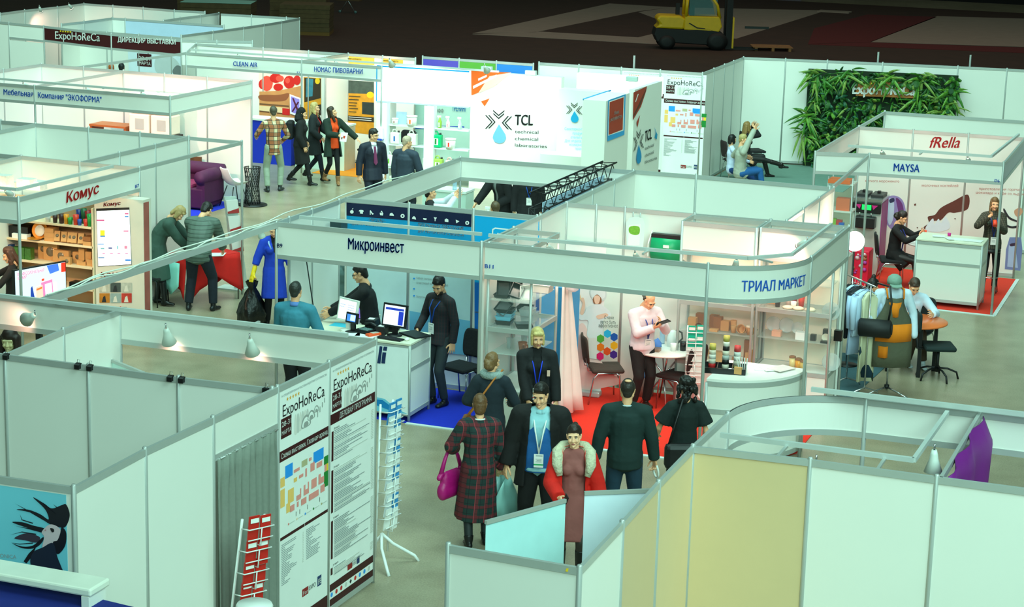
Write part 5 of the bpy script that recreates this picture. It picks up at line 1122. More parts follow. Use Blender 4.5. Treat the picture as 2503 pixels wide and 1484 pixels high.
for xy in((845,137,915),(935,142,985)):
 o_=pprint_(cl.r,'yellow_poster',pk_,[(mat((250,190,70),.5),[(xy[0],xy[1]),(xy[2],xy[1]+5),(xy[2],xy[1]+22),(xy[0],xy[1]+18)])],.01);pletter(o_,'www.nomas.ru',pk_,(xy[0]+2,xy[1]+8),(xy[0]+38,xy[1]+10),.05,DKB,.01,.03)
 # ---- chemical booth: glowing sign, logo wall, towers
pt=Plane((-17.85,39.3),(-15.75,39.42));GLOW=mat((252,253,255),.4,emit=1.1,vary=.005);BLUEF=mat((30,160,226),.4)
def slab(booth,name,pl,u0,u1,z0,z1,th,m):a=pl.uv(u0,z0,0);b=pl.uv(u1,z0,0);return MB().prism([a,b,b+Z3*(z1-z0),a+Z3*(z1-z0)],pl.n*-th).obj(name,m,booth.r,True)
slab(tc,'lightbox',pt,0,2.1,1.74,2.5,.3,GLOW);MB().bar(pt.uv(0,2.5,.0),pt.uv(2.1,2.5,.0),.02,.03).obj('lightbox_edge',BLUEF,tc.r,True);MB().bar(pt.uv(0,1.74,.0),pt.uv(2.1,1.74,.0),.02,.03).obj('lightbox_edge',mat((190,226,236),.4),tc.r,True);MB().bar(pt.uv(0,1.74,.0),pt.uv(0,2.5,.0),.02,.02).obj('lightbox_edge',BLUEF,tc.r,True)
plw=Plane((-15.72,39.45),(-13.7,39.5));slab(tc,'logo_wall',plw,0,2.02,0,2.5,.2,WHITE)
slab(tc,'column',pt,.0,.24,0,1.74,.2,mat((244,248,250),.4));slab(tc,'column',pt,1.1,1.32,0,1.74,.2,mat((244,248,250),.4))
p_in=Plane((-13.62,39.1),(-12.8,39.1));slab(tc,'inner_tower',p_in,0,.95,0,2.3,.4,WHITE)
pb1=Plane((-12.1,36.2),(-11.64,36.2));slab(tc,'sign_tower',pb1,0,.46,0,2.5,1.5,WHITE)
prw=Plane((-11.64,36.2),(-11.64,37.7));prw2=Plane((-11.72,38.3),(-11.68,40.1));slab(tc,'side_wall',prw2,0,1.8,0,2.5,.12,WHITE)
slab(tc,'lightbox',Plane((-13.7,40.5),(-11.8,40.6)),0,1.85,2.1,2.5,.2,GLOW)
cw=slab(tc,'counter',Plane((-13.8,38.6),(-12.4,38.6)),0,1.3,0,1.0,.5,WHITE)
def lg(F,pts):return[F(x,y)for x,y in pts]
def stroke(pts,w):
 (a,b),(c,d),(e,f_)=pts;return[(a,b),(c,d),(e,f_),(e-w*.1,f_+w)if abs(a-e)>60 else(e+w*(-1 if c>a else 1),f_),(c-(0 if abs(a-e)>60 else w*(1 if c>a else-1)),d+(w if abs(a-e)>60 else 0)),(a,b+w)if abs(a-e)>60 else(a-w*(1 if c>a else-1),b)]
def tcl_logo(parent,pl,F,drop,names=True,cut=False,cap=1.):
 S=[stroke(x,11)for x in(((178,866),(222,905),(268,868)),((180,890),(222,928),(266,891)),((125,908),(175,962),(125,1015)),((150,908),(198,962),(150,1012)),((318,918),(268,970),(318,1025)),((292,916),(246,968),(292,1020)))]
 pprint_(parent,'droplet_logo',pl,[(INK,lg(F,s))for s in S]+[(drop,lg(F,[(225,980),(250,1020),(276,1062),(280,1090),(262,1122),(228,1132),(192,1120),(175,1088),(180,1062),(202,1020)]))],.012)
 for s_,a,b,cp,bo_ in(('TCL' if not cut else 'TC',(350,985),(490 if not cut else 445,988),.32,.03),('technical' if not cut else 'techni',(350,1050),(535 if not cut else 470,1055),.1,0),('chemical' if not cut else 'chem',(350,1105),(533 if not cut else 455,1110),.1,0),('laboratories' if not cut else 'labo',(350,1155),(602 if not cut else 440,1168),.1,0)):pletter(parent,s_,pl,F(*a),F(*b),cp*cap,INK,bo_,.014)
F1=lambda x,y:(1150+x/3.226,y/3.226);lw=[o for o in tc.r.children if o.name.startswith('logo_wall')][0]
LB=mat((110,176,226),.5);tcl_logo(lw,plw,F1,LB,cap=.72)
ORG2=mat((240,96,20),.5,vary=.15,scale=2)
pprint_(lw,'corner_print',plw,[(ORG2,lg(F1,[(5,556),(322,572),(190,680),(8,752)])),(mat((252,200,170),.5),lg(F1,[(150,600),(322,572),(190,680),(60,735)])),(ORG2,lg(F1,[(83,800),(152,775),(112,838)])),(PAPER,lg(F1,[(60,620),(128,590),(128,606),(62,637)])),(PAPER,lg(F1,[(20,678),(205,588),(205,606),(22,700)]))],.012)
F2=lambda x,y:F1(760+(x-125)*.6,808+(y-866)*.6);it_=[o for o in tc.r.children if o.name.startswith('inner_tower')][0];tcl_logo(it_,p_in,F2,mat((20,160,210),.5),cut=True,cap=.42)
for y,s_,x0,x1 in((1025,'Санитарно-гигиен',742,945),(1060,'продукция д',805,945),(1092,'отелей и боль',790,945),(1120,'Для отдела кухни',742,945),(1150,'номерного фо',778,945),(1182,'прачечны',825,945)):pletter(it_,s_,p_in,F1(x0,y),F1(x1,y+4),.055,mat((120,200,230),.5),.006,.014)
F3=lambda x,y:F1(1290+(x-125)*.38,1042+(y-866)*1.02-(x-125)*.2);sw_=[o for o in tc.r.children if o.name.startswith('side_wall')][0];tcl_logo(sw_,prw2,F3,mat((0,140,200),.5),cap=.72)
RD=mat((170,50,26),.5)
pprint_(sw_,'corner_print',prw2,[(RD,lg(F1,[(1285,730),(1392,680),(1385,720),(1345,840),(1280,950)])),(mat((90,40,26),.5),lg(F1,[(1385,700),(1392,690),(1340,830),(1282,930),(1282,915)])),(RD,lg(F1,[(1310,965),(1338,905),(1318,1005)])),(PAPER,lg(F1,[(1300,800),(1320,740),(1326,742),(1304,806)])),(mat((20,150,200),.5),lg(F1,[(1450,1000),(1465,1040),(1475,1060),(1470,1100),(1452,1085),(1462,1050)]))],.012)
st_=[o for o in tc.r.children if o.name.startswith('sign_tower')][0]
pprint_(st_,'red_sign',prw,[(BLUEF,lg(F1,[(1087,790),(1224,742),(1214,1062),(1080,1115)])),(PAPER,lg(F1,[(1092,800),(1214,758),(1206,1030),(1086,1070)])),(mat((178,52,26),.5),lg(F1,[(1098,806),(1208,767),(1200,1022),(1090,1064)]))],.012)
pletter(st_,'Наши',prw,F1(1135,905),F1(1170,893),.07,PAPER,.02,.03);pletter(st_,'дистрибьюторы',prw,F1(1102,958),F1(1195,925),.07,PAPER,.02,.03)
MB().bar(pb1 .uv(0,2.5,.0),pb1 .uv(0,2.5,-1.7),.02,.03).obj('tower_edge',BLUEF,tc.r,True)
ptb=Plane(tcb[0],tcb[3])
pletter(tc.r,'РЕКРУТИНГ',ptb,(972,271),(1015,273),.14,mat((0,110,190),.5),.03,.02)if False else None
for s_,a,b,cp in(('РЕКРУТИНГ',(1022,272),(1023,272),.1),):pass
pbk=Plane((-18.6,41.6),(-15.2,41.68));bw_=slab(tc,'rear_panel',pbk,.2,3.3,0,1.95,.02,mat((196,226,214),.5));pprint_(bw_,'band_print',pbk,[(mat((30,70,190),.5),[(958,304),(1135,309),(1135,318),(958,313)]),(mat((70,150,30),.6,vary=.3),[(934,250),(958,252),(958,400),(934,396)])],.01)
for s_,a,b,cp,m_ in(('РЕКРУТИНГ',(969,271),(1014,273),.13,mat((0,120,190),.5)),('КАДРОФФ',(1040,273),(1084,275),.08,MGREY),('ТРЕНИНГ',(1105,271),(1140,273),.13,mat((0,120,190),.5))):pletter(bw_,s_,pbk,a,b,cp,m_,.02,.02)
# ---- the people
def HP(x,y,z):p=at(x,y,z);return(p.x,p.y)
def FT(x,y):p=at(x,y,0);return(p.x,p.y)
def L2(J,w):
 r=J['root'];v=V(w)-r.location;v.rotate(Matrix.Rotation(-r.rotation_euler.z,3,'Z'));return v
def loc(pos,face,w):v=V((w[0]-pos[0],w[1]-pos[1],w[2]));v.rotate(Matrix.Rotation(-math.radians(face),3,'Z'));return v
def held(J,hand,name,label,cat,mb,mats,**k):
 c,hd,tb,nz=J['hand'+hand];r=J['root'];R=r.rotation_euler.to_matrix()
 o=mb.obj(name,mats,**k);o.matrix_world=Matrix.Translation(r.location+R@c)@(R@Matrix((tb,hd,nz)).transposed()).to_4x4();return tag(o,label,cat)
BR=(70,46,30);DK=(26,20,18);BLO=(196,164,104);LBR=(120,90,56)
WALK=lambda a,l=.06:((-.09,-a,0,l),(.09,a,0,0))
BAGM=mat((10,12,12),.3,bump=.6,scale=14)
# by the brewery and cleaning booths
pl1=plaid('plaid_shirt',(226,206,166),[('x',6,.5,(176,84,34),.75),('z',6,.5,(150,70,30),.75),('x',12,.16,(40,44,36),.8),('z',12,.16,(40,44,36),.8)])
person('balding man in orange and cream checked shirt and grey trousers, seen from behind',FT(668,468),38,1.8,hair=('crop',(84,74,60)),Lh=(-.3,.32,1.12),Rh=(.26,.25,1.05),feet=((-.13,-.06,10),(.15,.04,-35)),top=dict(name='shirt',m=pl1,off=.014,hem=.16),legs=dict(name='trousers',m=cloth((150,160,142)),off=.016),shoes=(40,44,46))
person('person in hooded black knee length coat striding past the brewery, backpack on',FT(733,452),-72,1.66,f=1,hair=('hood',(14,12,12),cloth((16,15,16))),head=(-10,6,0),feet=WALK(.24,.07),lean=4,Rh=(.2,.12,.85),Lh=(-.2,.1,.9),over=dict(name='coat',m=cloth((18,17,17)),hem=.42,flare=.02,off=.034),legs=dict(name='leggings',m=cloth((14,14,16)),off=.002),shoes=(14,14,16),boots=.14,fx=lambda J:lpart(J,MB().box(J['mid']-J['fw']*.22+J['up']*.05,(.28,.16,.4)),'backpack',mat((12,12,14),.7,bump=.3),bevel=.05))
person('long haired blonde woman in dark puffer coat and red jumper',FT(768,440),-78,1.7,f=1,hair=('long',BLO),head=(-5,0,0),feet=WALK(.22,.06),Rh=(.2,.2,.95),Lh=(-.16,.3,1.0),top=dict(name='jumper',m=cloth((190,14,18))),over=dict(name='coat',m=cloth((20,26,28)),hem=.34,flare=.02,off=.034,open=(.06,.09,0)),legs=dict(name='jeans',m=cloth((16,20,36)),off=.003),shoes=(16,16,18),boots=.16)
J=person('smiling brunette in dark green parka and orange jumper holding a leaflet',FT(812,450),232,1.68,f=1,hair=('long',(58,40,24)),head=(48,-14,4),feet=((-.06,.16,-20),(.1,-.18,0,.06)),Rh=(.02,.34,1.1),Lh=(-.5,.2,.98),hands=('relax','grip'),top=dict(name='jumper',m=cloth((240,76,14)),hem=.12),over=dict(name='parka',m=cloth((24,42,32)),hem=.3,flare=.03,off=.034,open=(.08,.11,0)),legs=dict(name='leggings',m=cloth((14,14,18)),off=.002),shoes=(150,106,66),boots=.12)
mb=MB();mb.box((-.02,.06,.012),(.2,.16,.004));mb.box((-.02,.07,.0145),(.06,.05,.001),mi=1);mb.box((-.05,.02,.0145),(.05,.03,.001),mi=2);held(J,'R','leaflet','white leaflet with orange marks in the hand of the smiling brunette','leaflet',mb,[PAPER,mat((200,60,30),.5),mat((120,60,30),.5)])
NAVYS=mat((22,28,46),.7,bump=.2,scale=20)
J=person('dark haired man in navy suit with purple tie, looking aside',(-15.97,35.0),228,1.8,hair=('short',(40,34,30)),head=(28,8,0),bw=1.12,Rh=(.3,.05,.9),Lh=(-.28,.0,.88),top=dict(name='shirt',m=cloth((226,230,240)),neck=.05),over=dict(name='suit_jacket',m=NAVYS,hem=.18,open=(.06,.01,.34),flare=.01),legs=dict(name='suit_trousers',m=NAVYS,off=.014),shoes=(16,16,18))
def tie(J,m,L=.34):nb,up,sh,fw,s=(J[k]for k in('nb','up','sh','fw','s'));mb=MB();mb.prism([nb-up*.03+fw*.1-sh*.02,nb-up*.03+fw*.1+sh*.02,nb-up*L+fw*.158+sh*.04,nb-up*(L+.05)+fw*.158,nb-up*L+fw*.158-sh*.04],fw*.012);lpart(J,mb,'tie',m)
tie(J,mat((120,40,84),.6));collar(J,PAPER)
person('bald man in blue grey suit jacket seen from behind at the chemical shelves',(-15.09,34.6),-8,1.77,hair=('crop',(196,170,146)),head=(-32,8,0),bw=1.1,Rh=(.2,.25,1.0),top=dict(name='suit_jacket',m=mat((46,58,74),.75,bump=.2,scale=20),off=.03,hem=.2,flare=.01),legs=dict(name='trousers',m=mat((30,38,52),.75),off=.014))
# by the red table
p7=(-15.82,26.78);GRNC=cloth((58,82,72))
person('blonde woman in long grey green coat bending over the red table',p7,-70,1.7,f=1,hair=('bob',(176,146,96)),lean=42,hip=(0,-.1,.93),head=(0,34,0),Rh=loc(p7,-70,(-15.42,26.98,.86)),Lh=loc(p7,-70,(-15.4,27.25,.86)),feet=((-.1,-.1,5),(.12,.06,-10)),over=dict(name='coat',m=GRNC,hem=.52,flare=.04,off=.034),legs=dict(name='leggings',m=cloth((14,14,16)),off=.002),shoes=(12,12,14),boots=.3)
quilt=plaid('quilted_cloth_painted_creases',(88,104,94),[('z',17,.18,(40,50,44),.8)],.6)  # shade in the creases between padded ridges is coloured in as thin dark bands
p8=(-15.1,26.72);person('dark haired man in quilted grey green jacket bending over the red table, seen from behind',p8,12,1.8,hair=('short',DK),lean=40,hip=(0,-.12,.95),head=(-18,28,0),bw=1.12,Rh=(.22,.5,.86),Lh=(-.18,.52,.86),feet=((-.18,-.06,8),(.2,.0,-20)),top=dict(name='quilted_jacket',m=quilt,off=.036,hem=.14),legs=dict(name='jeans',m=cloth((22,28,40)),off=.018),shoes=(20,22,26))
# cleaner with rubbish bag
BLUEU=cloth((16,60,190));p9_=(FT(655,797)[0]+.1,FT(655,797)[1])
J=person('cleaner in blue work coat and yellow gloves, looking down beside the booth post',p9_,212,1.64,f=1,hair=('short',(52,46,40)),head=(-6,26,0),Rh=(.34,.1,.78),Lh=(-.27,.06,.78),top=dict(name='black_top',m=cloth((14,14,16)),neck=.05,sleeve=.45),over=dict(name='work_coat',m=BLUEU,hem=.42,flare=.03,sleeve=.72,off=.026,open=(.05,.004,.2)),legs=dict(name='trousers',m=cloth((16,16,20)),off=.008),hands=('relax','grip'))
YG=mat((244,206,20),.5)
for k_ in(0,1):
 S,e,w,sg=J['arms'][k_];c,hd,tb,nz=J['hand'+'LR'[k_]];P=[(w-hd*.1,w+hd*.02,.036,.034,tb),(w,c+hd*.01,(.046,.026),(.05,.022),tb)]
 for q_ in range(4):P.append((c+tb*(.036-.024*q_),c+tb*(.036-.024*q_)+hd*.06-nz*.03*sg*0,.013,.011,tb))
 P.append((w+tb*.03+hd*.02,w+tb*.07+hd*.06,.016,.012,hd));blob(P,.007,lambda co,lp,tt,J=J:mesh_np('rubber_glove',[(co,lp,tt,0)],[YG],J['root']))
mb=MB()
for g in(-1,1):mb.tube([J['nb']+J['sh']*(g*.075)+J['up']*.02,J['nb']+J['sh']*(g*.085)+J['fw']*.09-J['up']*.05,J['nb']+J['sh']*(g*.05)+J['fw']*.13-J['up']*.14],.013,6)
lpart(J,mb,'collar_trim',mat((150,190,240),.7))
w_=J['root'].location+J['root'].rotation_euler.to_matrix()@J['handR'][0]
t=thing('rubbish_bag','full black rubbish bag in the gloved hand of the cleaner','rubbish bag',(w_.x,w_.y,0));b=MB();rr=random.Random(11);rows=[]
for z,r in((.04,.12),(.1,.19),(.25,.21),(.4,.17),(.55,.1),(.64,.05),(.68,.07),(.74,.09)):rows.append([(r*(1+.16*math.sin(5*a+z*9)+.08*math.sin(9*a-z*14))*math.cos(a),r*(1+.16*math.sin(5*a+z*9))*math.sin(a),z)for a in[2*math.pi*k/28 for k in range(29)]])
b.grid(rows);b.poly([rows[0][i]for i in range(28)][::-1]);b.obj('bag_body',BAGM,t)
# software booth
p10=(-11.08,22.0);person('man in teal jumper seen from behind at the payment counter',p10,8,1.78,hair=('crop',(44,46,42)),bw=1.15,Lh=(-.2,.3,1.0),Rh=(.3,.18,.95),top=dict(name='jumper',m=cloth((56,128,150)),off=.022,hem=.1),legs=dict(name='trousers',m=cloth((20,20,26)),off=.012),fx=lambda J:collar(J,mat((90,130,200),.7)))
p11=(-10.72,23.5);J=person('man in black blazer and glasses leaning across the payment counter',p11,108,1.78,hair=('short',(30,24,20)),lean=14,head=(0,14,0),Rh=(.05,.62,1.06),Lh=(-.12,.6,1.06),thumbs=((0,0,1),(0,0,1)),top=dict(name='shirt',m=cloth((90,130,200)),neck=.05),over=dict(name='blazer',m=cloth((14,14,16)),hem=.18,open=(.05,.004,.3)),legs=dict(name='trousers',m=cloth((18,18,22)),off=.012))
def glasses(J):
 mb=MB();HM=J['HM']
 for g in(-1,1):mb.tube([HM@V((g*.033+.022*math.cos(a),.097,.004+.016*math.sin(a)))for a in[k*math.pi/6 for k in range(12)]],.0022,5,close=True);mb.tube([HM@V((g*.055,.094,.008)),HM@V((g*.074,.0,.012))],.0022,5)
 mb.tube([HM@V((-.011,.1,.008)),HM@V((.011,.1,.008))],.0022,5);lpart(J,mb,'glasses',BLACK)
glasses(J)
dshirt=plaid('dark_checked_shirt',(30,32,38),[('x',22,.12,(70,30,34),.7),('z',22,.12,(60,34,40),.5)])
J=person('bearded man in dark checked shirt with blue lanyard, looking down at a laptop',FT(1072,990),164,1.77,hair=('short',DK),head=(18,30,0),twist=-8,Rh=(.22,.2,1.02),Lh=(-.23,.02,.88),top=dict(name='shirt',m=dshirt,off=.018,hem=.12),legs=dict(name='jeans',m=cloth((40,48,52)),off=.012),shoes=(24,22,22))
lanyard(J,BLUETXT,off=.14,drop=.33);collar(J,dshirt);HM=J['HM']
blob([(HM@V((-.04,.045,-.085)),HM@V((.04,.045,-.085)),.024,.024,V((0,0,1))),(HM@V((0,.068,-.098)),HM@V((0,.07,-.104)),.022,.02,V((1,0,0)))],.007,lambda co,lp,tt,J=J:mesh_np('beard',[(co,lp,tt,0)],[mat((40,30,24),.8,vary=.3,scale=60)],J['root']))
w0=J['arms'][0][2];hd0=J['handL'][1];lpart(J,MB().lathe([(.034,-.012),(.036,0),(.034,.012)],w0-hd0*.02,14,ax=hd0),'wristwatch',STEEL)
# aisle in front of the tableware booth
J=person('woman with low bun, grey scarf and dark jacket seen from behind, tan shoulder strap',(-7.72,20.2),14,1.66,f=1,hair=('lowbun',(124,90,54)),head=(-22,2,0),Lh=(-.2,.22,1.0),Rh=(.2,.26,1.02),top=dict(name='jacket',m=cloth((26,38,48)),off=.026,hem=.14),legs=dict(name='trousers',m=cloth((150,132,92)),off=.008),shoes=(30,26,24))
nb,up,sh,fw=J['nb'],J['up'],J['sh'],J['fw'];mb=MB();mb.tube([nb+up*.035+sh*(.095*math.cos(a))+fw*(.09*math.sin(a)+.01)for a in[k*math.pi/9 for k in range(18)]],.045,10,close=True);lpart(J,mb,'scarf',mat((150,164,160),.95,bump=.8,scale=50))
t=thing('handbag','tan shoulder bag of the woman with the grey scarf','bag',tuple(J['root'].location+Matrix.Rotation(math.radians(14),3,'Z')@V((-.28,.02,.78))),math.radians(14));MB().box((0,.0,0),(.1,.3,.22)).obj('bag_body',mat((150,90,40),.6),t,bevel=.03)
mb=MB();mb.tube([(0,-.1,.1),(.1,-.175,.25),(.22,-.17,.45),(.34,-.12,.63),(.4,.0,.68),(.36,.12,.6),(.2,.2,.4),(.06,.16,.18),(0,.1,.1)],.011);mb.obj('strap',mat((186,110,40),.6),t)
J=person('blonde woman in black outfit with blue lanyard, facing the aisle',(-7.58,21.3),204,1.73,f=1,hair=('bob',(206,178,112)),head=(4,6,0),bw=1.12,Rh=(.1,.2,.86),Lh=(-.24,.14,.82),top=dict(name='black_jumper',m=cloth((12,12,14)),neck=.06),over=dict(name='black_jacket',m=cloth((20,20,23)),hem=.26,open=(.05,.05,0)),legs=dict(name='trousers',m=cloth((14,14,16)),off=.01))
lanyard(J,mat((16,60,220),.5),off=.15,drop=.4,green=mat((220,40,60),.5));lpart(J,MB().box(J['nb']-J['up']*.22-J['sh']*.13+J['fw']*.145,(.035,.008,.07)),'pin',mat((236,190,170),.5))
tart=plaid('tartan',(26,50,48),[('x',9,.34,(120,24,38),.55),('z',9,.34,(120,24,38),.55),('x',18,.1,(16,18,26),.8),('z',18,.1,(16,18,26),.8),('x',9,.06,(170,60,70),.8)])
p15=(-7.2,18.52);J=person('short haired woman in long tartan dress seen from behind, magenta bag on her arm',p15,30,1.66,f=1,hair=('bowl',(104,70,40)),head=(-6,4,0),Lh=(-.24,.26,1.02),Rh=(.3,.1,.78),feet=((-.09,-.05,5),(.1,.06,-5)),bw=1.1,top=dict(name='dress',m=tart,off=.026,hem=.58,flare=.05,cuff=.03),tights=mat((26,34,36),.6),shoes=(16,16,18),boots=.06,hands=('relax','grip'))
lpart(J,MB().tube([J['nb']+J['up']*.03+J['sh']*(.066*math.cos(a))+J['fw']*(.066*math.sin(a))for a in[k*math.pi/8 for k in range(16)]],.009,6,close=True),'lanyard',PAPER)
S,e,w,sg=J['arms'][0];m_=e+(w-e)*.45;cw=J['root'].location+Matrix.Rotation(math.radians(30),3,'Z')@m_
t=thing('handbag','slouchy magenta handbag hanging from the arm of the woman in tartan','bag',(cw.x,cw.y,cw.z-.36),math.radians(75));MG=mat((176,12,110),.45,vary=.12,bump=.25,scale=12)
blob([((-.14,0,-.1),(.14,0,-.1),(.1,.06),(.1,.06),Z3),((-.1,0,-.02),(.1,0,-.02),(.13,.055),(.13,.055),Z3),((-.2,0,.06),(-.16,0,.1),.03,.03,Z3),((.2,0,.06),(.16,0,.1),.03,.03,Z3)],.011,lambda co,lp,tt,t=t:mesh_np('bag_body',[(co,lp,tt,0)],[MG],t))
MB().tube([(-.18,0,.08),(-.11,0,.24),(-.03,0,.37),(.03,0,.37),(.11,0,.24),(.18,0,.08)],[.026,.02,.016,.016,.02,.026]).obj('handle',MG,t)
cw=J['root'].location+Matrix.Rotation(math.radians(30),3,'Z')@(J['handR'][0]);t=thing('carrier_bag','pale turquoise carrier bag between the tartan dress and the man in black','bag',(cw.x,cw.y,cw.z-.05),math.radians(60));mb=MB()
mb.grid([[(x*.16*k,y_*(.05+.03*math.sin(x*5+z*9)),z)for x in(-1,-.6,-.2,.2,.6,1)]for y_ in(-1,)for z,k in((0,.4),(-.1,.7),(-.25,1),(-.5,1.05))]);mb.grid([[(x*.16*k,(.05+.03*math.cos(x*5+z*9)),z)for x in(-1,-.6,-.2,.2,.6,1)]for z,k in((0,.4),(-.1,.7),(-.25,1),(-.5,1.05))]);mb.obj('bag_body',mat((140,190,186),.35,vary=.2),t,solid=.004)
JK=cloth((15,14,15));J=person('dark haired man in open black jacket over blue zip vest, white lanyard',(-6.62,18.78),197,1.8,hair=('short',(28,22,18)),head=(-14,14,0),bw=1.2,Rh=(.36,.02,.84),Lh=(-.34,.02,.84),feet=((-.14,.1,8),(.14,-.12,-8)),top=dict(name='shirt',m=cloth((156,206,216))),over=dict(name='jacket',m=JK,hem=.26,flare=.03,off=.05,open=(.1,.15,0)),legs=dict(name='trousers',m=cloth((14,14,16)),off=.02),shoes=(16,16,18))
blob([(J['pc']-Z3*.1,J['mid'],(.205,.168),(.2,.162),J['sh'],0,1),(J['mid'],J['nb']-J['up']*.2,(.2,.165),(.196,.158),J['sh']),(J['nb']-J['up']*.2,J['nb']-J['up']*.1,(.19,.152),(.14,.118),J['sh'])],.0125,lambda co,lp,tt,J=J:mesh_np('zip_vest',[(co,lp,tt,0)],[cloth((28,96,164))],J['root'],(lambda c,J=J:~((np.abs((c-np.array(J['nb']))@np.array(J['sh']))<np.clip(.1-.32*((np.array(J['nb'])-c)@np.array(J['up'])-.04),0,.1))&((c-np.array(J['pc']))@np.array(J['fw'])>.0)))))
lanyard(J,PAPER,off=.175,drop=.4,green=mat((20,170,90),.5));collar(J,mat((156,206,216),.7),.06,.015);lpart(J,MB().tube([J['nb']-J['up']*.34+J['fw']*.17,J['pc']+J['fw']*.172],.004,5),'zip',STEEL)
DR=cloth((150,84,80));J=person('smiling young woman in red parka over dusty pink dress, holding a phone',(-5.95,17.9),198,1.66,f=1,skin=1,hair=('tail',(44,30,24)),head=(-6,-2,3),Rh=(.13,.3,1.0),Lh=(-.3,.04,.82),hands=('relax','grip'),thumbs=(None,(-.3,.2,1)),feet=((-.1,.12,4),(.1,-.06,-4)),top=dict(name='dress',m=DR,off=.014,hem=.4,flare=.03,sleeve=.9),over=dict(name='parka',m=cloth((222,24,10)),hem=.36,flare=.04,off=.042,open=(.11,.14,0)),tights=mat((52,42,38),.5),shoes=(18,18,20),boots=.34)
nb,up,sh,fw,s=(J[k]for k in('nb','up','sh','fw','s'));FUR=mat((206,198,170),.95,vary=.25,scale=30,bump=.9);mb=MB()
mb.tube([nb-fw*.1+up*.05,nb-fw*.06+sh*.11+up*.045,nb+sh*.16+fw*.03+up*.01,nb+sh*.16+fw*.12-up*.09,nb+sh*.13+fw*.15-up*.2],[.05,.055,.06,.055,.03]);mb.tube([nb-fw*.1+up*.05,nb-fw*.06-sh*.11+up*.045,nb-sh*.16+fw*.03+up*.01,nb-sh*.17+fw*.12-up*.09,nb-sh*.14+fw*.15-up*.2],[.05,.055,.06,.055,.03]);lpart(J,mb,'fur_collar',FUR)
held(J,'R','phone','dark phone in the hand of the woman in the red parka','phone',MB().box((.03,.03,-.018),(.15,.075,.01)),BLACK,bevel=.004)
J=person('man in dark green shirt and jeans seen from behind, thinning crown',(-5.88,19.4),18,1.77,hair=('crop',(46,38,32)),bw=1.12,Lh=(-.32,.0,.86),Rh=(.32,.06,.86),hands=('relax','hold'),feet=((-.12,-.06,8),(.12,.05,-8)),top=dict(name='shirt',m=cloth((18,44,42)),off=.026,hem=.12),legs=dict(name='jeans',m=cloth((28,58,78)),off=.014),shoes=(24,22,22))
lpart(J,MB().tube([J['nb']+J['up']*.028+J['sh']*(.07*math.cos(a))+J['fw']*(.07*math.sin(a))for a in[k*math.pi/8 for k in range(16)]],.008,6,close=True),'lanyard',mat((200,220,230),.6));lpart(J,MB().lathe([(.04,0),(.03,.012),(0,.016)],J['HM']@V((0,-.06,.118)),12),'bald_spot',SKINS[0])
held(J,'R','paper_loop','folded white paper in the hand of the man in the dark green shirt','paper',MB().tube([(.05*math.cos(a),.06+.09*math.sin(a),0)for a in[k*math.pi/6 for k in range(12)]],.012,6,close=True),PAPER)
J=person('woman with curly black hair and flared black top seen from behind',(-5.42,20.05),26,1.7,f=1,hair=('curly',(22,18,16)),head=(14,0,0),Lh=(-.26,.22,.95),Rh=(.28,.04,.84),top=dict(name='top',m=cloth((14,30,28)),off=.016,sleeve=.36,cuff=.045,hem=.06),legs=dict(name='trousers',m=cloth((14,16,18)),off=.014),shoes=(16,16,18))
t=thing('handbag','black handbag slung across the back of the woman with curly hair','bag',tuple(J['root'].location+Matrix.Rotation(math.radians(26),3,'Z')@V((-.05,-.24,.88))),math.radians(26));MB().box((0,0,0),(.4,.14,.28)).obj('bag_body',mat((14,14,16),.5,bump=.4),t,bevel=.05);MB().tube([(-.16,.0,.12),(-.08,.08,.35),(.0,.12,.6)],.012).obj('strap',BLACK,t)
# tableware booth
J=person('man in pale pink shirt looking down at a dark tablet, red lanyard badge',FT(1562,996),228,1.62,lean=9,hair=('ring',(70,52,40)),head=(10,34,0),bw=1.14,Rh=(.03,.33,1.16),Lh=(-.1,.3,1.2),hands=('flat','hold'),thumbs=((.4,.2,1),(1,.25,.2)),top=dict(name='shirt',m=cloth((226,206,212)),off=.022,hem=.05,neck=.04),legs=dict(name='trousers',m=cloth((20,17,17)),off=.014),shoes=(50,26,20))
lanyard(J,mat((40,70,150),.5),off=.15,drop=.38,green=mat((220,30,40),.5));collar(J,mat((236,224,230),.7))
held(J,'R','tablet','dark tablet in the hands of the man in the pale pink shirt','tablet',MB().box((.0,.06,-.03),(.13,.2,.012)),BLACK,bevel=.004)
# ice cream booth
J=person('woman in black seated at the small white table, holding an orange cup',(-5.5,33.75),-98,1.66,f=1,hair=('lowbun',(34,24,20)),hip=(0,-.08,.55),head=(6,22,0),lean=8,feet=((-.1,.36,0),(.1,.42,0)),Lh=(-.02,.38,.98),Rh=(.06,.36,.92),top=dict(name='dress',m=cloth((16,15,17)),off=.016,hem=.3,flare=.02),tights=mat((20,18,18),.5),shoes=(14,14,15),boots=.3,thumbs=((0,0,1),(0,0,1)))
lanyard(J,mat((30,50,150),.5),off=.14,drop=.46)
cupm=mat((240,72,40),.5);held(J,'R','ice_cream_cup','orange cup in the hands of the seated woman in black','cup',MB().lathe([(.03,-.05),(.045,.05),(.04,.05)],(.0,.05,-.03),14,ax=(1,0,0)),cupm)
J=person('long haired woman in dark patterned jumper tasting from an orange cup',(-3.98,34.0),196,1.64,f=1,hair=('long',(120,90,56)),Rh=(.12,.24,1.34),Lh=(-.02,.3,1.2),hands=('hold','hold'),top=dict(name='jumper',m=plaid('speckled_knit',(60,56,46),[('x',30,.3,(110,104,84),.6),('z',34,.3,(30,28,26),.6)]),off=.026,hem=.12,neck=.06),legs=dict(name='trousers',m=cloth((18,18,20)),off=.008),shoes=(18,16,16))
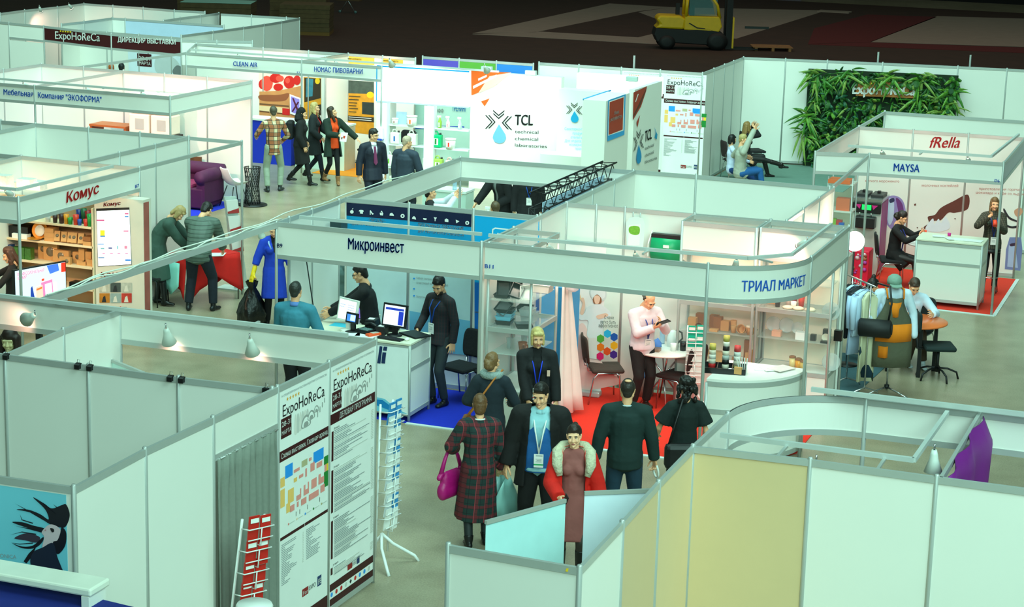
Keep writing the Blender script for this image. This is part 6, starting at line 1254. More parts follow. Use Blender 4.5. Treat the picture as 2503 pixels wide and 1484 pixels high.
lanyard(J,mat((30,50,140),.5),off=.16,drop=.4);held(J,'L','ice_cream_cup','orange cup held by the woman in the patterned jumper','cup',MB().lathe([(.03,-.05),(.045,.05),(.04,.05)],(.0,.05,-.03),14,ax=(1,0,0)),cupm)
# clothes stand
person('woman with black hair bun seated behind the clothes rail',(-5.02,28.2),-52,1.64,f=1,hair=('topbun',(20,16,16)),hip=(0,-.05,.5),lean=14,head=(0,24,0),feet=((-.1,.45,0),(.12,.4,0)),Rh=(.12,.4,.62),Lh=(-.1,.45,.76),top=dict(name='top',m=cloth((26,26,30)),off=.014),legs=dict(name='jeans',m=cloth((24,56,90)),off=.008),shoes=(30,30,34))
person('person in white shirt and brown trousers seated at the orange table behind the mannequin',(-4.42,28.55),205,1.74,hair=('short',(60,46,34)),hip=(0,-.05,.5),lean=16,head=(0,30,0),feet=((-.12,.42,0),(.08,.3,10)),Lh=(-.22,.4,.8),Rh=(.16,.42,.8),top=dict(name='shirt',m=cloth((212,226,248)),off=.022),legs=dict(name='trousers',m=cloth((84,66,50)),off=.02),shoes=(206,220,226))
# seating corner
GS=cloth((168,172,158));person('fair haired man in grey jumper seated in the corner, arm raised',HP(1818,331,1.27),-52,1.78,hair=('crop',(176,154,96)),hip=(0,-.05,.48),twist=-10,side=6,head=(-20,6,0),Rh=(.12,.25,1.55),Lh=(-.3,.2,.75),feet=((-.14,.5,0),(.16,.45,0)),top=dict(name='jumper',m=GS,off=.024,hem=.14),legs=dict(name='jeans',m=cloth((26,88,150)),off=.014))
person('black haired person in white top and jeans half hidden by the man in grey',HP(1797,341,1.08),-62,1.6,f=1,hair=('bob',(16,14,14)),hip=(0,-.05,.44),lean=-4,head=(20,5,0),feet=((-.1,.62,0),(.14,.66,0)),Rh=(.2,.3,.62),top=dict(name='shirt',m=cloth((200,212,238))),legs=dict(name='jeans',m=cloth((20,60,120)),off=.01),shoes=(18,18,20),boots=.12)
person('woman in black with boots crossed and hands lifted to her hair',HP(1832,297,1.28),-66,1.7,f=1,hair=('long',(150,116,66)),hip=(0,-.05,.48),head=(30,0,0),Rh=(.1,.1,1.16),Lh=(-.12,.12,1.2),poles=((-1,.2,-.2),(.6,.6,-.3)),feet=((-.1,.5,0),(.1,.85,0,.22)),top=dict(name='jumper',m=cloth((14,16,18))),skirt=None,tights=mat((24,22,22),.6),legs=None,over=dict(name='skirt',m=cloth((18,17,18)),sleeve=0,hem=.28,off=.01),shoes=(24,18,16),boots=.26)
for lab,px,py,c in(('dark upholstered chair under the man in the grey jumper',1800,440,(60,44,46)),('dark chair under the woman with crossed boots',1836,420,(30,26,28))):u_=FT(px,py);conf_chair(lab,u_[0]-.05,u_[1]-(.05 if px<1810 else-.3),-55,c)
# packaging booth attendant, meeting table, organisers
person('long haired brunette seated behind the television in the packaging booth',(-16.55,23.75),118,1.68,f=1,hair=('long',(74,44,28)),hip=(0,-.05,.62),head=(6,22,0),feet=((-.1,.4,0),(.1,.42,0)),Rh=(.06,.24,1.12),Lh=(-.16,.34,.9),top=dict(name='top',m=cloth((18,17,18))),legs=dict(name='trousers',m=cloth((18,18,20))))
one(MB().lathe([(.18,.0),(.18,.02),(.03,.04),(.03,.5),(.19,.53),(.19,.58)],n=18),'stool',BLACK,'black stool under the seated brunette in the packaging booth','stool',loc=(-16.55,23.7,0))
person('man in white shirt and dark waistcoat seated in the meeting area, arms raised',(-13.42,32.1),-60,1.76,hip=(0,-.05,.5),feet=((-.12,.5,0),(.12,.5,0)),lean=-6,Rh=(.06,.34,1.12),Lh=(-.06,.36,1.16),top=dict(name='shirt',m=cloth((226,232,246)),off=.018),over=dict(name='waistcoat',m=cloth((24,24,30)),sleeve=0,off=.026,open=(.05,.01,.3)),legs=dict(name='trousers',m=cloth((26,26,32)),off=.012))
person('short haired man whose head shows over the blue banner wall',(-11.9,31.1),40,1.76,hair=('crop',(96,76,54)),hip=(0,0,.5),feet=((-.12,.45,0),(.12,.45,0)),top=dict(name='jacket',m=cloth((22,22,26))),legs=dict(name='trousers',m=cloth((22,22,26))))
person('person in black suit with grey blouse leaning over the meeting table',(-12.5,33.1),150,1.7,bw=1.15,lean=20,Rh=(.25,.5,.86),Lh=(-.1,.2,.95),top=dict(name='blouse',m=cloth((130,134,132))),over=dict(name='jacket',m=cloth((14,14,17)),hem=.18,off=.034,open=(.04,.05,0)),legs=dict(name='trousers',m=cloth((16,16,20)),off=.014))
J=person('standing man in black suit with white badge beside the truss',(-12.0,33.0),205,1.7,bw=1.15,top=dict(name='shirt',m=cloth((20,20,26))),over=dict(name='jacket',m=cloth((15,15,18)),hem=.18,off=.034,open=(.05,.02,.3)),legs=dict(name='trousers',m=cloth((16,16,20)),off=.014));lanyard(J,BLUETXT,off=.16,drop=.3)
for lab,px,py,z,hc in(('red haired person whose head shows above the furniture booth wall',272,156,1.62,(190,96,40)),('dark haired person beside the red haired one in the organisers booth',297,154,1.68,(26,28,30))):person(lab,HP(px,py,z),20,z,hair=('short',hc),top=dict(name='top',m=cloth((60,64,70))),legs=dict(name='trousers',m=cloth((30,30,36))))
person('person in grey jacket and jeans glimpsed through the gap in the side wall',HP(838,640,1.45),-30,1.74,hair=('short',DK),top=dict(name='jacket',m=cloth((110,140,140)),off=.03),legs=dict(name='jeans',m=cloth((24,40,64)),off=.012))
flush()
# ---- lighting tracks and lamps that light the stands
track('lighting track over the furniture booth lettering',[(-23.2,32.22),(-19.3,32.1)],2.6,[((-22,32.18),(-22,32.4)),((-20.2,32.13),(-20.2,32.35))])
track('lighting track over the software booth fascia',[(-11.15,22.25),(-8.7,22.3)],2.56)
track('bent lighting track following the rounded tableware fascia',[(-8.6,22.28),(-5.4,22.42),(-4.98,22.9),(-4.97,25.1)],2.56,[((-6.6,22.36),(-6.6,22.16)),((-5.3,22.55),(-5.1,22.42))])
track('lighting track over the ice cream booth fascia',[(-6.2,32.3),(-3.9,32.35),(-3.82,35.3)],2.56,[((-5,32.32),(-5,32.1))])
track('lighting track over the packaging booth fascia',[(-17,22.1),(-15.25,22.12),(-15.2,24.4)],2.58)
track('long lighting track over the brewery and cleaning fascia',[(-22.3,39.1),(-14.9,38.95)],2.6)
WARM=(1,.62,.36);WRM2=(1,.54,.44)
for lab,p,a,pw,c in(('spot lamp over the furniture booth, first from the corner post',(-19.6,32.5,2.55),(-19.6,34.6,1.2),130,WRM2),('spot lamp over the furniture booth, second from the corner post',(-20.8,32.5,2.55),(-20.8,34.8,1.3),130,WRM2),('spot lamp over the furniture booth by the wardrobe',(-22.2,32.5,2.55),(-22.2,34.8,1.3),110,WRM2),('spot lamp over the packaging shelves, outer one',(-16.6,22.4,2.52),(-16.7,24.6,1.3),80,WARM),('spot lamp over the packaging shelves, inner one',(-15.7,22.5,2.52),(-15.8,24.6,1.3),80,WARM),('spot lamp over the tableware booth by the corner showcase',(-7.9,22.45,2.52),(-7.6,24.6,.9),42,WRM2),('spot lamp in the middle of the tableware booth track',(-6.8,22.5,2.52),(-6.9,24.6,.8),45,WRM2),('spot lamp of the tableware booth above the rounded counter',(-5.6,22.7,2.52),(-6.1,24.2,.8),36,WRM2),('spot lamp on the far end of the bent tableware track',(-5.1,24.3,2.52),(-6.2,25.1,1.6),40,WRM2),('spot lamp over the ice cream booth, by the machine',(-5.7,32.6,2.52),(-5.7,35,1.3),45,WRM2),('spot lamp over the ice cream booth, by the corner post',(-4.3,32.6,2.52),(-4.4,35,1.3),45,WRM2),('spot lamp over the cleaning booth',(-21.4,39.6,2.55),(-21.4,41.2,1.3),55,WRM2),('spot lamp over the brewery booth',(-19,39.6,2.55),(-18.9,41.2,1.4),55,WRM2),('round spot lamp in the organisers corner, nearer the outer wall',tuple(atY(96,12,46.6)),(-31.4,47.5,1.5),45,WRM2),('round spot lamp in the organisers corner, nearer the rear wall',tuple(atY(168,6,47.2)),(-30.6,48.5,1.5),45,WRM2)):
 lamp(lab,p,a,pw,c,cone=False)
lamp('lamp lighting the logo wall of the chemical booth',(-14.7,37.6,2.9),(-14.7,39.5,1.5),130,(.92,.97,1),sa=100)
lamp('lamp lighting the product shelves of the chemical booth',(-16.8,37.6,2.9),(-16.8,39.6,1.0),90,(.92,.97,1),sa=100)
for i,(x,y)in enumerate(((1190,168),(1298,178),(1545,193))):
 p=at(x,y,2.58);t=thing('floodlight',('small grey floodlight clipped over the orange corner of the logo wall','small grey floodlight clipped over the middle of the logo wall','white floodlight lying over the rear lightbox')[i],'floodlight',tuple(p));MB().box((0,0,0),(.24,.1,.1)).obj('housing',mat((190,206,200),.4),t,bevel=.01);MB().bar((0,0,0),(0,.25,-.05),.02,.02).obj('arm',ALU,t)
p=atX(642,572,-11.5);t=thing('floodlight','white round lamp head hanging by its cable at the B9 post','lamp',tuple(p));MB().lathe([(.01,0),(.045,.01),(.05,.04),(.03,.09),(.012,.1)],(0,0,-.06),18,ax=(-.3,-.2,1)).obj('lamp_shade',mat((222,236,226),.35),t);MB().tube([(0,0,.05),(.02,.02,.14),(.04,.1,.12)],.008).obj('bracket',WHITE,t)
# cables tied along the long beam
for k,lab in((0,'white cable tied along the long beam, lower one'),(1,'white cable tied along the long beam, upper one')):
 P=[(-11.55+.15*f_+.03*math.sin(f_*26+k*2),17.2+9.2*f_ if k else 17.2+5*f_,2.515+.012*math.sin(f_*40+k*3)+k*.012)for f_ in[i/40 for i in range(41)]]
 one(MB().tube(P,.008,6),'cable',mat((222,226,214),.5),lab,'cable')
 # ---- small goods
KR,KR2=mat((206,150,92),.75,vary=.12),mat((150,92,46),.75,vary=.15);BLKP=mat((18,18,20),.3);CLR=mat((226,236,236),.08,alpha=.35);CREAMP=mat((240,230,205),.6)
def cup(label,p,r0,r1,h,m,group=None,tilt=None,lid=None,cat='cup',name='cup'):
 o=one(MB().lathe([(r0,0),(r1,h),(r1-.004,h),(r0-.004,.006)],n=14),name,m,label,cat,group,loc=p)
 if tilt:o.rotation_euler=tilt
 if lid:MB().lathe([(r1+.004,h-.006),(r1+.003,h+.012),(r1*.8,h+.018)],n=14).obj('lid',lid,o)
 return o
def carton(label,p,d,m,rz=0,name='carton',cat='box',win=None,tilt=0):
 o=one(MB().box((0,0,d[2]/2),d),name,m,label,cat,loc=p,rz=rz)
 if tilt:o.rotation_euler=(tilt,0,rz)
 if win:
  c,r=win;MB().lathe([(r,0),(r*.98,.003)],(c[0],-d[1]/2-.001,c[1]),16,ax=(0,-1,0)).obj('window',mat((120,104,84),.15),o)
 return o
def tray(label,p,d,m,rot=(0,0,0),group=None):
 w,l,h=d;mb=MB();R0,R1=[(-.42,-.42),(.42,-.42),(.42,.42),(-.42,.42)],[(-.5,-.5),(.5,-.5),(.5,.5),(-.5,.5)]
 mb.add([(x*w,y*l,0)for x,y in R0]+[(x*w,y*l,h)for x,y in R1]+[(x*w*1.06,y*l*1.06,h)for x,y in R1],[(3,2,1,0)]+[(i,(i+1)%4,4+(i+1)%4,4+i)for i in range(4)]+[(4+i,4+(i+1)%4,8+(i+1)%4,8+i)for i in range(4)])
 o=one(mb,'food_tray',m,label,'food tray',group,loc=p,solid=.004);o.rotation_euler=rot;return o
def plate(label,p,r,m,tilt=1.2,group=None):
 o=one(MB().lathe([(r*.6,0),(r*.95,.012),(r,.02),(r*.94,.02),(r*.6,.008)],n=24),'plate',m,label,'plate',group,loc=p);o.rotation_euler=(tilt,0,.1);return o
 # -- packaging booth shelving
kx=lambda px:-15.64+(px-232)/146.5
t=thing('display_shelving','cream goods shelving along the back of the packaging booth','shelving',(-16.4,24.75,0));SHC=mat((232,208,172),.5)
KZ=(1.62,1.335,1.02,.69,.38)
for z in KZ:MB().box((-.02,0,z-.015),(1.5,.36,.03)).obj('shelf',SHC,t)
MB().box((-.02,.18,.95),(1.5,.012,1.9)).obj('back_panel',mat((190,150,110),.6),t)
for x in(-.77,.73):MB().box((x,0,.95),(.02,.36,1.9)).obj('side_panel',SHC,t)
cups=[(112,(230,226,220),'white',.045,.13),(130,(60,30,26),'brown printed',.04,.12),(146,(70,34,30),'dark printed',.045,.14),(158,(240,150,30),'orange printed',.04,.14),(168,(40,150,60),'short green',.04,.1),(182,(230,60,30),'tall red',.045,.15),(191,(40,80,170),'short blue',.035,.09),(207,(220,50,30),'short red',.04,.1),(217,(20,140,60),'tall green',.045,.18)]
for px,c,nm,r,h in cups:cup(f'{nm} cup in the front of the top packaging shelf',(kx(px),24.63,KZ[0]),r*.75,r,h,mat(c,.4))
for px,c,nm,h in((176,(30,50,120),'dark blue',.2),(188,(20,90,50),'dark green',.22),(198,(150,20,20),'dark red',.2),(209,(40,90,180),'mid blue',.17)):cup(f'{nm} cup standing behind on the top packaging shelf',(kx(px),24.78,KZ[0]),.036,.046,h,mat(c,.4))
carton('black tray box on the second packaging shelf',(kx(36),24.72,KZ[1]),(.34,.2,.17),BLKP);carton('white flat box in front of the black tray box',(kx(44),24.62,KZ[1]),(.26,.1,.07),PAPER)
GLD=mat((230,150,50),.3,.3)
plate('big golden plate standing on the second packaging shelf',(kx(85),24.7,KZ[1]+.13),.13,GLD,1.35);plate('golden plate leaning behind the biggest golden plate',(kx(98),24.76,KZ[1]+.12),.12,mat((220,130,40),.35,.2),1.35);plate('flat golden plate lying in front of the standing plates',(kx(80),24.6,KZ[1]+.01),.11,GLD,0)
one(MB().lathe([(.085,0),(.083,.006)],n=20,ax=(0,-1,.2)),'plate',PAPER,'white paper plate shining in the golden plate','plate',loc=(kx(88),24.655,KZ[1]+.135))
for i in range(3):carton(('lowest','middle','topmost')[i]+' kraft box of the stack beside the golden plates',(kx(116),24.68,KZ[1]+.0655*i),(.17-.02*(i==2),.15,.064),KR)
for i,px in enumerate((134,151,167,176,193)):carton(('first','second','third','fourth','fifth')[i]+' leaning kraft wedge from the golden plates',(kx(px),24.64,KZ[1]+.005),(.085,.1,.15),KR,.3,win=((0,.08),.025),tilt=-.35)
for i in range(2):carton(('lower','upper')[i]+' open kraft tray at the panel end of the second packaging shelf',(kx(212),24.66,KZ[1]+.07*i),(.13,.15,.06),KR2 if i else KR)
carton('blue printed carton at the outer end of the third packaging shelf',(kx(12),24.64,KZ[2]),(.11,.1,.2),mat((40,70,120),.5,vary=.4,scale=30))
for i,px in enumerate((28,44,60)):carton(('first','second','third')[i]+' clear tub with yellow lid on the third packaging shelf',(kx(px),24.66,KZ[2]),(.1,.1,.17),mat((60,110,40),.3,vary=.5,scale=30),name='tub',cat='tub');MB().box((0,0,.185),(.105,.105,.03)).obj('lid',mat((244,214,30),.4),bpy.data.objects[bpy.context.scene.collection.objects[-1].name])if False else None
for lab,px,w,h,c,dy in(('large kraft cake box with round window, behind',82,.15,.27,(.01,.15),.1),('largest kraft cake box with round window',106,.24,.26,(.0,.13),.06),('wide kraft box with oval window in the middle',138,.27,.18,(0,.1),.0),('small kraft box with a dark window in front',149,.14,.1,(.03,.05),-.05),('smallest kraft box with round dark window',160,.12,.105,(0,.05),-.08),('rounded kraft box with clear top',172,.12,.17,(.02,.1),.05)):
 carton(lab+' on the third packaging shelf',(kx(px),24.7+dy,KZ[2]),(w,.06,h),KR,win=(c,min(w,h)*.3))
for i,(px,h)in enumerate(((188,.24),(188,.07),(205,.2),(213,.1),(196,.05))):carton(('tall kraft sleeve','low kraft box in front of the tall sleeve','kraft box with pale window','kraft box under the screen panel end','flat kraft tray')[i]+' at the panel end of the third packaging shelf',(kx(px),24.73-.05*(i%2)-.06*(i>3),KZ[2]),(.1,.08,h),KR)
carton('grey bundle of bags on the low outer packaging shelf',(kx(12),24.68,KZ[3]),(.26,.2,.17),mat((160,160,140),.5,vary=.2));carton('black tray stack low on the packaging shelving',(kx(183),24.64,KZ[3]-.0),(.2,.16,.08),BLKP);carton('dark blue printed tray low on the packaging shelving',(kx(208),24.64,KZ[3]),(.16,.16,.1),mat((30,36,70),.4,vary=.5,scale=30))
carton('bright green carton on the lowest packaging shelf',(kx(34),24.62,KZ[4]),(.07,.1,.14),mat((60,200,60),.5));carton('dark blue carton on the lowest packaging shelf',(kx(14),24.66,KZ[4]),(.2,.2,.16),mat((20,40,70),.5))
# boxes seen over the fascia of the packaging booth
for i,(x,y)in enumerate(((8,438),(8,458),(45,452),(60,460))):p=atY(x,y,23.3);carton(('upper white printed roll box at the frame edge','lower white printed roll box at the frame edge','white printed tray box beside the roll boxes','low white printed carton beside the roll boxes')[i]+' on top of the packaging booth',(p.x,23.3+.1*i,p.z-.06),(.22,.18,.12),mat((226,222,214),.6,vary=.2,scale=30))
one(MB().box((-16.4,23.35,2.19),(1.3,.5,.03)),'top_board',SHC,'board carrying white boxes above the packaging booth','board')
# kiosk with screen
t=thing('information_kiosk','tall white kiosk with glowing screen at the packaging booth end','kiosk',(-15.28,24.75,0));pkz=Plane((-15.7,24.6),(-14.9,24.6))
def pxbox(name,pl,a,b,th,m,par):A_,B_=pl.at(*a,0),pl.at(*b,0);return MB().prism([A_,V((B_.x,B_.y,A_.z)),B_,V((A_.x,A_.y,B_.z))],pl.n*-th).obj(name,m,par,True)
pxbox('kiosk_body',pkz,(230,478),(354,800),.22,mat((222,214,200),.5),t)
SCR=mat((244,248,255),.3,emit=1.0,vary=.005);sc_=pprint_(t,'screen',pkz,[(BLACK,[(235,510),(316,507),(322,647),(239,652)]),(SCR,[(236,516),(316,513),(321,646),(240,651)])],.006)
pprint_(sc_,'screen_content',pkz,[(mat(c,.4,emit=.5),rect(*r))for c,r in(((190,40,110),(236,537,255,540)),((200,60,120),(305,521,314,524)),((60,130,190),(305,528,314,531)),((230,200,40),(245,563,256,576)),((40,110,180),(245,576,257,579)),((200,60,120),(302,564,314,566)),((110,150,200),(239,596,254,598)),((210,130,160),(304,601,311,608)),((100,160,170),(246,606,255,609)),((60,70,130),(265,605,274,608)),((120,180,190),(286,601,289,609)),((50,120,200),(306,634,320,638)),((60,110,160),(240,629,255,631)))]+[(mat((190,60,140),.4,emit=.4),rect(x,619,x+7,620.5))for x in(250,269,287,306)],.008)
pletter(t,'Комус',pkz,(253,505),(294,501),.055,mat((200,24,24),.5),.03,.01,shear=.15);pletter(t,'Комус',pkz,(246,677),(312,673),.07,mat((200,24,24),.5),.03,.01,shear=.15)
for i,c in enumerate(((196,190,176),(70,80,80),(190,190,180),(190,120,40),(150,170,170),(196,60,50))):x,y=243+(i%3)*27,691+(i//3)*26;pprint_(t,'photo_tile',pkz,[(mat(c,.5,vary=.35,scale=14),rect(x,y,x+25,y+23)),(mat((40,44,50)if i in(1,3)else(220,216,206),.5),[(x+6,y+22),(x+9,y+9),(x+14,y+6),(x+17,y+22)],0)],.008)
pprint_(t,'mark',pkz,[(mat((190,30,30),.5),rect(293,749,296,752)),(GREYINK,rect(298,750,310,751.5))],.008)
one(MB().box((-14.84,24.68,1.05),(.03,.14,2.0)),'banner_board',mat((170,90,80),.6,vary=.5,scale=3),'narrow printed board seen edge on beside the kiosk','board')
# television
A_,B_=at(34,661,1.42),at(161,638,1.42);u=(B_-A_);wv=u.length;u.normalize();n_=u.cross(Z3);n_=n_ if n_.dot(CAMP-A_)>0 else-n_
t=thing('television','large television showing cleaning products on a stand in the packaging booth','television',(A_.x,A_.y,0));hh=wv*.585;ptv=Plane(A_,B_)
MB().prism([A_,B_,B_-Z3*hh,A_-Z3*hh],n_*-.05).obj('casing',BLACK,t,True)
fr_=lambda x,y,o=.004:A_+u*(x*wv)-Z3*(y*hh)+n_*o
def scr(name,L,o=.004):
 mb=MB();ms=[]
 for i,(m,pts)in enumerate(L):
  if m not in ms:ms.append(m)
  mb.poly([fr_(x,y,o+i*.0008)for x,y in pts],ms.index(m))
 return mb.obj(name,ms,t,True)
E_=lambda c,e=.8:mat(c,.35,emit=e,vary=.01)
so=scr('screen',[(E_((214,226,246)),[(.015,.025),(.985,.025),(.985,.975),(.015,.975)]),(E_((70,110,226)),[(.62,.03),(.84,.03),(.86,.22),(.68,.27)]),(E_((226,50,30)),[(.9,.03),(.985,.03),(.985,.28),(.9,.28)]),(E_((236,120,170)),[(.5,.46),(.72,.42),(.74,.93),(.54,.96)]),(E_((246,190,170)),[(.4,.56),(.53,.52),(.54,.96),(.4,.97)]),(E_((240,110,50)),[(.41,.6),(.52,.57),(.52,.62),(.41,.65)]),(E_((30,60,150)),[(.3,.55),(.33,.5),(.38,.9),(.29,.93)]),(E_((250,250,255)),[(.74,.52),(.79,.52),(.82,.9),(.74,.9)]),(E_((250,250,252)),[(.57,.52),(.7,.5),(.71,.78),(.58,.8)]),(E_((226,70,40)),[(.51,.36),(.56,.35),(.56,.41),(.51,.42)])])
letter(so,'ПРОФЕССИОНАЛЬНАЯ',fr_(.05,.17,.014),fr_(.56,.17,.014),.045,E_((210,110,140)),.01);letter(so,'ХИМИЯ',fr_(.05,.27,.014),fr_(.22,.27,.014),.045,E_((210,110,140)),.01)
m_=(A_+B_)/2;MB().bar((m_.x-n_.x*.06,m_.y-n_.y*.06,.02),(m_.x-n_.x*.06,m_.y-n_.y*.06,1.1),.08,.06).obj('stand_column',BLACK,t,True);MB().box((m_.x-n_.x*.06,m_.y-n_.y*.06,.015),(.7,.5,.03),math.atan2(u.y,u.x)).obj('stand_base',BLACK,t,True)
# leaning leaflet column, leaflet racks
t=thing('leaflet_stand','slim leaning leaflet stand with three red and white pockets beside the red table','leaflet stand',(-15.25,28.3,0));b0,b1=V((-15.28,28.36,0)),at(560,480,1.62);uu=(b1-b0);sdv=V((.6,.8,0))
MB().prism([b0-sdv*.11,b0+sdv*.11,b1+sdv*.1,b1-sdv*.1],V((.03,-.02,0))).obj('column',mat((196,206,200),.4),t,True);MB().box((-15.4,28.3,.012),(.45,.3,.024)).obj('base_plate',mat((196,206,200),.4),t,True)
for i,(a,b_)in enumerate(((.42,.6),(.64,.8),(.83,.97))):
 pa_,pb_=b0+uu*a,b0+uu*b_;o_=V((.05,-.035,0));pk_o=MB().prism([pa_-sdv*.1+o_,pa_+sdv*.1+o_,pb_+sdv*.1+o_,pb_-sdv*.1+o_],V((.02,-.014,0))).obj('leaflet_pocket',PAPER,t,True);MB().poly([pa_-sdv*.1+o_*1.45,pa_+sdv*.1+o_*1.45,pa_+uu*.05+sdv*.1+o_*1.45,pa_+uu*.02-sdv*.1+o_*1.45]).obj('print',mat((190,60,60),.5),pk_o,True)
WIRE=mat((236,238,236),.35)
def wire_rack(label,base,h,tiers,rz,paper,foot=True,lean=.12):
 t=thing('leaflet_rack',label,'leaflet rack',base,rz);rr=random.Random(len(label))
 for s in(-1,1):MB().tube([(s*.11,.1+lean,.1),(s*.11,.1-lean,h)],.012).obj('upright',WIRE,t)
 if foot:
  for s in(-1,1):MB().tube([(0,.12,.32),(s*.1,.05,.2),(s*.25,-.12,.06),(s*.27,-.16,0)],.017).obj('foot',WIRE,t)
  MB().tube([(0,.12,.3),(0,.3,.1),(0,.36,0)],.017).obj('foot',WIRE,t)
 for k in range(tiers):
  z=h-.06-k*(h-.45)/tiers;y=.1-lean+2*lean*(1-z/h)-.02
  w=MB();w.tube([(-.12,y,z-.02),(-.12,y-.12,z),(.12,y-.12,z),(.12,y,z-.02)],.006,5);w.tube([(-.12,y-.1,z-.1),(.12,y-.1,z-.1)],.006,5);w.tube([(0,y-.12,z),(0,y-.1,z-.16),(0,y,z-.17)],.006,5);w.obj('wire_pocket',WIRE,t)
  for j in range(2):mb=MB();cx_=(-.055,.055)[j];zz=z-.14+rr.uniform(-.01,.02);mb.prism([(cx_-.05,y-.05-.02*j,zz),(cx_+.05,y-.05-.02*j,zz),(cx_+.05,y-.085,zz+.23),(cx_-.05,y-.085,zz+.23)],(0,-.012,0));mb.poly([(cx_-.04,y-.0985,zz+.17),(cx_+.04,y-.0985,zz+.17),(cx_+.04,y-.1,zz+.21),(cx_-.04,y-.1,zz+.21)],1);mb.obj('leaflet',[paper(k,j),PAPER],t)
 return t
REDL=mat((206,36,24),.45)
wire_rack('white wire rack of red leaflets leaning in front of the grey green curtain',(-7.52,14.1,0),1.68,6,math.radians(60),lambda k,j:REDL,False,.16)
BLUES=[PAPER,mat((60,150,220),.4,vary=.5,scale=20),mat((226,232,236),.5,vary=.1),PAPER]
wire_rack('white wire rack of blue and white leaflets on curved feet behind the programme poster',(-7.78,17.62,0),1.72,9,math.radians(80),lambda k,j:BLUES[(k*2+j*3)%4 if k not in(0,)else 1],True,.02)
wire_rack('white wire rack of green and white leaflets between the table and the rounded counter',(-6.5,24.4,0),1.18,5,math.radians(15),lambda k,j:mat((20,190,160),.5)if k<2 else PAPER,True,.03)
# -- chef booth: wall hung dispensers
t=thing('wall_dispenser','green wall dispenser with curved front in the tableware booth','dispenser',(-7.14,25.2,2.04));rows=[[(x,-.1*math.sin(a)-.05,.16*math.cos(a)-.02)for x in(-.22,.22)]for a in[k*math.pi/10 for k in range(11)]]
MB().grid(rows).obj('curved_cover',mat((20,170,110),.35),t,solid=.01)
for s in(-1,1):MB().prism([(s*.24,.0,-.18),(s*.24,-.17,-.12),(s*.24,-.17,.05),(s*.24,.0,.2)],(s*.012,0,0)).obj('side_plate',WHITE,t)
MB().box((0,-.05,.15),(.46,.1,.05)).obj('slot',BLACK,t);MB().box((.0,-.165,.03),(.08,.006,.04)).obj('badge',PAPER,t)
t=thing('hanging_display','white rounded display card with green salad picture hung on the wall','display card',(-7.6,25.18,2.15));pd=Plane((-7.9,25.16),(-7.2,25.16))
pprint_(t,'card',pd,[(mat((226,240,234),.4),[(1530,545),(1538,533),(1555,529),(1572,534),(1577,548),(1572,605),(1532,606)]),(PAPER,[(1537,550),(1566,548),(1563,600),(1535,600)]),(mat((120,180,50),.6,vary=.4,scale=30),[(1538,556),(1550,552),(1563,556),(1562,572),(1548,574),(1538,568)],1)],.01)
for x in(-.05,.05):MB().tube([(x,-.02,.18),(x,-.02,.32)],.01).obj('hook',ALU,t)
# -- round table items
TZ=.76
t=thing('water_bottle','clear water bottle with blue cap on the white round table','bottle',(-7.12,24.98,TZ));MB().lathe([(.035,0),(.036,.15),(.03,.18),(.014,.22),(.014,.25)],n=14).obj('bottle_body',mat((170,210,240),.1,alpha=.5),t);MB().lathe([(.016,.245),(.016,.265)],n=10).obj('cap',mat((30,120,220),.4),t)
t=thing('kettle','white electric kettle with arched handle on the round table','kettle',(-6.95,24.9,TZ));MB().lathe([(.08,0),(.075,.12),(.05,.2),(.02,.22)],n=18).obj('kettle_body',PAPER,t);MB().tube([(.07,0,.05),(.13,0,.12),(.12,0,.2),(.04,0,.23)],.012).obj('handle',BLACK,t)
cup('white mug at the edge of the round table',(-6.87,24.66,TZ),.035,.042,.1,PAPER,lid=None);cup('black jar on the round table beside the white mug',(-6.76,24.74,TZ),.04,.045,.12,BLKP)
mb=MB();mb.ball((0,0,.05),(.09,.07,.06),12);mb.v=[(x*(1+.3*math.sin(9*y*30)),y,z*(1+.3*math.sin(x*70)))for x,y,z in mb.v];one(mb,'gloves',mat((90,140,220),.5,vary=.3),'crumpled blue gloves on the white round table','gloves',loc=(-7.14,24.72,TZ));one(MB().box((0,0,.02),(.16,.12,.04)),'pouch',mat((150,120,100),.4,vary=.4,scale=30),'flat printed pouch lying on the white round table','pouch',loc=(-7.1,24.55,TZ))
# -- rounded counter: cup samples in a black tray
p=V((-5.72,22.86,1.05));t=thing('sample_tray','black compartment tray at the edge of the rounded counter','tray',tuple(p),math.radians(12));w=MB();w.box((0,0,.006),(.52,.3,.012))
for x in(-.26,-.08,.1,.26):w.box((x,0,.035),(.008,.3,.07))
for y in(-.15,.15):w.box((0,y,.035),(.52,.008,.07))
w.obj('tray_body',BLKP,t)
for k,(dx,dy,stack)in enumerate(((-.17,.06,((200,40,40),(236,226,206),(240,236,226),(236,226,206),(190,176,84))),(-.01,.09,((236,226,206),(30,30,30),(190,200,196),(236,226,206),(30,30,30),(240,236,226),(190,176,84))),(.13,.1,((190,176,120),(236,226,206),(240,236,226),(220,226,220),(200,60,60))))):
 for i,c in enumerate(stack):cup(f'paper cup, {("lowest", "second", "third", "fourth", "fifth", "sixth", "seventh")[i]} of the {("shortest", "tallest", "red topped")[k]} sample stack on the rounded counter',(p.x+dx,p.y+dy,1.066+i*.056),.047-.001*i,.04,.07,mat(c,.55))
for i in range(5):o=one(MB().box((0,0,.1),(.014,.004,.2)),'straw_sleeve',PAPER,('first','second','third','fourth','fifth')[i]+' white paper sleeve standing in the black sample tray, from the cups','sleeve',loc=(p.x+.2+.015*i,p.y+.0+.012*i,1.066));o.rotation_euler=(.2+.05*i,-.25+.1*i,0)
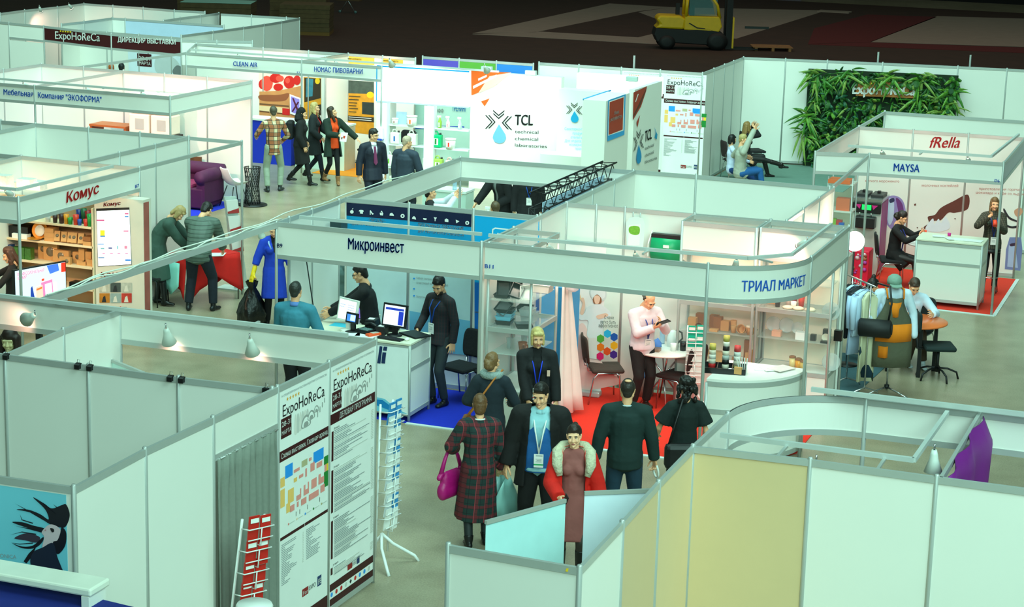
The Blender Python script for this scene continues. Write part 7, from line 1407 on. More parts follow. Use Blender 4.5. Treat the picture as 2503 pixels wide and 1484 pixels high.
for i in range(3):one(MB().box((0,0,.006),(.05,.04,.012)),'sachet',PAPER,('first','second','third')[i]+' white sachet in the front compartment of the sample tray','sachet',loc=(p.x-.14+.07*i,p.y-.09,1.064),rz=.4*i)
cup('small white tub in the black sample tray',(p.x+.1,p.y-.06,1.064),.03,.035,.04,PAPER);one(MB().box((0,0,.04),(.09,.05,.08)),'napkin_pad',KR,'small kraft pad in the end compartment of the sample tray','pad',loc=(p.x+.2,p.y-.1,1.064))
for i in range(3):one(MB().box((0,0,.003),(.3,.21,.006)),'paper_sheet',PAPER if i<2 else mat((240,220,214),.5,vary=.2),('white paper sheet in the middle of the rounded counter','white sheet lying askew on the rounded counter papers','pink printed sheet at the showcase end of the rounded counter')[i],'paper',loc=(-5.28+.09*i,23.2+.02*i,1.052+.007*i),rz=.3+.4*i)
# -- showcase contents
for i,px in enumerate((1700,1716,1732,1748,1766,1786,1806,1826)):cup('pale paper cup, '+('first','second','third','fourth','fifth','sixth','seventh','eighth')[i]+' along the highest shelf of the kraft showcase',(atY(px,640,24.9).x,24.9+.06*(i%2),SHZ[1]+.002),.03,.042,.1,mat([(240,190,170),(244,232,220),(226,150,130)][i%3],.5))
def sx(px,py):return atY(px,py,24.9).x
for px,c,nm in((1678,(240,210,40),'yellow'),(1688,(240,220,60),'tilted yellow'),(1725,(230,70,40),'red rimmed'),(1742,(240,236,226),'white'),(1760,(240,214,40),'second yellow'),(1785,(244,190,190),'pale pink')):plate(f'{nm} paper dish on the top shelf of the kraft showcase',(sx(px,725),24.9,SHZ[3]+.002),.07,mat(c,.5),0)
for px,c,nm in((1823,(170,90,190),'purple'),(1832,(226,60,110),'pink'),(1840,(196,140,90),'tan')):carton(f'{nm} straw box on the top shelf of the kraft showcase',(sx(px,735),24.9,SHZ[3]),(.05,.05,.08),mat(c,.5))
for px,dy,k,nm in((1692,.0,0,'pale window'),(1705,.12,2,'tall dark'),(1712,-.06,1,'round'),(1740,.1,2,'wide dark'),(1753,.03,2,'square dark'),(1772,.02,0,'low'),(1705,-.1,3,'flat tan'),(1750,-.1,3,'flat brown')):
 x=sx(px,790)
 if k==1:cup('round kraft tub lying on its side on the middle shelf of the kraft showcase',(x,24.84,SHZ[2]+.05),.04,.052,.08,KR2,tilt=(1.5,0,.2))
 else:carton(f'{nm} kraft box on the middle shelf of the kraft showcase',(x,24.92+dy,SHZ[2]),(.11,.1,(.13,.1,.17,.03)[k]),(KR,KR,KR2,KR)[k])
for px,r,h,tl in((1790,.045,.14,None),(1795,.04,.1,None),(1812,.06,.08,(1.2,0,.3)),(1823,.05,.08,(1.3,.2,-.2)),(1836,.055,.1,None)):cup(f'kraft cup {("standing tall behind", "standing in front", "tipped over wide", "tipped over smaller", "with white rim")[(1790, 1795, 1812, 1823, 1836).index(px)]} on the middle shelf of the kraft showcase',(sx(px,800),24.86+(.1 if px==1790 else 0),SHZ[2]+(.05 if tl else 0)),r*.8,r,h,KR,tilt=tl,lid=CREAMP if px==1836 else None)
for i,(px,w,d_,h,m)in enumerate(((1715,.18,.14,.05,CREAMP),(1740,.2,.1,.1,KR),(1765,.16,.1,.12,KR),(1822,.07,.06,.3,KR2),(1838,.07,.06,.2,KR),(1805,.14,.1,.07,KR2),(1830,.06,.05,.16,KR))):carton(('cream round edged tray','kraft tray','open kraft box','tall brown bag','kraft bag','tilted kraft box','kraft bag with dark spot')[i]+' on the lowest shelf of the kraft showcase',(sx(px,860),24.86+.12*(i in(3,1)),SHZ[0]+.002),(w,d_,h),m,tilt=-.5 if i==5 else 0)
sy=lambda px,py:atY(px,py,24.95).x
for px,c,r,h,nm in((1888,(20,20,20),.05,.12,'black'),(1903,(30,26,26),.04,.1,'black rimmed'),(1904,(244,240,230),.032,.08,'white'),(1923,(240,224,214),.045,.12,'pale'),(1937,(150,40,60),.04,.16,'striped dark red'),(1954,(226,60,50),.045,.13,'red striped'),(1942,(250,246,240),.04,.09,'plain white')):cup(f'{nm} cup on the top shelf of the lids showcase',(sy(px,740),24.95+(.12 if h>.115 else-.05),SHZ[3]),r*.75,r,h,mat(c,.45))
carton('kraft bag on the top shelf of the lids showcase',(sy(1880,735),25.05,SHZ[3]),(.14,.08,.15),KR)
for px,nm in((1930,'first'),(1955,'second'),(1985,'third')):one(MB().lathe([(.06,0),(.075,.02),(.05,.035),(0,.04)],n=14),'bread_roll',mat((250,226,196),.7),f'{nm} pale roll on the top shelf of the lids showcase, from its middle post','bread roll',loc=(sy(px,750),24.86,SHZ[3]))
for px,r,nm in((1886,.1,'first'),(1918,.1,'second'),(1945,.08,'third')):plate(f'{nm} clear lid standing on the middle shelf of the lids showcase',(sy(px,775),25.1,SHZ[2]+.02+r),r,CLR,1.45)
plate('large clear round lid at the end of the top lids shelf',(sy(2030,730),25.05,SHZ[3]-.02),.12,CLR,1.45);plate('clear plate standing at the end of the lowest lids shelf',(sy(2032,855),25.0,SHZ[0]+.13),.12,CLR,1.45)
carton('salmon coloured sample under the clear lids',(sy(1900,800),24.95,SHZ[2]),(.12,.1,.07),mat((250,180,150),.5));carton('white noodle box with red mark in the lids showcase',(sy(1960,805),24.9,SHZ[2]),(.12,.1,.1),PAPER);carton('small black cup box in the lids showcase',(sy(1990,815),24.92,SHZ[2]),(.07,.07,.08),BLKP)
carton('tall black box with a pale round disc leaning on it',(sy(2020,810),25.0,SHZ[2]),(.1,.07,.15),BLKP);carton('black box at the corner of the lids showcase',(sy(2046,810),25.05,SHZ[2]),(.1,.08,.14),BLKP);plate('pale round disc leaning on the tall black box',(sy(2021,815),24.9,SHZ[2]+.06),.05,CREAMP,1.3);carton('black flat tray in front of the tall black box',(sy(2022,830),24.85,SHZ[2]),(.12,.08,.03),BLKP)
for px,c,h,nm in((1940,(236,214,140),.16,'pale yellow jar with lid'),(1955,(240,160,20),.14,'orange honey jar'),(1966,(220,180,90),.12,'amber jar behind')):cup(nm+' on the lowest shelf of the lids showcase',(sy(px,860),24.9,SHZ[0]),.04,.042,h,mat(c,.2),lid=KR2,cat='jar',name='jar')
for px,c in((1915,(180,30,60)),(1945,(200,40,70)),(1962,(60,36,30)),(1930,(40,30,30))):o=one(MB().box((0,0,.01),(.09,.03,.02)),'candy_bar',mat(c,.4),{1915:'first red',1945:'second red',1962:'brown',1930:'dark'}[px]+' wrapped bar in front on the lowest lids shelf','wrapped bar',loc=(sy(px,880),24.83,SHZ[0]),rz=.5)
cx3=lambda px:-8.55+(px-1197)/165
for i,(px,y,z,d,rt,m)in enumerate(((1205,22.45,1.855,(.16,.22,.05),(1.2,0,.3),BLKP),(1226,22.7,1.875,(.16,.2,.06),(1.3,.2,0),BLKP),(1238,22.5,1.825,(.15,.2,.06),(.7,.3,.2),BLKP),(1262,22.5,1.825,(.16,.2,.04),(.9,-.2,.1),PAPER),(1212,22.4,1.78,(.18,.16,.04),(0,0,.1),BLKP),(1305,22.9,1.785,(.24,.2,.1),(0,0,0),PAPER),(1212,22.45,1.64,(.15,.2,.05),(1.1,.6,.1),BLKP),(1217,22.5,1.57,(.2,.2,.05),(0,0,.1),BLKP),(1217,22.5,1.53,(.2,.2,.04),(0,0,.1),mat((150,210,230),.2)),(1240,22.8,1.54,(.18,.2,.06),(0,0,.1),BLKP),(1258,22.6,1.54,(.16,.2,.08),(0,0,0),CLR),(1218,22.45,1.435,(.2,.2,.05),(0,0,.1),BLKP),(1218,22.45,1.49,(.2,.2,.05),(0,0,.1),mat((120,200,230),.2)),(1262,22.4,1.435,(.2,.18,.03),(.15,0,.5),BLKP),(1256,22.7,1.435,(.18,.2,.12),(0,0,0),CLR))):
 tray(('black tray standing at the outer end of the top corner shelf','black tray standing behind on the top corner shelf','black tray tilted in the middle of the top corner shelf','white tray tilted at the post on the top corner shelf','low black tray at the front of the top corner shelf','white box tray at the inner side of the top corner shelf','tilted black tray on the second corner shelf','upper black tray of the pair on the second corner shelf','pale blue tray under the black pair on the second corner shelf','black tray farther back on the second corner shelf','clear tray by the post on the second corner shelf','black tray at the bottom of the stack on the third corner shelf','pale blue tray on the stack of the third corner shelf','flat black tray lying askew on the third corner shelf','clear lidded tray on the third corner shelf')[i],(min(max(cx3(px),-8.45),-8.1),y,z),d,m,rt)
for i,(px,y,r,h,m)in enumerate(((1225,22.5,.035,.14,CLR),(1255,22.5,.06,.1,mat((176,84,40),.3)),(1270,22.7,.045,.12,CLR),(1240,22.8,.045,.13,CLR),(1265,22.45,.04,.08,mat((150,70,40),.3)))):cup(('tall clear goblet','amber bowl','clear cup at the post','clear cup farther back','small amber cup')[i]+' low in the corner showcase',(cx3(px),y,1.112),r*.7,r,h,m)
one(MB().box((-8.28,22.68,1.1),(.5,.88,.012)),'inner_shelf',mat((226,236,230),.15,alpha=.5),'clear lower shelf inside the corner showcase','shelf')
t=thing('black_glove','black glove displayed beside the corner showcase','glove',(-7.93,23.3,2.0));parts_=[(*xf(HAND['relax'],Matrix.Rotation(1.8,4,'X')),0)];mesh_np('glove_body',parts_,[BLKP],t)
mb=MB();mb.ball((0,0,0),(.09,.07,.11),14);mb.v=[(x*(1+.25*math.sin(z*60)),y*(1+.25*math.sin(x*60)),z)for x,y,z in mb.v];one(mb,'bag_bundle',mat((236,236,240),.3,alpha=.7),'bundle of clear bags beside the black glove','bag',loc=(-7.86,23.35,1.82))
# -- software counter devices
DEV=mat((22,24,27),.45);CZ=1.03
def display(label,p,rz,w,h,screen,casing=DEV,stand=True,tilt=-.18,cat='monitor',name='monitor',content=()):
 t=thing(name,label,cat,p,rz);z0=.12 if stand else .03;R=Matrix.Rotation(tilt,3,'X')
 q_=lambda x,y,z:R@V((x,y,z))+V((0,0,z0))
 mb=MB();mb.prism([q_(-w/2,0,0),q_(w/2,0,0),q_(w/2,0,h),q_(-w/2,0,h)],R@V((0,.035,0)));mb.obj('casing',casing,t,bevel=.006)
 k=.025;so=MB().poly([q_(-w/2+k,-.002,k),q_(w/2-k,-.002,k),q_(w/2-k,-.002,h-k),q_(-w/2+k,-.002,h-k)]).obj('screen',screen,t)
 for c,x0,z0_,x1,z1 in content:MB().poly([q_(-w/2+x*w,-.003,z*h)for x,z in((x0,z0_),(x1,z0_),(x1,z1),(x0,z1))]).obj('screen_content',mat(c,.4,emit=.5),so)
 if stand:MB().box((0,.05,.09),(.07,.03,.18)).obj('stand_neck',casing,t);MB().lathe([(.1,0),(.1,.012),(.04,.02)],(0,.04,0),18).obj('stand_base',casing,t)
 return t
display('white payment terminal with a glowing receipt screen beside the man in teal',(-10.72,22.72,CZ),math.radians(-22),.36,.3,mat((246,246,255),.3,emit=.9,vary=.01),WHITE,True,content=[((150,170,220),.1,.6,.35,.62),((150,170,220),.1,.7,.4,.72),((160,170,210),.5,.62,.85,.64),((160,170,210),.5,.72,.85,.74),((160,170,210),.5,.52,.85,.54)])
display('small tablet till with a blue screen on the counter',(-10.62,22.66,CZ),math.radians(-18),.2,.14,mat((70,130,236),.3,emit=.8),content=[((226,236,250),.42,.25,.85,.8)])
display('black monitor with a blue and white till screen at the counter corner',(-10.05,22.72,CZ),math.radians(-8),.36,.3,mat((230,236,250),.3,emit=.8),content=[((40,60,180),.12,.72,.88,.82),((40,60,190),.68,.12,.88,.7)])
for lab,x,y,rz,d in(('black receipt printer behind the small tablet till',-10.45,22.95,.1,(.14,.18,.14)),('large black receipt printer with paper in its top',-10.2,23.0,.1,(.18,.2,.15)),('small black printer beside the till monitor',-10.22,22.76,.05,(.13,.15,.11))):
 t=thing('receipt_printer',lab,'printer',(x,y,CZ),rz);MB().box((0,0,d[2]/2),d).obj('printer_body',DEV,t,bevel=.012);MB().box((0,-.02,d[2]+.004),(d[0]*.55,.07,.008)).obj('paper',PAPER,t)
t=thing('customer_display','pole display glowing white behind the till monitor','display',(-10.12,23.04,CZ));MB().tube([(0,0,0),(0,0,.24)],.012).obj('pole',DEV,t);MB().box((0,0,.27),(.17,.03,.07)).obj('casing',DEV,t);MB().box((0,-.017,.275),(.12,.004,.035)).obj('screen',mat((250,226,240),.3,emit=.8),t)
t=thing('desk_phone','black desk phone with keypad in the middle of the counter','phone',(-10.43,22.72,CZ),-.3);MB().prism([(-.11,-.1,0),(.11,-.1,0),(.11,.1,0),(-.11,.1,0)],(0,.02,.05)).obj('phone_body',DEV,t);k_=MB();[k_.box((-.06+.03*(i%5),-.05+.03*(i//5),.053),(.02,.02,.008))for i in range(20)];k_.obj('keys',mat((120,150,150),.5),t);MB().tube([(-.1,.09,.09),(0,.1,.11),(.1,.09,.09)],.022).obj('handset',DEV,t)
t=thing('card_terminal','orange handheld card terminal lying on the counter','card terminal',(-10.28,22.62,CZ),-.5);MB().box((0,0,.02),(.09,.2,.04)).obj('terminal_body',mat((244,90,40),.4),t,bevel=.012);MB().box((0,.02,.042),(.065,.1,.004)).obj('screen',mat((200,190,180),.3),t)
t=thing('keyboard','black keyboard on the counter corner in front of the till monitor','keyboard',(-10.02,22.56,CZ),-.12);MB().box((0,0,.008),(.36,.12,.016)).obj('keyboard_body',DEV,t);k_=MB();[k_.box((-.16+.0246*(i%14),-.04+.027*(i//14),.018),(.019,.02,.006))for i in range(56)];k_.obj('keys',mat((34,36,40),.5),t)
one(MB().ball((0,0,.018),(.03,.05,.02),12),'mouse',WHITE,'white computer mouse beside the black keyboard','mouse',loc=(-9.8,22.6,CZ))
def laptop(label,x,y,z,rz,ang=1.9,scr=None):
 t=thing('laptop',label,'laptop',(x,y,z),rz);MB().box((0,0,.01),(.36,.25,.02)).obj('laptop_base',DEV,t,bevel=.004);R=Matrix.Rotation(ang,3,'X');mb=MB();mb.prism([R@V(q_)+V((0,.125,.02))for q_ in((-.18,0,0),(.18,0,0),(.18,-.25,0),(-.18,-.25,0))],R@V((0,0,.008)));mb.obj('laptop_lid',DEV,t)
laptop('open black laptop in front of the man in the checked shirt',-9.82,22.9,CZ,math.radians(150));laptop('open black laptop seen from behind on the side counter',-11.1,23.75,.98,math.radians(200))
t=thing('tablet','tablet with a violet screen propped behind the black laptop','tablet',(-10.95,23.6,.98),math.radians(-20));MB().prism([(-.12,0,0),(.12,0,0),(.12,.07,.17),(-.12,.07,.17)],(0,.012,0)).obj('casing',DEV,t);MB().poly([(-.11,-.002,.01),(.11,-.002,.01),(.11,.066,.165),(-.11,.066,.165)]).obj('screen',mat((150,110,240),.3,emit=.7),t)
for i,(x,y,c)in enumerate(((-10.95,23.1,(60,190,220)),(-10.35,22.58,(240,240,240)),(-10.6,22.55,(240,240,240)))):one(MB().box((0,0,.004),(.3,.21,.008)),'paper_sheet',mat(c,.5),('turquoise folder on the cream side counter','white sheet under the orange card terminal','white sheet under the small tablet till')[i],'paper',loc=(x,y,(.985,CZ,CZ)[i]+.001),rz=.2*i)
p=atX(800,560,-11.3);t=thing('microphone_pole','thin black pole leaning on the white side wall of the software booth','pole',(-11.3,23.0,0));MB().tube([(.0,.35,0),(-.02,-.25,2.0)],.008).obj('pole',BLACK,t);MB().lathe([(.1,0),(.1,.01)],(0,.35,0),14).obj('base',BLACK,t)
p=atY(815,555,23.9);one(MB().box((-11.2,23.5,2.25),(.16,.2,.12)),'projector',mat((40,60,66),.4),'dark projector box high on the software booth side wall','projector')
# -- ice cream counter papers, showcase of orange goods
for i,(x,y,rz,d)in enumerate(((-4.3,32.72,.1,(.3,.2)),(-4.12,32.7,-.1,(.3,.2)),(-4.7,32.8,.2,(.2,.14)),(-4.5,32.65,.5,(.1,.2)))):one(MB().box((0,0,.003),(*d,.006)),'paper_sheet',PAPER,('white papers in the middle of the ice cream counter','white papers at the post end of the ice cream counter','leaflet at the machine end of the ice cream counter','narrow white card at the front of the ice cream counter')[i],'paper',loc=(x,y,1.101+.004*i),rz=rz)
cup('small magenta cup on the ice cream counter',(-4.55,32.95,1.1),.025,.03,.05,mat((230,30,150),.4));one(MB().box((0,0,.04),(.16,.1,.08)),'red_packet',mat((226,30,30),.4),'red packet on the small white table of the ice cream booth','packet',loc=(-5.02,34.05,.74))
one(MB().prism([(-.2,0,0),(.12,0,0),(.16,-.04,.2),(-.1,-.04,.22)],(0,.006,0)),'folder',mat((60,100,100),.3,alpha=.9),'grey green folder leaning on the half hidden black chair','folder',loc=(-4.62,33.62,.72))
t=thing('display_case','glass display case of orange goods at the corner of the ice cream booth','display case',(-6.2,32.05,0));OB=mat((240,110,60),.5)
for z in(2.0,1.55,1.2,.8):MB().box((0,0,z-.012),(.42,.4,.024)).obj('shelf',mat((230,226,214),.3),t)
for x in(-.2,.2):
 for y in(-.19,.19):MB().tube([(x,y,0),(x,y,2.1)],.012).obj('post',ALU,t)
MB().box((0,0,.4),(.4,.38,.76)).obj('case_base',WHITE,t);MB().box((0,-.2,1.45),(.38,.004,1.2)).obj('front_glass',GLASS,t)
for lab,x,z,d,c in(('orange open box on the upper shelf of the corner case',.05,1.55,(.22,.16,.2),(240,110,60)),('dark jar with white label in the orange box',.1,1.56,(.1,.1,.14),(90,50,40)),('lime green packet in the corner case',-.1,1.2,(.1,.08,.2),(150,190,40)),('red can in the corner case',.0,1.2,(.09,.09,.18),(230,50,40)),('blue can in front of the red can',.05,1.2,(.08,.08,.15),(20,90,190)),('yellow flat packet in the corner case',-.08,.8,(.1,.1,.05),(236,220,100)),('orange crate on the top of the corner case',-.02,2.0,(.36,.3,.06),(244,120,70))):carton(lab,(-6.2+x,31.98 if 'front' not in lab else 31.92,z),d,mat(c,.45))
# -- brewery and cleaning counters
def panel_counter(label,x0,x1,y,d,h,front,side_=None):
 t=thing('exhibition_counter',label,'counter',((x0+x1)/2,y,0));w=x1-x0;MB().box((0,0,h/2-.02),(w,d,h-.04)).obj('counter_body',front,t);MB().box((0,0,h-.02),(w+.04,d+.04,.04)).obj('counter_top',mat((230,236,232),.35),t);MB().box((w/2+.006,0,h/2-.02),(.012,d,h-.06)).obj('end_panel',side_ or front,t);return t
panel_counter('royal blue counter of the cleaning booth behind the man in checks',-21.5,-20.35,40.4,.5,1.02,mat((20,50,190),.45,vary=.1));panel_counter('white brewery counter with a wooden end',-20.2,-18.98,40.35,.55,1.02,mat((214,234,222),.4),mat((196,180,150),.5,vary=.15,scale=4))
for i,px in enumerate((752,790,800,809)):p=at(px,290,1.02);t=thing('beer_bottle',('brown beer bottle standing alone on the brewery counter','brown beer bottle, first of the three together','brown beer bottle, middle of the three together','brown beer bottle, last of the three together')[i],'bottle',(p.x,40.4,1.02));MB().lathe([(.045,0),(.045,.2),(.016,.29),(.016,.36)],n=12).obj('bottle_body',mat((50,24,12),.15),t);MB().lathe([(.0465,.05),(.0465,.15)],n=12,cap=False).obj('paper_label',mat(((230,190,90),(240,140,40),(190,60,110),(226,226,220))[i],.5),t)
t=thing('picture_frame','white framed purple picture leaning in the cleaning booth','picture',tuple(pk_.at(720,260,.05)));pprint_(t,'frame_face',pk_,[(PAPER,[(708,230),(735,240),(735,286),(709,278)]),(mat((150,130,220),.5),[(711,235),(732,243),(732,281),(712,274)]),(mat((90,20,50),.5),[(714,240),(718,240),(730,270),(726,272)]),(mat((80,20,50),.5),[(728,248),(731,250),(716,274),(713,272)])],.05)
conf_chair('black conference chair inside the brewery booth, nearer the counter',-18.55,40.6,160,BLKCH);conf_chair('black conference chair inside the brewery booth beside the column',-17.85,40.7,170,BLKCH)
# -- chemical booth shelves and products
t=thing('product_shelving','white product shelving between the columns of the chemical booth','shelving',(-16.7,39.62,0));CSZ=[atY(1000,y,39.42).z for y in(308,356,412)]
for z in CSZ:MB().box((0,-.0,z-.015),(1.9,.36,.03)).obj('shelf',mat((226,240,232),.35),t)
for x in(-.95,-.02,.95):MB().box((x,.1,.85),(.03,.3,1.7)).obj('side_panel',WHITE,t)
def lab_(t,w,z0,z1,y,c):MB().poly([(-w,y,z0),(w,y,z0),(w,y,z1),(-w,y,z1)]).obj('paper_label',PAPER,t);MB().poly([(-w*.35,y-.001,z0+.01),(w*.35,y-.001,z0+.01),(w*.35,y-.001,z1-.01),(-w*.35,y-.001,z1-.01)]).obj('label_mark',mat(c,.5),t)
def canister(label,p,m,c,k=1.,capm=None):
 t=thing('canister',label,'canister',p);mb=MB();mb.box((0,0,.13*k),(.21*k,.15*k,.26*k));mb.obj('canister_body',m,t,bevel=.025*k)
 h=MB();h.tube([(-.08*k,0,.25*k),(-.06*k,0,.31*k),(.0,0,.32*k),(.03*k,0,.26*k)],.016*k);h.obj('handle',m,t);MB().lathe([(.022*k,.25*k),(.022*k,.295*k)],(.07*k,0,0),10).obj('cap',capm or BLKP,t);lab_(t,.055*k,.06*k,.19*k,-.0765*k,c)
def bucket(label,p,m,c,r=.11):t=thing('bucket',label,'bucket',p);MB().lathe([(r*.86,0),(r,r*1.7)],n=18).obj('bucket_body',m,t);MB().lathe([(r*1.06,r*1.65),(r*1.06,r*1.9),(r*.9,r*1.95)],n=18).obj('lid',PAPER,t);lab_(t,r*.45,r*.35,r*1.3,-r*1.0,c)
def spray(label,p,m,c):t=thing('spray_bottle',label,'spray bottle',p);MB().lathe([(.042,0),(.044,.13),(.02,.19),(.017,.22)],n=14).obj('bottle_body',m,t);MB().box((-.015,0,.245),(.09,.03,.045)).obj('spray_head',PAPER,t,bevel=.008);MB().tube([(-.03,0,.23),(-.05,0,.18)],.007).obj('trigger',PAPER,t);lab_(t,.022,.03,.12,-.046,c)
cp=lambda px,py,z:(atY(px,py,39.5).x,39.5,z)
ORN,BLU_,GRN_,RED_=(240,120,30),(30,100,180),(110,180,40),(226,60,40);WPL=mat((236,240,226),.35)
bucket('small white bucket with dark orange label on the top chemical shelf',cp(966,299,CSZ[0]),WPL,(120,70,20),.07);bucket('large white bucket with orange label on the top chemical shelf',cp(1007,302,CSZ[0]),WPL,ORN,.115)
one(MB().prism([(-.13,0,0),(.13,0,0),(.1,.08,.26),(-.14,.08,.26)],(0,.01,0)),'leaflet_display',mat((170,210,240),.4,vary=.3),'pale blue leaflet display behind the small white bucket','leaflet display',loc=(atY(980,290,39.58).x,39.58,CSZ[0]))
for px,m,c,nm in((1050,(236,240,236),BLU_,'blue labelled'),(1075,(150,190,60),GRN_,'green'),(1095,(240,220,216),(240,110,110),'pink labelled'),(1124,(190,226,206),(200,230,210),'pale mint')):spray(nm+' spray bottle on the top chemical shelf',cp(px,306,CSZ[0]),mat(m,.3),c)
canister('white canister with blue label on the middle chemical shelf',cp(967,351,CSZ[1]),WPL,BLU_);canister('white canister partly behind the bald man',cp(1008,353,CSZ[1]),WPL,(200,210,200));canister('bright green canister on the middle chemical shelf',cp(1068,359,CSZ[1]),mat((0,190,120),.25),(30,130,60),1.08);bucket('white bucket with red label on the middle chemical shelf',cp(1101,362,CSZ[1]),WPL,RED_,.115)
canister('white canister with green label low at the outer column',cp(953,402,CSZ[2]),WPL,GRN_);canister('white canister with blue label on the lowest chemical shelf',cp(1046,408,CSZ[2]),WPL,BLU_);canister('lime canister on the lowest chemical shelf',cp(1072,402,CSZ[2]),mat((170,206,90),.3),(90,120,40));canister('pale pink canister on the lowest chemical shelf',cp(1101,402,CSZ[2]),mat((240,200,190),.3),(150,60,60),.95)
p=at(948,445,.0);canister('large cream canister with lime label standing in front of the shelves',(-16.6,37.7,0),mat((220,230,200),.35),GRN_,1.7)
t=thing('soap_dispenser','white and blue soap dispenser on the outer column of the chemical booth','dispenser',tuple(pt.at(932,325,.02)));MB().box((0,-.05,0),(.14,.12,.28)).obj('dispenser_body',PAPER,t,bevel=.03);MB().box((0,-.06,-.13),(.12,.12,.04)).obj('push_bar',mat((30,80,200),.4),t)
# -- meeting area in front
t=thing('meeting_table','white meeting table with papers seen past the meeting booth','table',(-12.5,32.3,0));MB().box((0,0,.73),(1.2,.8,.03)).obj('table_top',PAPER,t)
for x in(-.55,.55):
 for y in(-.35,.35):MB().tube([(x,y,0),(x,y,.72)],.02).obj('leg',ALU,t)
spray('white spray bottle on the meeting table',(-12.45,32.2,.745),WPL,BLU_);cup('clear tumbler on the meeting table',(-12.25,32.3,.745),.035,.04,.12,CLR)
t=thing('water_bottle','clear water bottle with blue cap standing beyond the meeting booth','bottle',tuple(atY(1111,480,33.6).xy)+(1.0,));MB().lathe([(.04,0),(.04,.2),(.015,.28),(.015,.3)],n=12).obj('bottle_body',mat((180,214,236),.1,alpha=.6),t);MB().lathe([(.018,.3),(.018,.325)],n=10).obj('cap',mat((30,120,210),.4),t)
xb=atY(1111,480,33.6).x;panel_counter('pale green counter under the water bottle in the aisle',xb-.6,xb+.25,33.7,.4,1.0,mat((206,232,220),.4))
conf_chair('dark armchair under the man in the waistcoat',-13.45,31.95,-60,(24,26,28));conf_chair('dark chair under the short haired man beyond the banner wall',-11.9,31.05,40,(24,26,28))
# ---- truss frame with pale blue sheet
t=thing('truss_frame','black lattice truss frame carrying a pale blue sheet in the meeting booth','truss',(-8.95,26.5,0));TX=-9.1;TY0=atX(1312,482,TX).y;TY1=atX(1490,407,TX).y;TZ_=atX(1400,440,TX).z+.02
def lattice(a,b,s=.22):
 mb=MB();a,b=V(a),V(b);d=(b-a).normalized();p1=V((1,0,0));p2=d.cross(p1);n=max(3,int((b-a).length/.2));C=[(x*s/2,y*s/2)for x,y in((-1,-1),(1,-1),(1,1),(-1,1))]
 for x,y in C:mb.tube([a+p1*x+p2*y,b+p1*x+p2*y],.013,6)
 for k in range(4):
  (x0,y0),(x1,y1)=C[k],C[(k+1)%4]
  mb.tube([a+(b-a)*(i/n)+p1*(x0 if i%2 else x1)+p2*(y0 if i%2 else y1)for i in range(n+1)],.007,5)
 return mb
lattice((TX,TY0,TZ_-.1),(TX,TY1,TZ_-.1)).obj('top_truss',BLACK,t,True);lattice((TX,TY0+.11,.02),(TX,TY0+.11,TZ_-.2)).obj('leg_truss',BLACK,t,True);lattice((TX,TY1-.11,.02),(TX,TY1-.11,TZ_-.2)).obj('leg_truss',BLACK,t,True)
MB().box((TX,(TY0+TY1)/2,1.4),(.012,TY1-TY0-.5,2.0)).obj('sheet',mat((190,216,240),.5,vary=.06),t,True)
# ---- plant wall
t=thing('plant_wall','living wall of green plants with a wooden name board and white letters','plant wall',(-8.2,46.7,0));ppw=Plane((-9.95,46.36),(-6.55,46.98))
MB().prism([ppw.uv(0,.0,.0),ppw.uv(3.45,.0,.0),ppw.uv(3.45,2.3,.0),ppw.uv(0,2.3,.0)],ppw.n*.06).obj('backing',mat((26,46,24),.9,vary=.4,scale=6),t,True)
wb=MB().prism([ppw.at(2090,196,.2),ppw.at(2240,203,.2),ppw.at(2238,240,.2),ppw.at(2092,234,.2)],ppw.n*.03).obj('name_board',mat((170,104,44),.6,vary=.3,scale=3),t,True);pletter(wb,'ExpoHoReCa',ppw,(2084,229),(2236,233),.24,PAPER,.035,.26)
pprint_(wb,'stars',ppw,[(YEL,[(x+(3 if k%2==0 else 1.3)*math.sin(k*math.pi/5),y-(3 if k%2==0 else 1.3)*math.cos(k*math.pi/5))for k in range(10)])for x,y in((2106,202),(2114,203),(2122,203.5),(2130,204),(2138,204.5))],.24)
GR=[mat(c,.5,vary=.25,scale=4)for c in((36,88,26),(58,116,32),(98,148,46),(28,72,34),(124,152,66),(40,98,70))];rr=random.Random(21)
def leaf(mb,p,d,ln,w,mi):
 d=d.normalized();s_=d.cross(ppw.n).normalized();a=p;rows=[]
 for k in range(5):f_=k/4;c=p+d*(ln*f_)+ppw.n*(.05+.1*math.sin(f_*2.6))-Z3*(ln*.35*f_*f_);ww=w*(.25,.9,1,.7,.05)[k];rows.append([c-s_*ww,c+ppw.n*.012,c+s_*ww])
 mb.grid(rows,mi,False)
def clump(name,u_,z,n,ln,w,mis,par=t,spread=math.pi,ang0=-math.pi/2):
 mb=MB()
 for i in range(n):a=ang0+rr.uniform(-spread,spread);leaf(mb,ppw.uv(u_+rr.uniform(-.1,.1),z+rr.uniform(-.1,.1),.05+rr.uniform(0,.12)),ppw.u*math.cos(a)+Z3*math.sin(a)+ppw.n*rr.uniform(.1,.5),ln*rr.uniform(.6,1.1),w*rr.uniform(.7,1.2),rr.choice(mis))
 return mb.obj(name,GR,par,True)
for z in[.15+.2*k for k in range(11)]:
 for u_ in[.22+.285*k for k in range(12)]:
  if 1.0<u_<2.55 and 1.66<z<2.08:continue
  if u_>2.3 and z<1.3:continue
  k=rr.random();clump('fern' if k<.4 else('broad_leaf_plant' if k<.7 else 'ivy_plant'),u_+rr.uniform(-.1,.1),z,13 if k<.4 else 9,.3 if k<.4 else .2,.022 if k<.4 else .055,[0,1,3,rr.choice([2,4,5])])
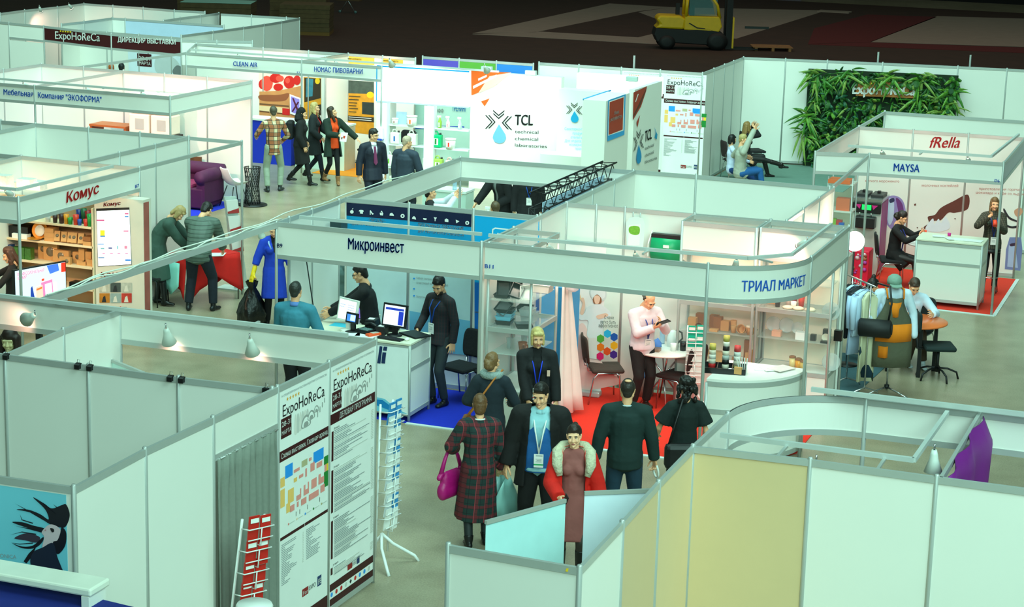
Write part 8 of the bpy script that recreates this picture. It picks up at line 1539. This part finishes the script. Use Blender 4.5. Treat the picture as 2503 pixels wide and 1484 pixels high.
for u_,z in((.95,2.25),(2.6,2.25),(1.9,2.2),(.2,2.2),(2.55,1.75),(3.3,1.9),(3.2,1.5),(.0,1.2),(.0,.8)):clump('palm_plant',u_,z,16,.5,.03,[1,2,4],spread=2.4)
# ---- arena: forklift, pallets, stacks
t=thing('forklift','yellow forklift truck with black mast parked in the dark arena','forklift',tuple(at(1690,119,0).xy)+(0,),math.radians(-68));t.scale=(1,1.04,.88);YF=mat((236,190,20),.4,vary=.1);DK_=mat((14,14,15),.6)
def prof(name,pts,w,m,bevel=.04,x0=0):return MB().prism([(x0-w/2,y,z)for y,z in pts],(w,0,0)).obj(name,m,t,bevel=bevel)
prof('chassis',[(-1.3,.3),(1.0,.2),(1.05,.75),(.5,.95),(-.2,.85),(-1.35,.9),(-1.42,.6)],1.1,DK_);prof('counterweight',[(-1.38,.88),(-.35,.86),(-.3,1.3),(-.5,1.42),(-1.25,1.42),(-1.36,1.25),(-1.22,1.05)],1.12,YF,.08)
prof('cab_body',[(-.36,.84),(.9,.78),(1.0,1.0),(.92,1.42),(-.34,1.42)],1.1,YF)
for x in(-.5,.5):MB().tube([(x,-.3,1.4),(x,-.26,2.3)],.06).obj('cab_pillar',YF,t);MB().tube([(x,.92,1.35),(x,.8,1.9),(x,.55,2.32)],.055).obj('cab_pillar',YF,t)
MB().box((0,.15,2.33),(1.1,1.0,.07)).obj('cab_roof',YF,t);MB().box((0,-.05,1.5),(.5,.15,.7)).obj('seat',mat((20,50,50),.6),t);MB().box((.52,.3,1.85),(.01,1.0,.8)).obj('side_glass',mat((120,180,180),.1,alpha=.25),t)
MB().lathe([(.0,-.08),(.05,-.08),(.05,.08),(0,.08)],(-.1,-.55,1.75),10).obj('exhaust',DK_,t);MB().box((-.1,-.55,1.65),(.14,.14,.5)).obj('exhaust_stack',DK_,t)
for y,r in((-.95,.3),(.85,.38)):
 for s in(-1,1):MB().lathe([(r*.5,-.13),(r,-.1),(r,.1),(r*.5,.13)],(s*.48,y,r),20,ax=(1,0,0)).obj('wheel',DK_,t)
for s in(-1,1):MB().box((s*.32,1.28,1.3),(.12,.22,2.5)).obj('mast_rail',DK_,t);MB().box((s*.3,1.85,.07),(.12,1.0,.05)).obj('fork',DK_,t)
MB().box((0,1.42,.75),(.9,.06,1.3)).obj('fork_carriage',YF,t);MB().tube([(0,1.3,1.0),(0,1.3,2.4)],.05).obj('lift_cylinder',YF,t);prof('door_trim',[(-.2,1.12),(.1,.92),(.4,.9),(.4,.93),(.12,.96),(-.17,1.15)],.02,DK_,0,.56)
def pallet(label,x,y,rz,w=1.2,d=.8):t=thing('pallet',label,'pallet',(x,y,0),rz);PW=mat((150,104,62),.8,vary=.25);[MB().box((0,-d/2+d*(k+.5)/6,.135),(w,d/6-.02,.022)).obj('top_board',PW,t)for k in range(6)];[MB().box((sx_*w*.42,0,.06),(.1,d,.12)).obj('bearer',PW,t)for sx_ in(-1,0,1)];return t
p=at(1885,122,0);pallet('wooden pallet lying beside the forklift forks',p.x,p.y,.35,1.5,1.2)
CB=mat((92,78,48),.85,vary=.3,scale=6)
def stack(label,p,w,d,h,top=None,rz=.35):
 t=thing('board_pallet',label,'board stack',(p[0],p[1],0),rz);MB().box((0,0,.07),(w,d,.14)).obj('pallet_base',mat((120,90,40),.85),t);n=6
 for k in range(n):MB().box((rr.uniform(-.02,.02),rr.uniform(-.02,.02),.14+(h-.14)*(k+.5)/n),(w,d,(h-.14)/n-.008)).obj('board_layer',CB if k<n-1 or not top else[CB],t)
 if top:MB().box((0,0,h+.004),(w+.01,d+.01,.012)).obj('top_sheet',top,t)
stack('tall brown board stack on a pallet behind the organisers booth, nearest the aisle',(-34.4,69.2),1.9,1.6,1.15);stack('board stack with pale mint top sheet behind the organisers booth',(-36.6,66.3),2.6,1.6,1.28,mat((150,214,200),.5));stack('brown board stack at the frame top behind the mint topped one',(-38.8,69.5),2.2,1.8,1.7);stack('taller brown board stack rising behind the aisle stack',(-35.6,71),2.2,1.4,1.9)
p=at(850,32,0);t=thing('folding_trolley','folded chrome trolley with crossed legs in the dark arena','trolley',(p.x,p.y,0));[MB().tube([(s*.35,0,.03),(-s*.3,0,1.0)],.025).obj('leg',STEEL,t)for s in(-1,1)];[MB().lathe([(.06,-.03),(.06,.03)],(s*.37,0,.06),10,ax=(0,1,0)).obj('wheel',mat((90,130,130),.5),t)for s in(-1,1)];MB().box((0,.1,.55),(1.1,.3,.04)).obj('shelf',mat((90,70,40),.7),t)
p=at(2040,30,0);one(MB().box((0,0,.03),(1.5,.8,.06)),'board',STRIP,'small pale board on the floor at the end of the arena','board',loc=(p.x,p.y,0));p=at(1850,71,0);one(MB().box((0,0,.05),(1.0,.15,.1)),'beam_offcut',mat((40,60,60),.6),'short dark bar on the pale carpet behind the forklift','bar',loc=(p.x,p.y,0),rz=.35)
r_o=at(245,870,2.0),at(352,913,2.0);rollup('pale banner stand standing inside the storage booth',r_o[0],r_o[1],2.0,mat((206,232,226),.5))
for lab,x,y in(('blue screen strip at the top of the dark arena',1800,0),):p=atY(1800,2,105.5);one(MB().box((p.x,105.5,p.z+.6),(7,.05,.8)),'led_screen',mat((10,60,150),.4,emit=.4),lab,'screen')
# mannequin with a wig at the frame edge behind the storage booth
p=atY(22,835,18.2);t=thing('mannequin_bust','mannequin head with dark wig and black top under the storage booth fascia','mannequin',(p.x,18.2,0));z_=p.z;MB().lathe([(.035,0),(.035,z_-.3)],n=10).obj('stand_pole',ALU,t);MB().lathe([(.2,0),(.2,.02)],n=20).obj('base',BLACK,t)
mesh_np('mannequin_head',[(*xf(HEAD[1],Matrix.Translation((0,0,z_))@Matrix.Rotation(math.radians(200),4,'Z')),0)],[mat((214,200,150),.4)],t)
def late(pr,name,m,t=t):blob(pr,.012,lambda co,lp,tt:mesh_np(name,[(co,lp,tt,0)],[m],t))
late([((0,0,z_-.45),(0,0,z_-.2),(.17,.11),(.14,.09),X3,0,1),((-.15,0,z_-.24),(.15,0,z_-.24),.06,.06,Z3)],'black_top',BLACK);late([((s*.085,.03,z_+.05),(s*.1,.02,z_-.2),(.035,.06),(.03,.05),X3)for s in(-1,1)]+[((0,.06,z_+.05),(0,.08,z_-.15),(.1,.05),(.1,.05),X3),((0,.02,z_+.06),(0,.02,z_+.07),(.09,.1),(.09,.1),X3)],'wig',mat((44,26,20),.5,vary=.3,scale=40))
one(MB().box((p.x+.55,18.3,.7),(.35,.25,1.4)),'garment_stand',mat((150,30,24),.7,vary=.3),'red cloth covered stand beside the mannequin head','stand')
flush()
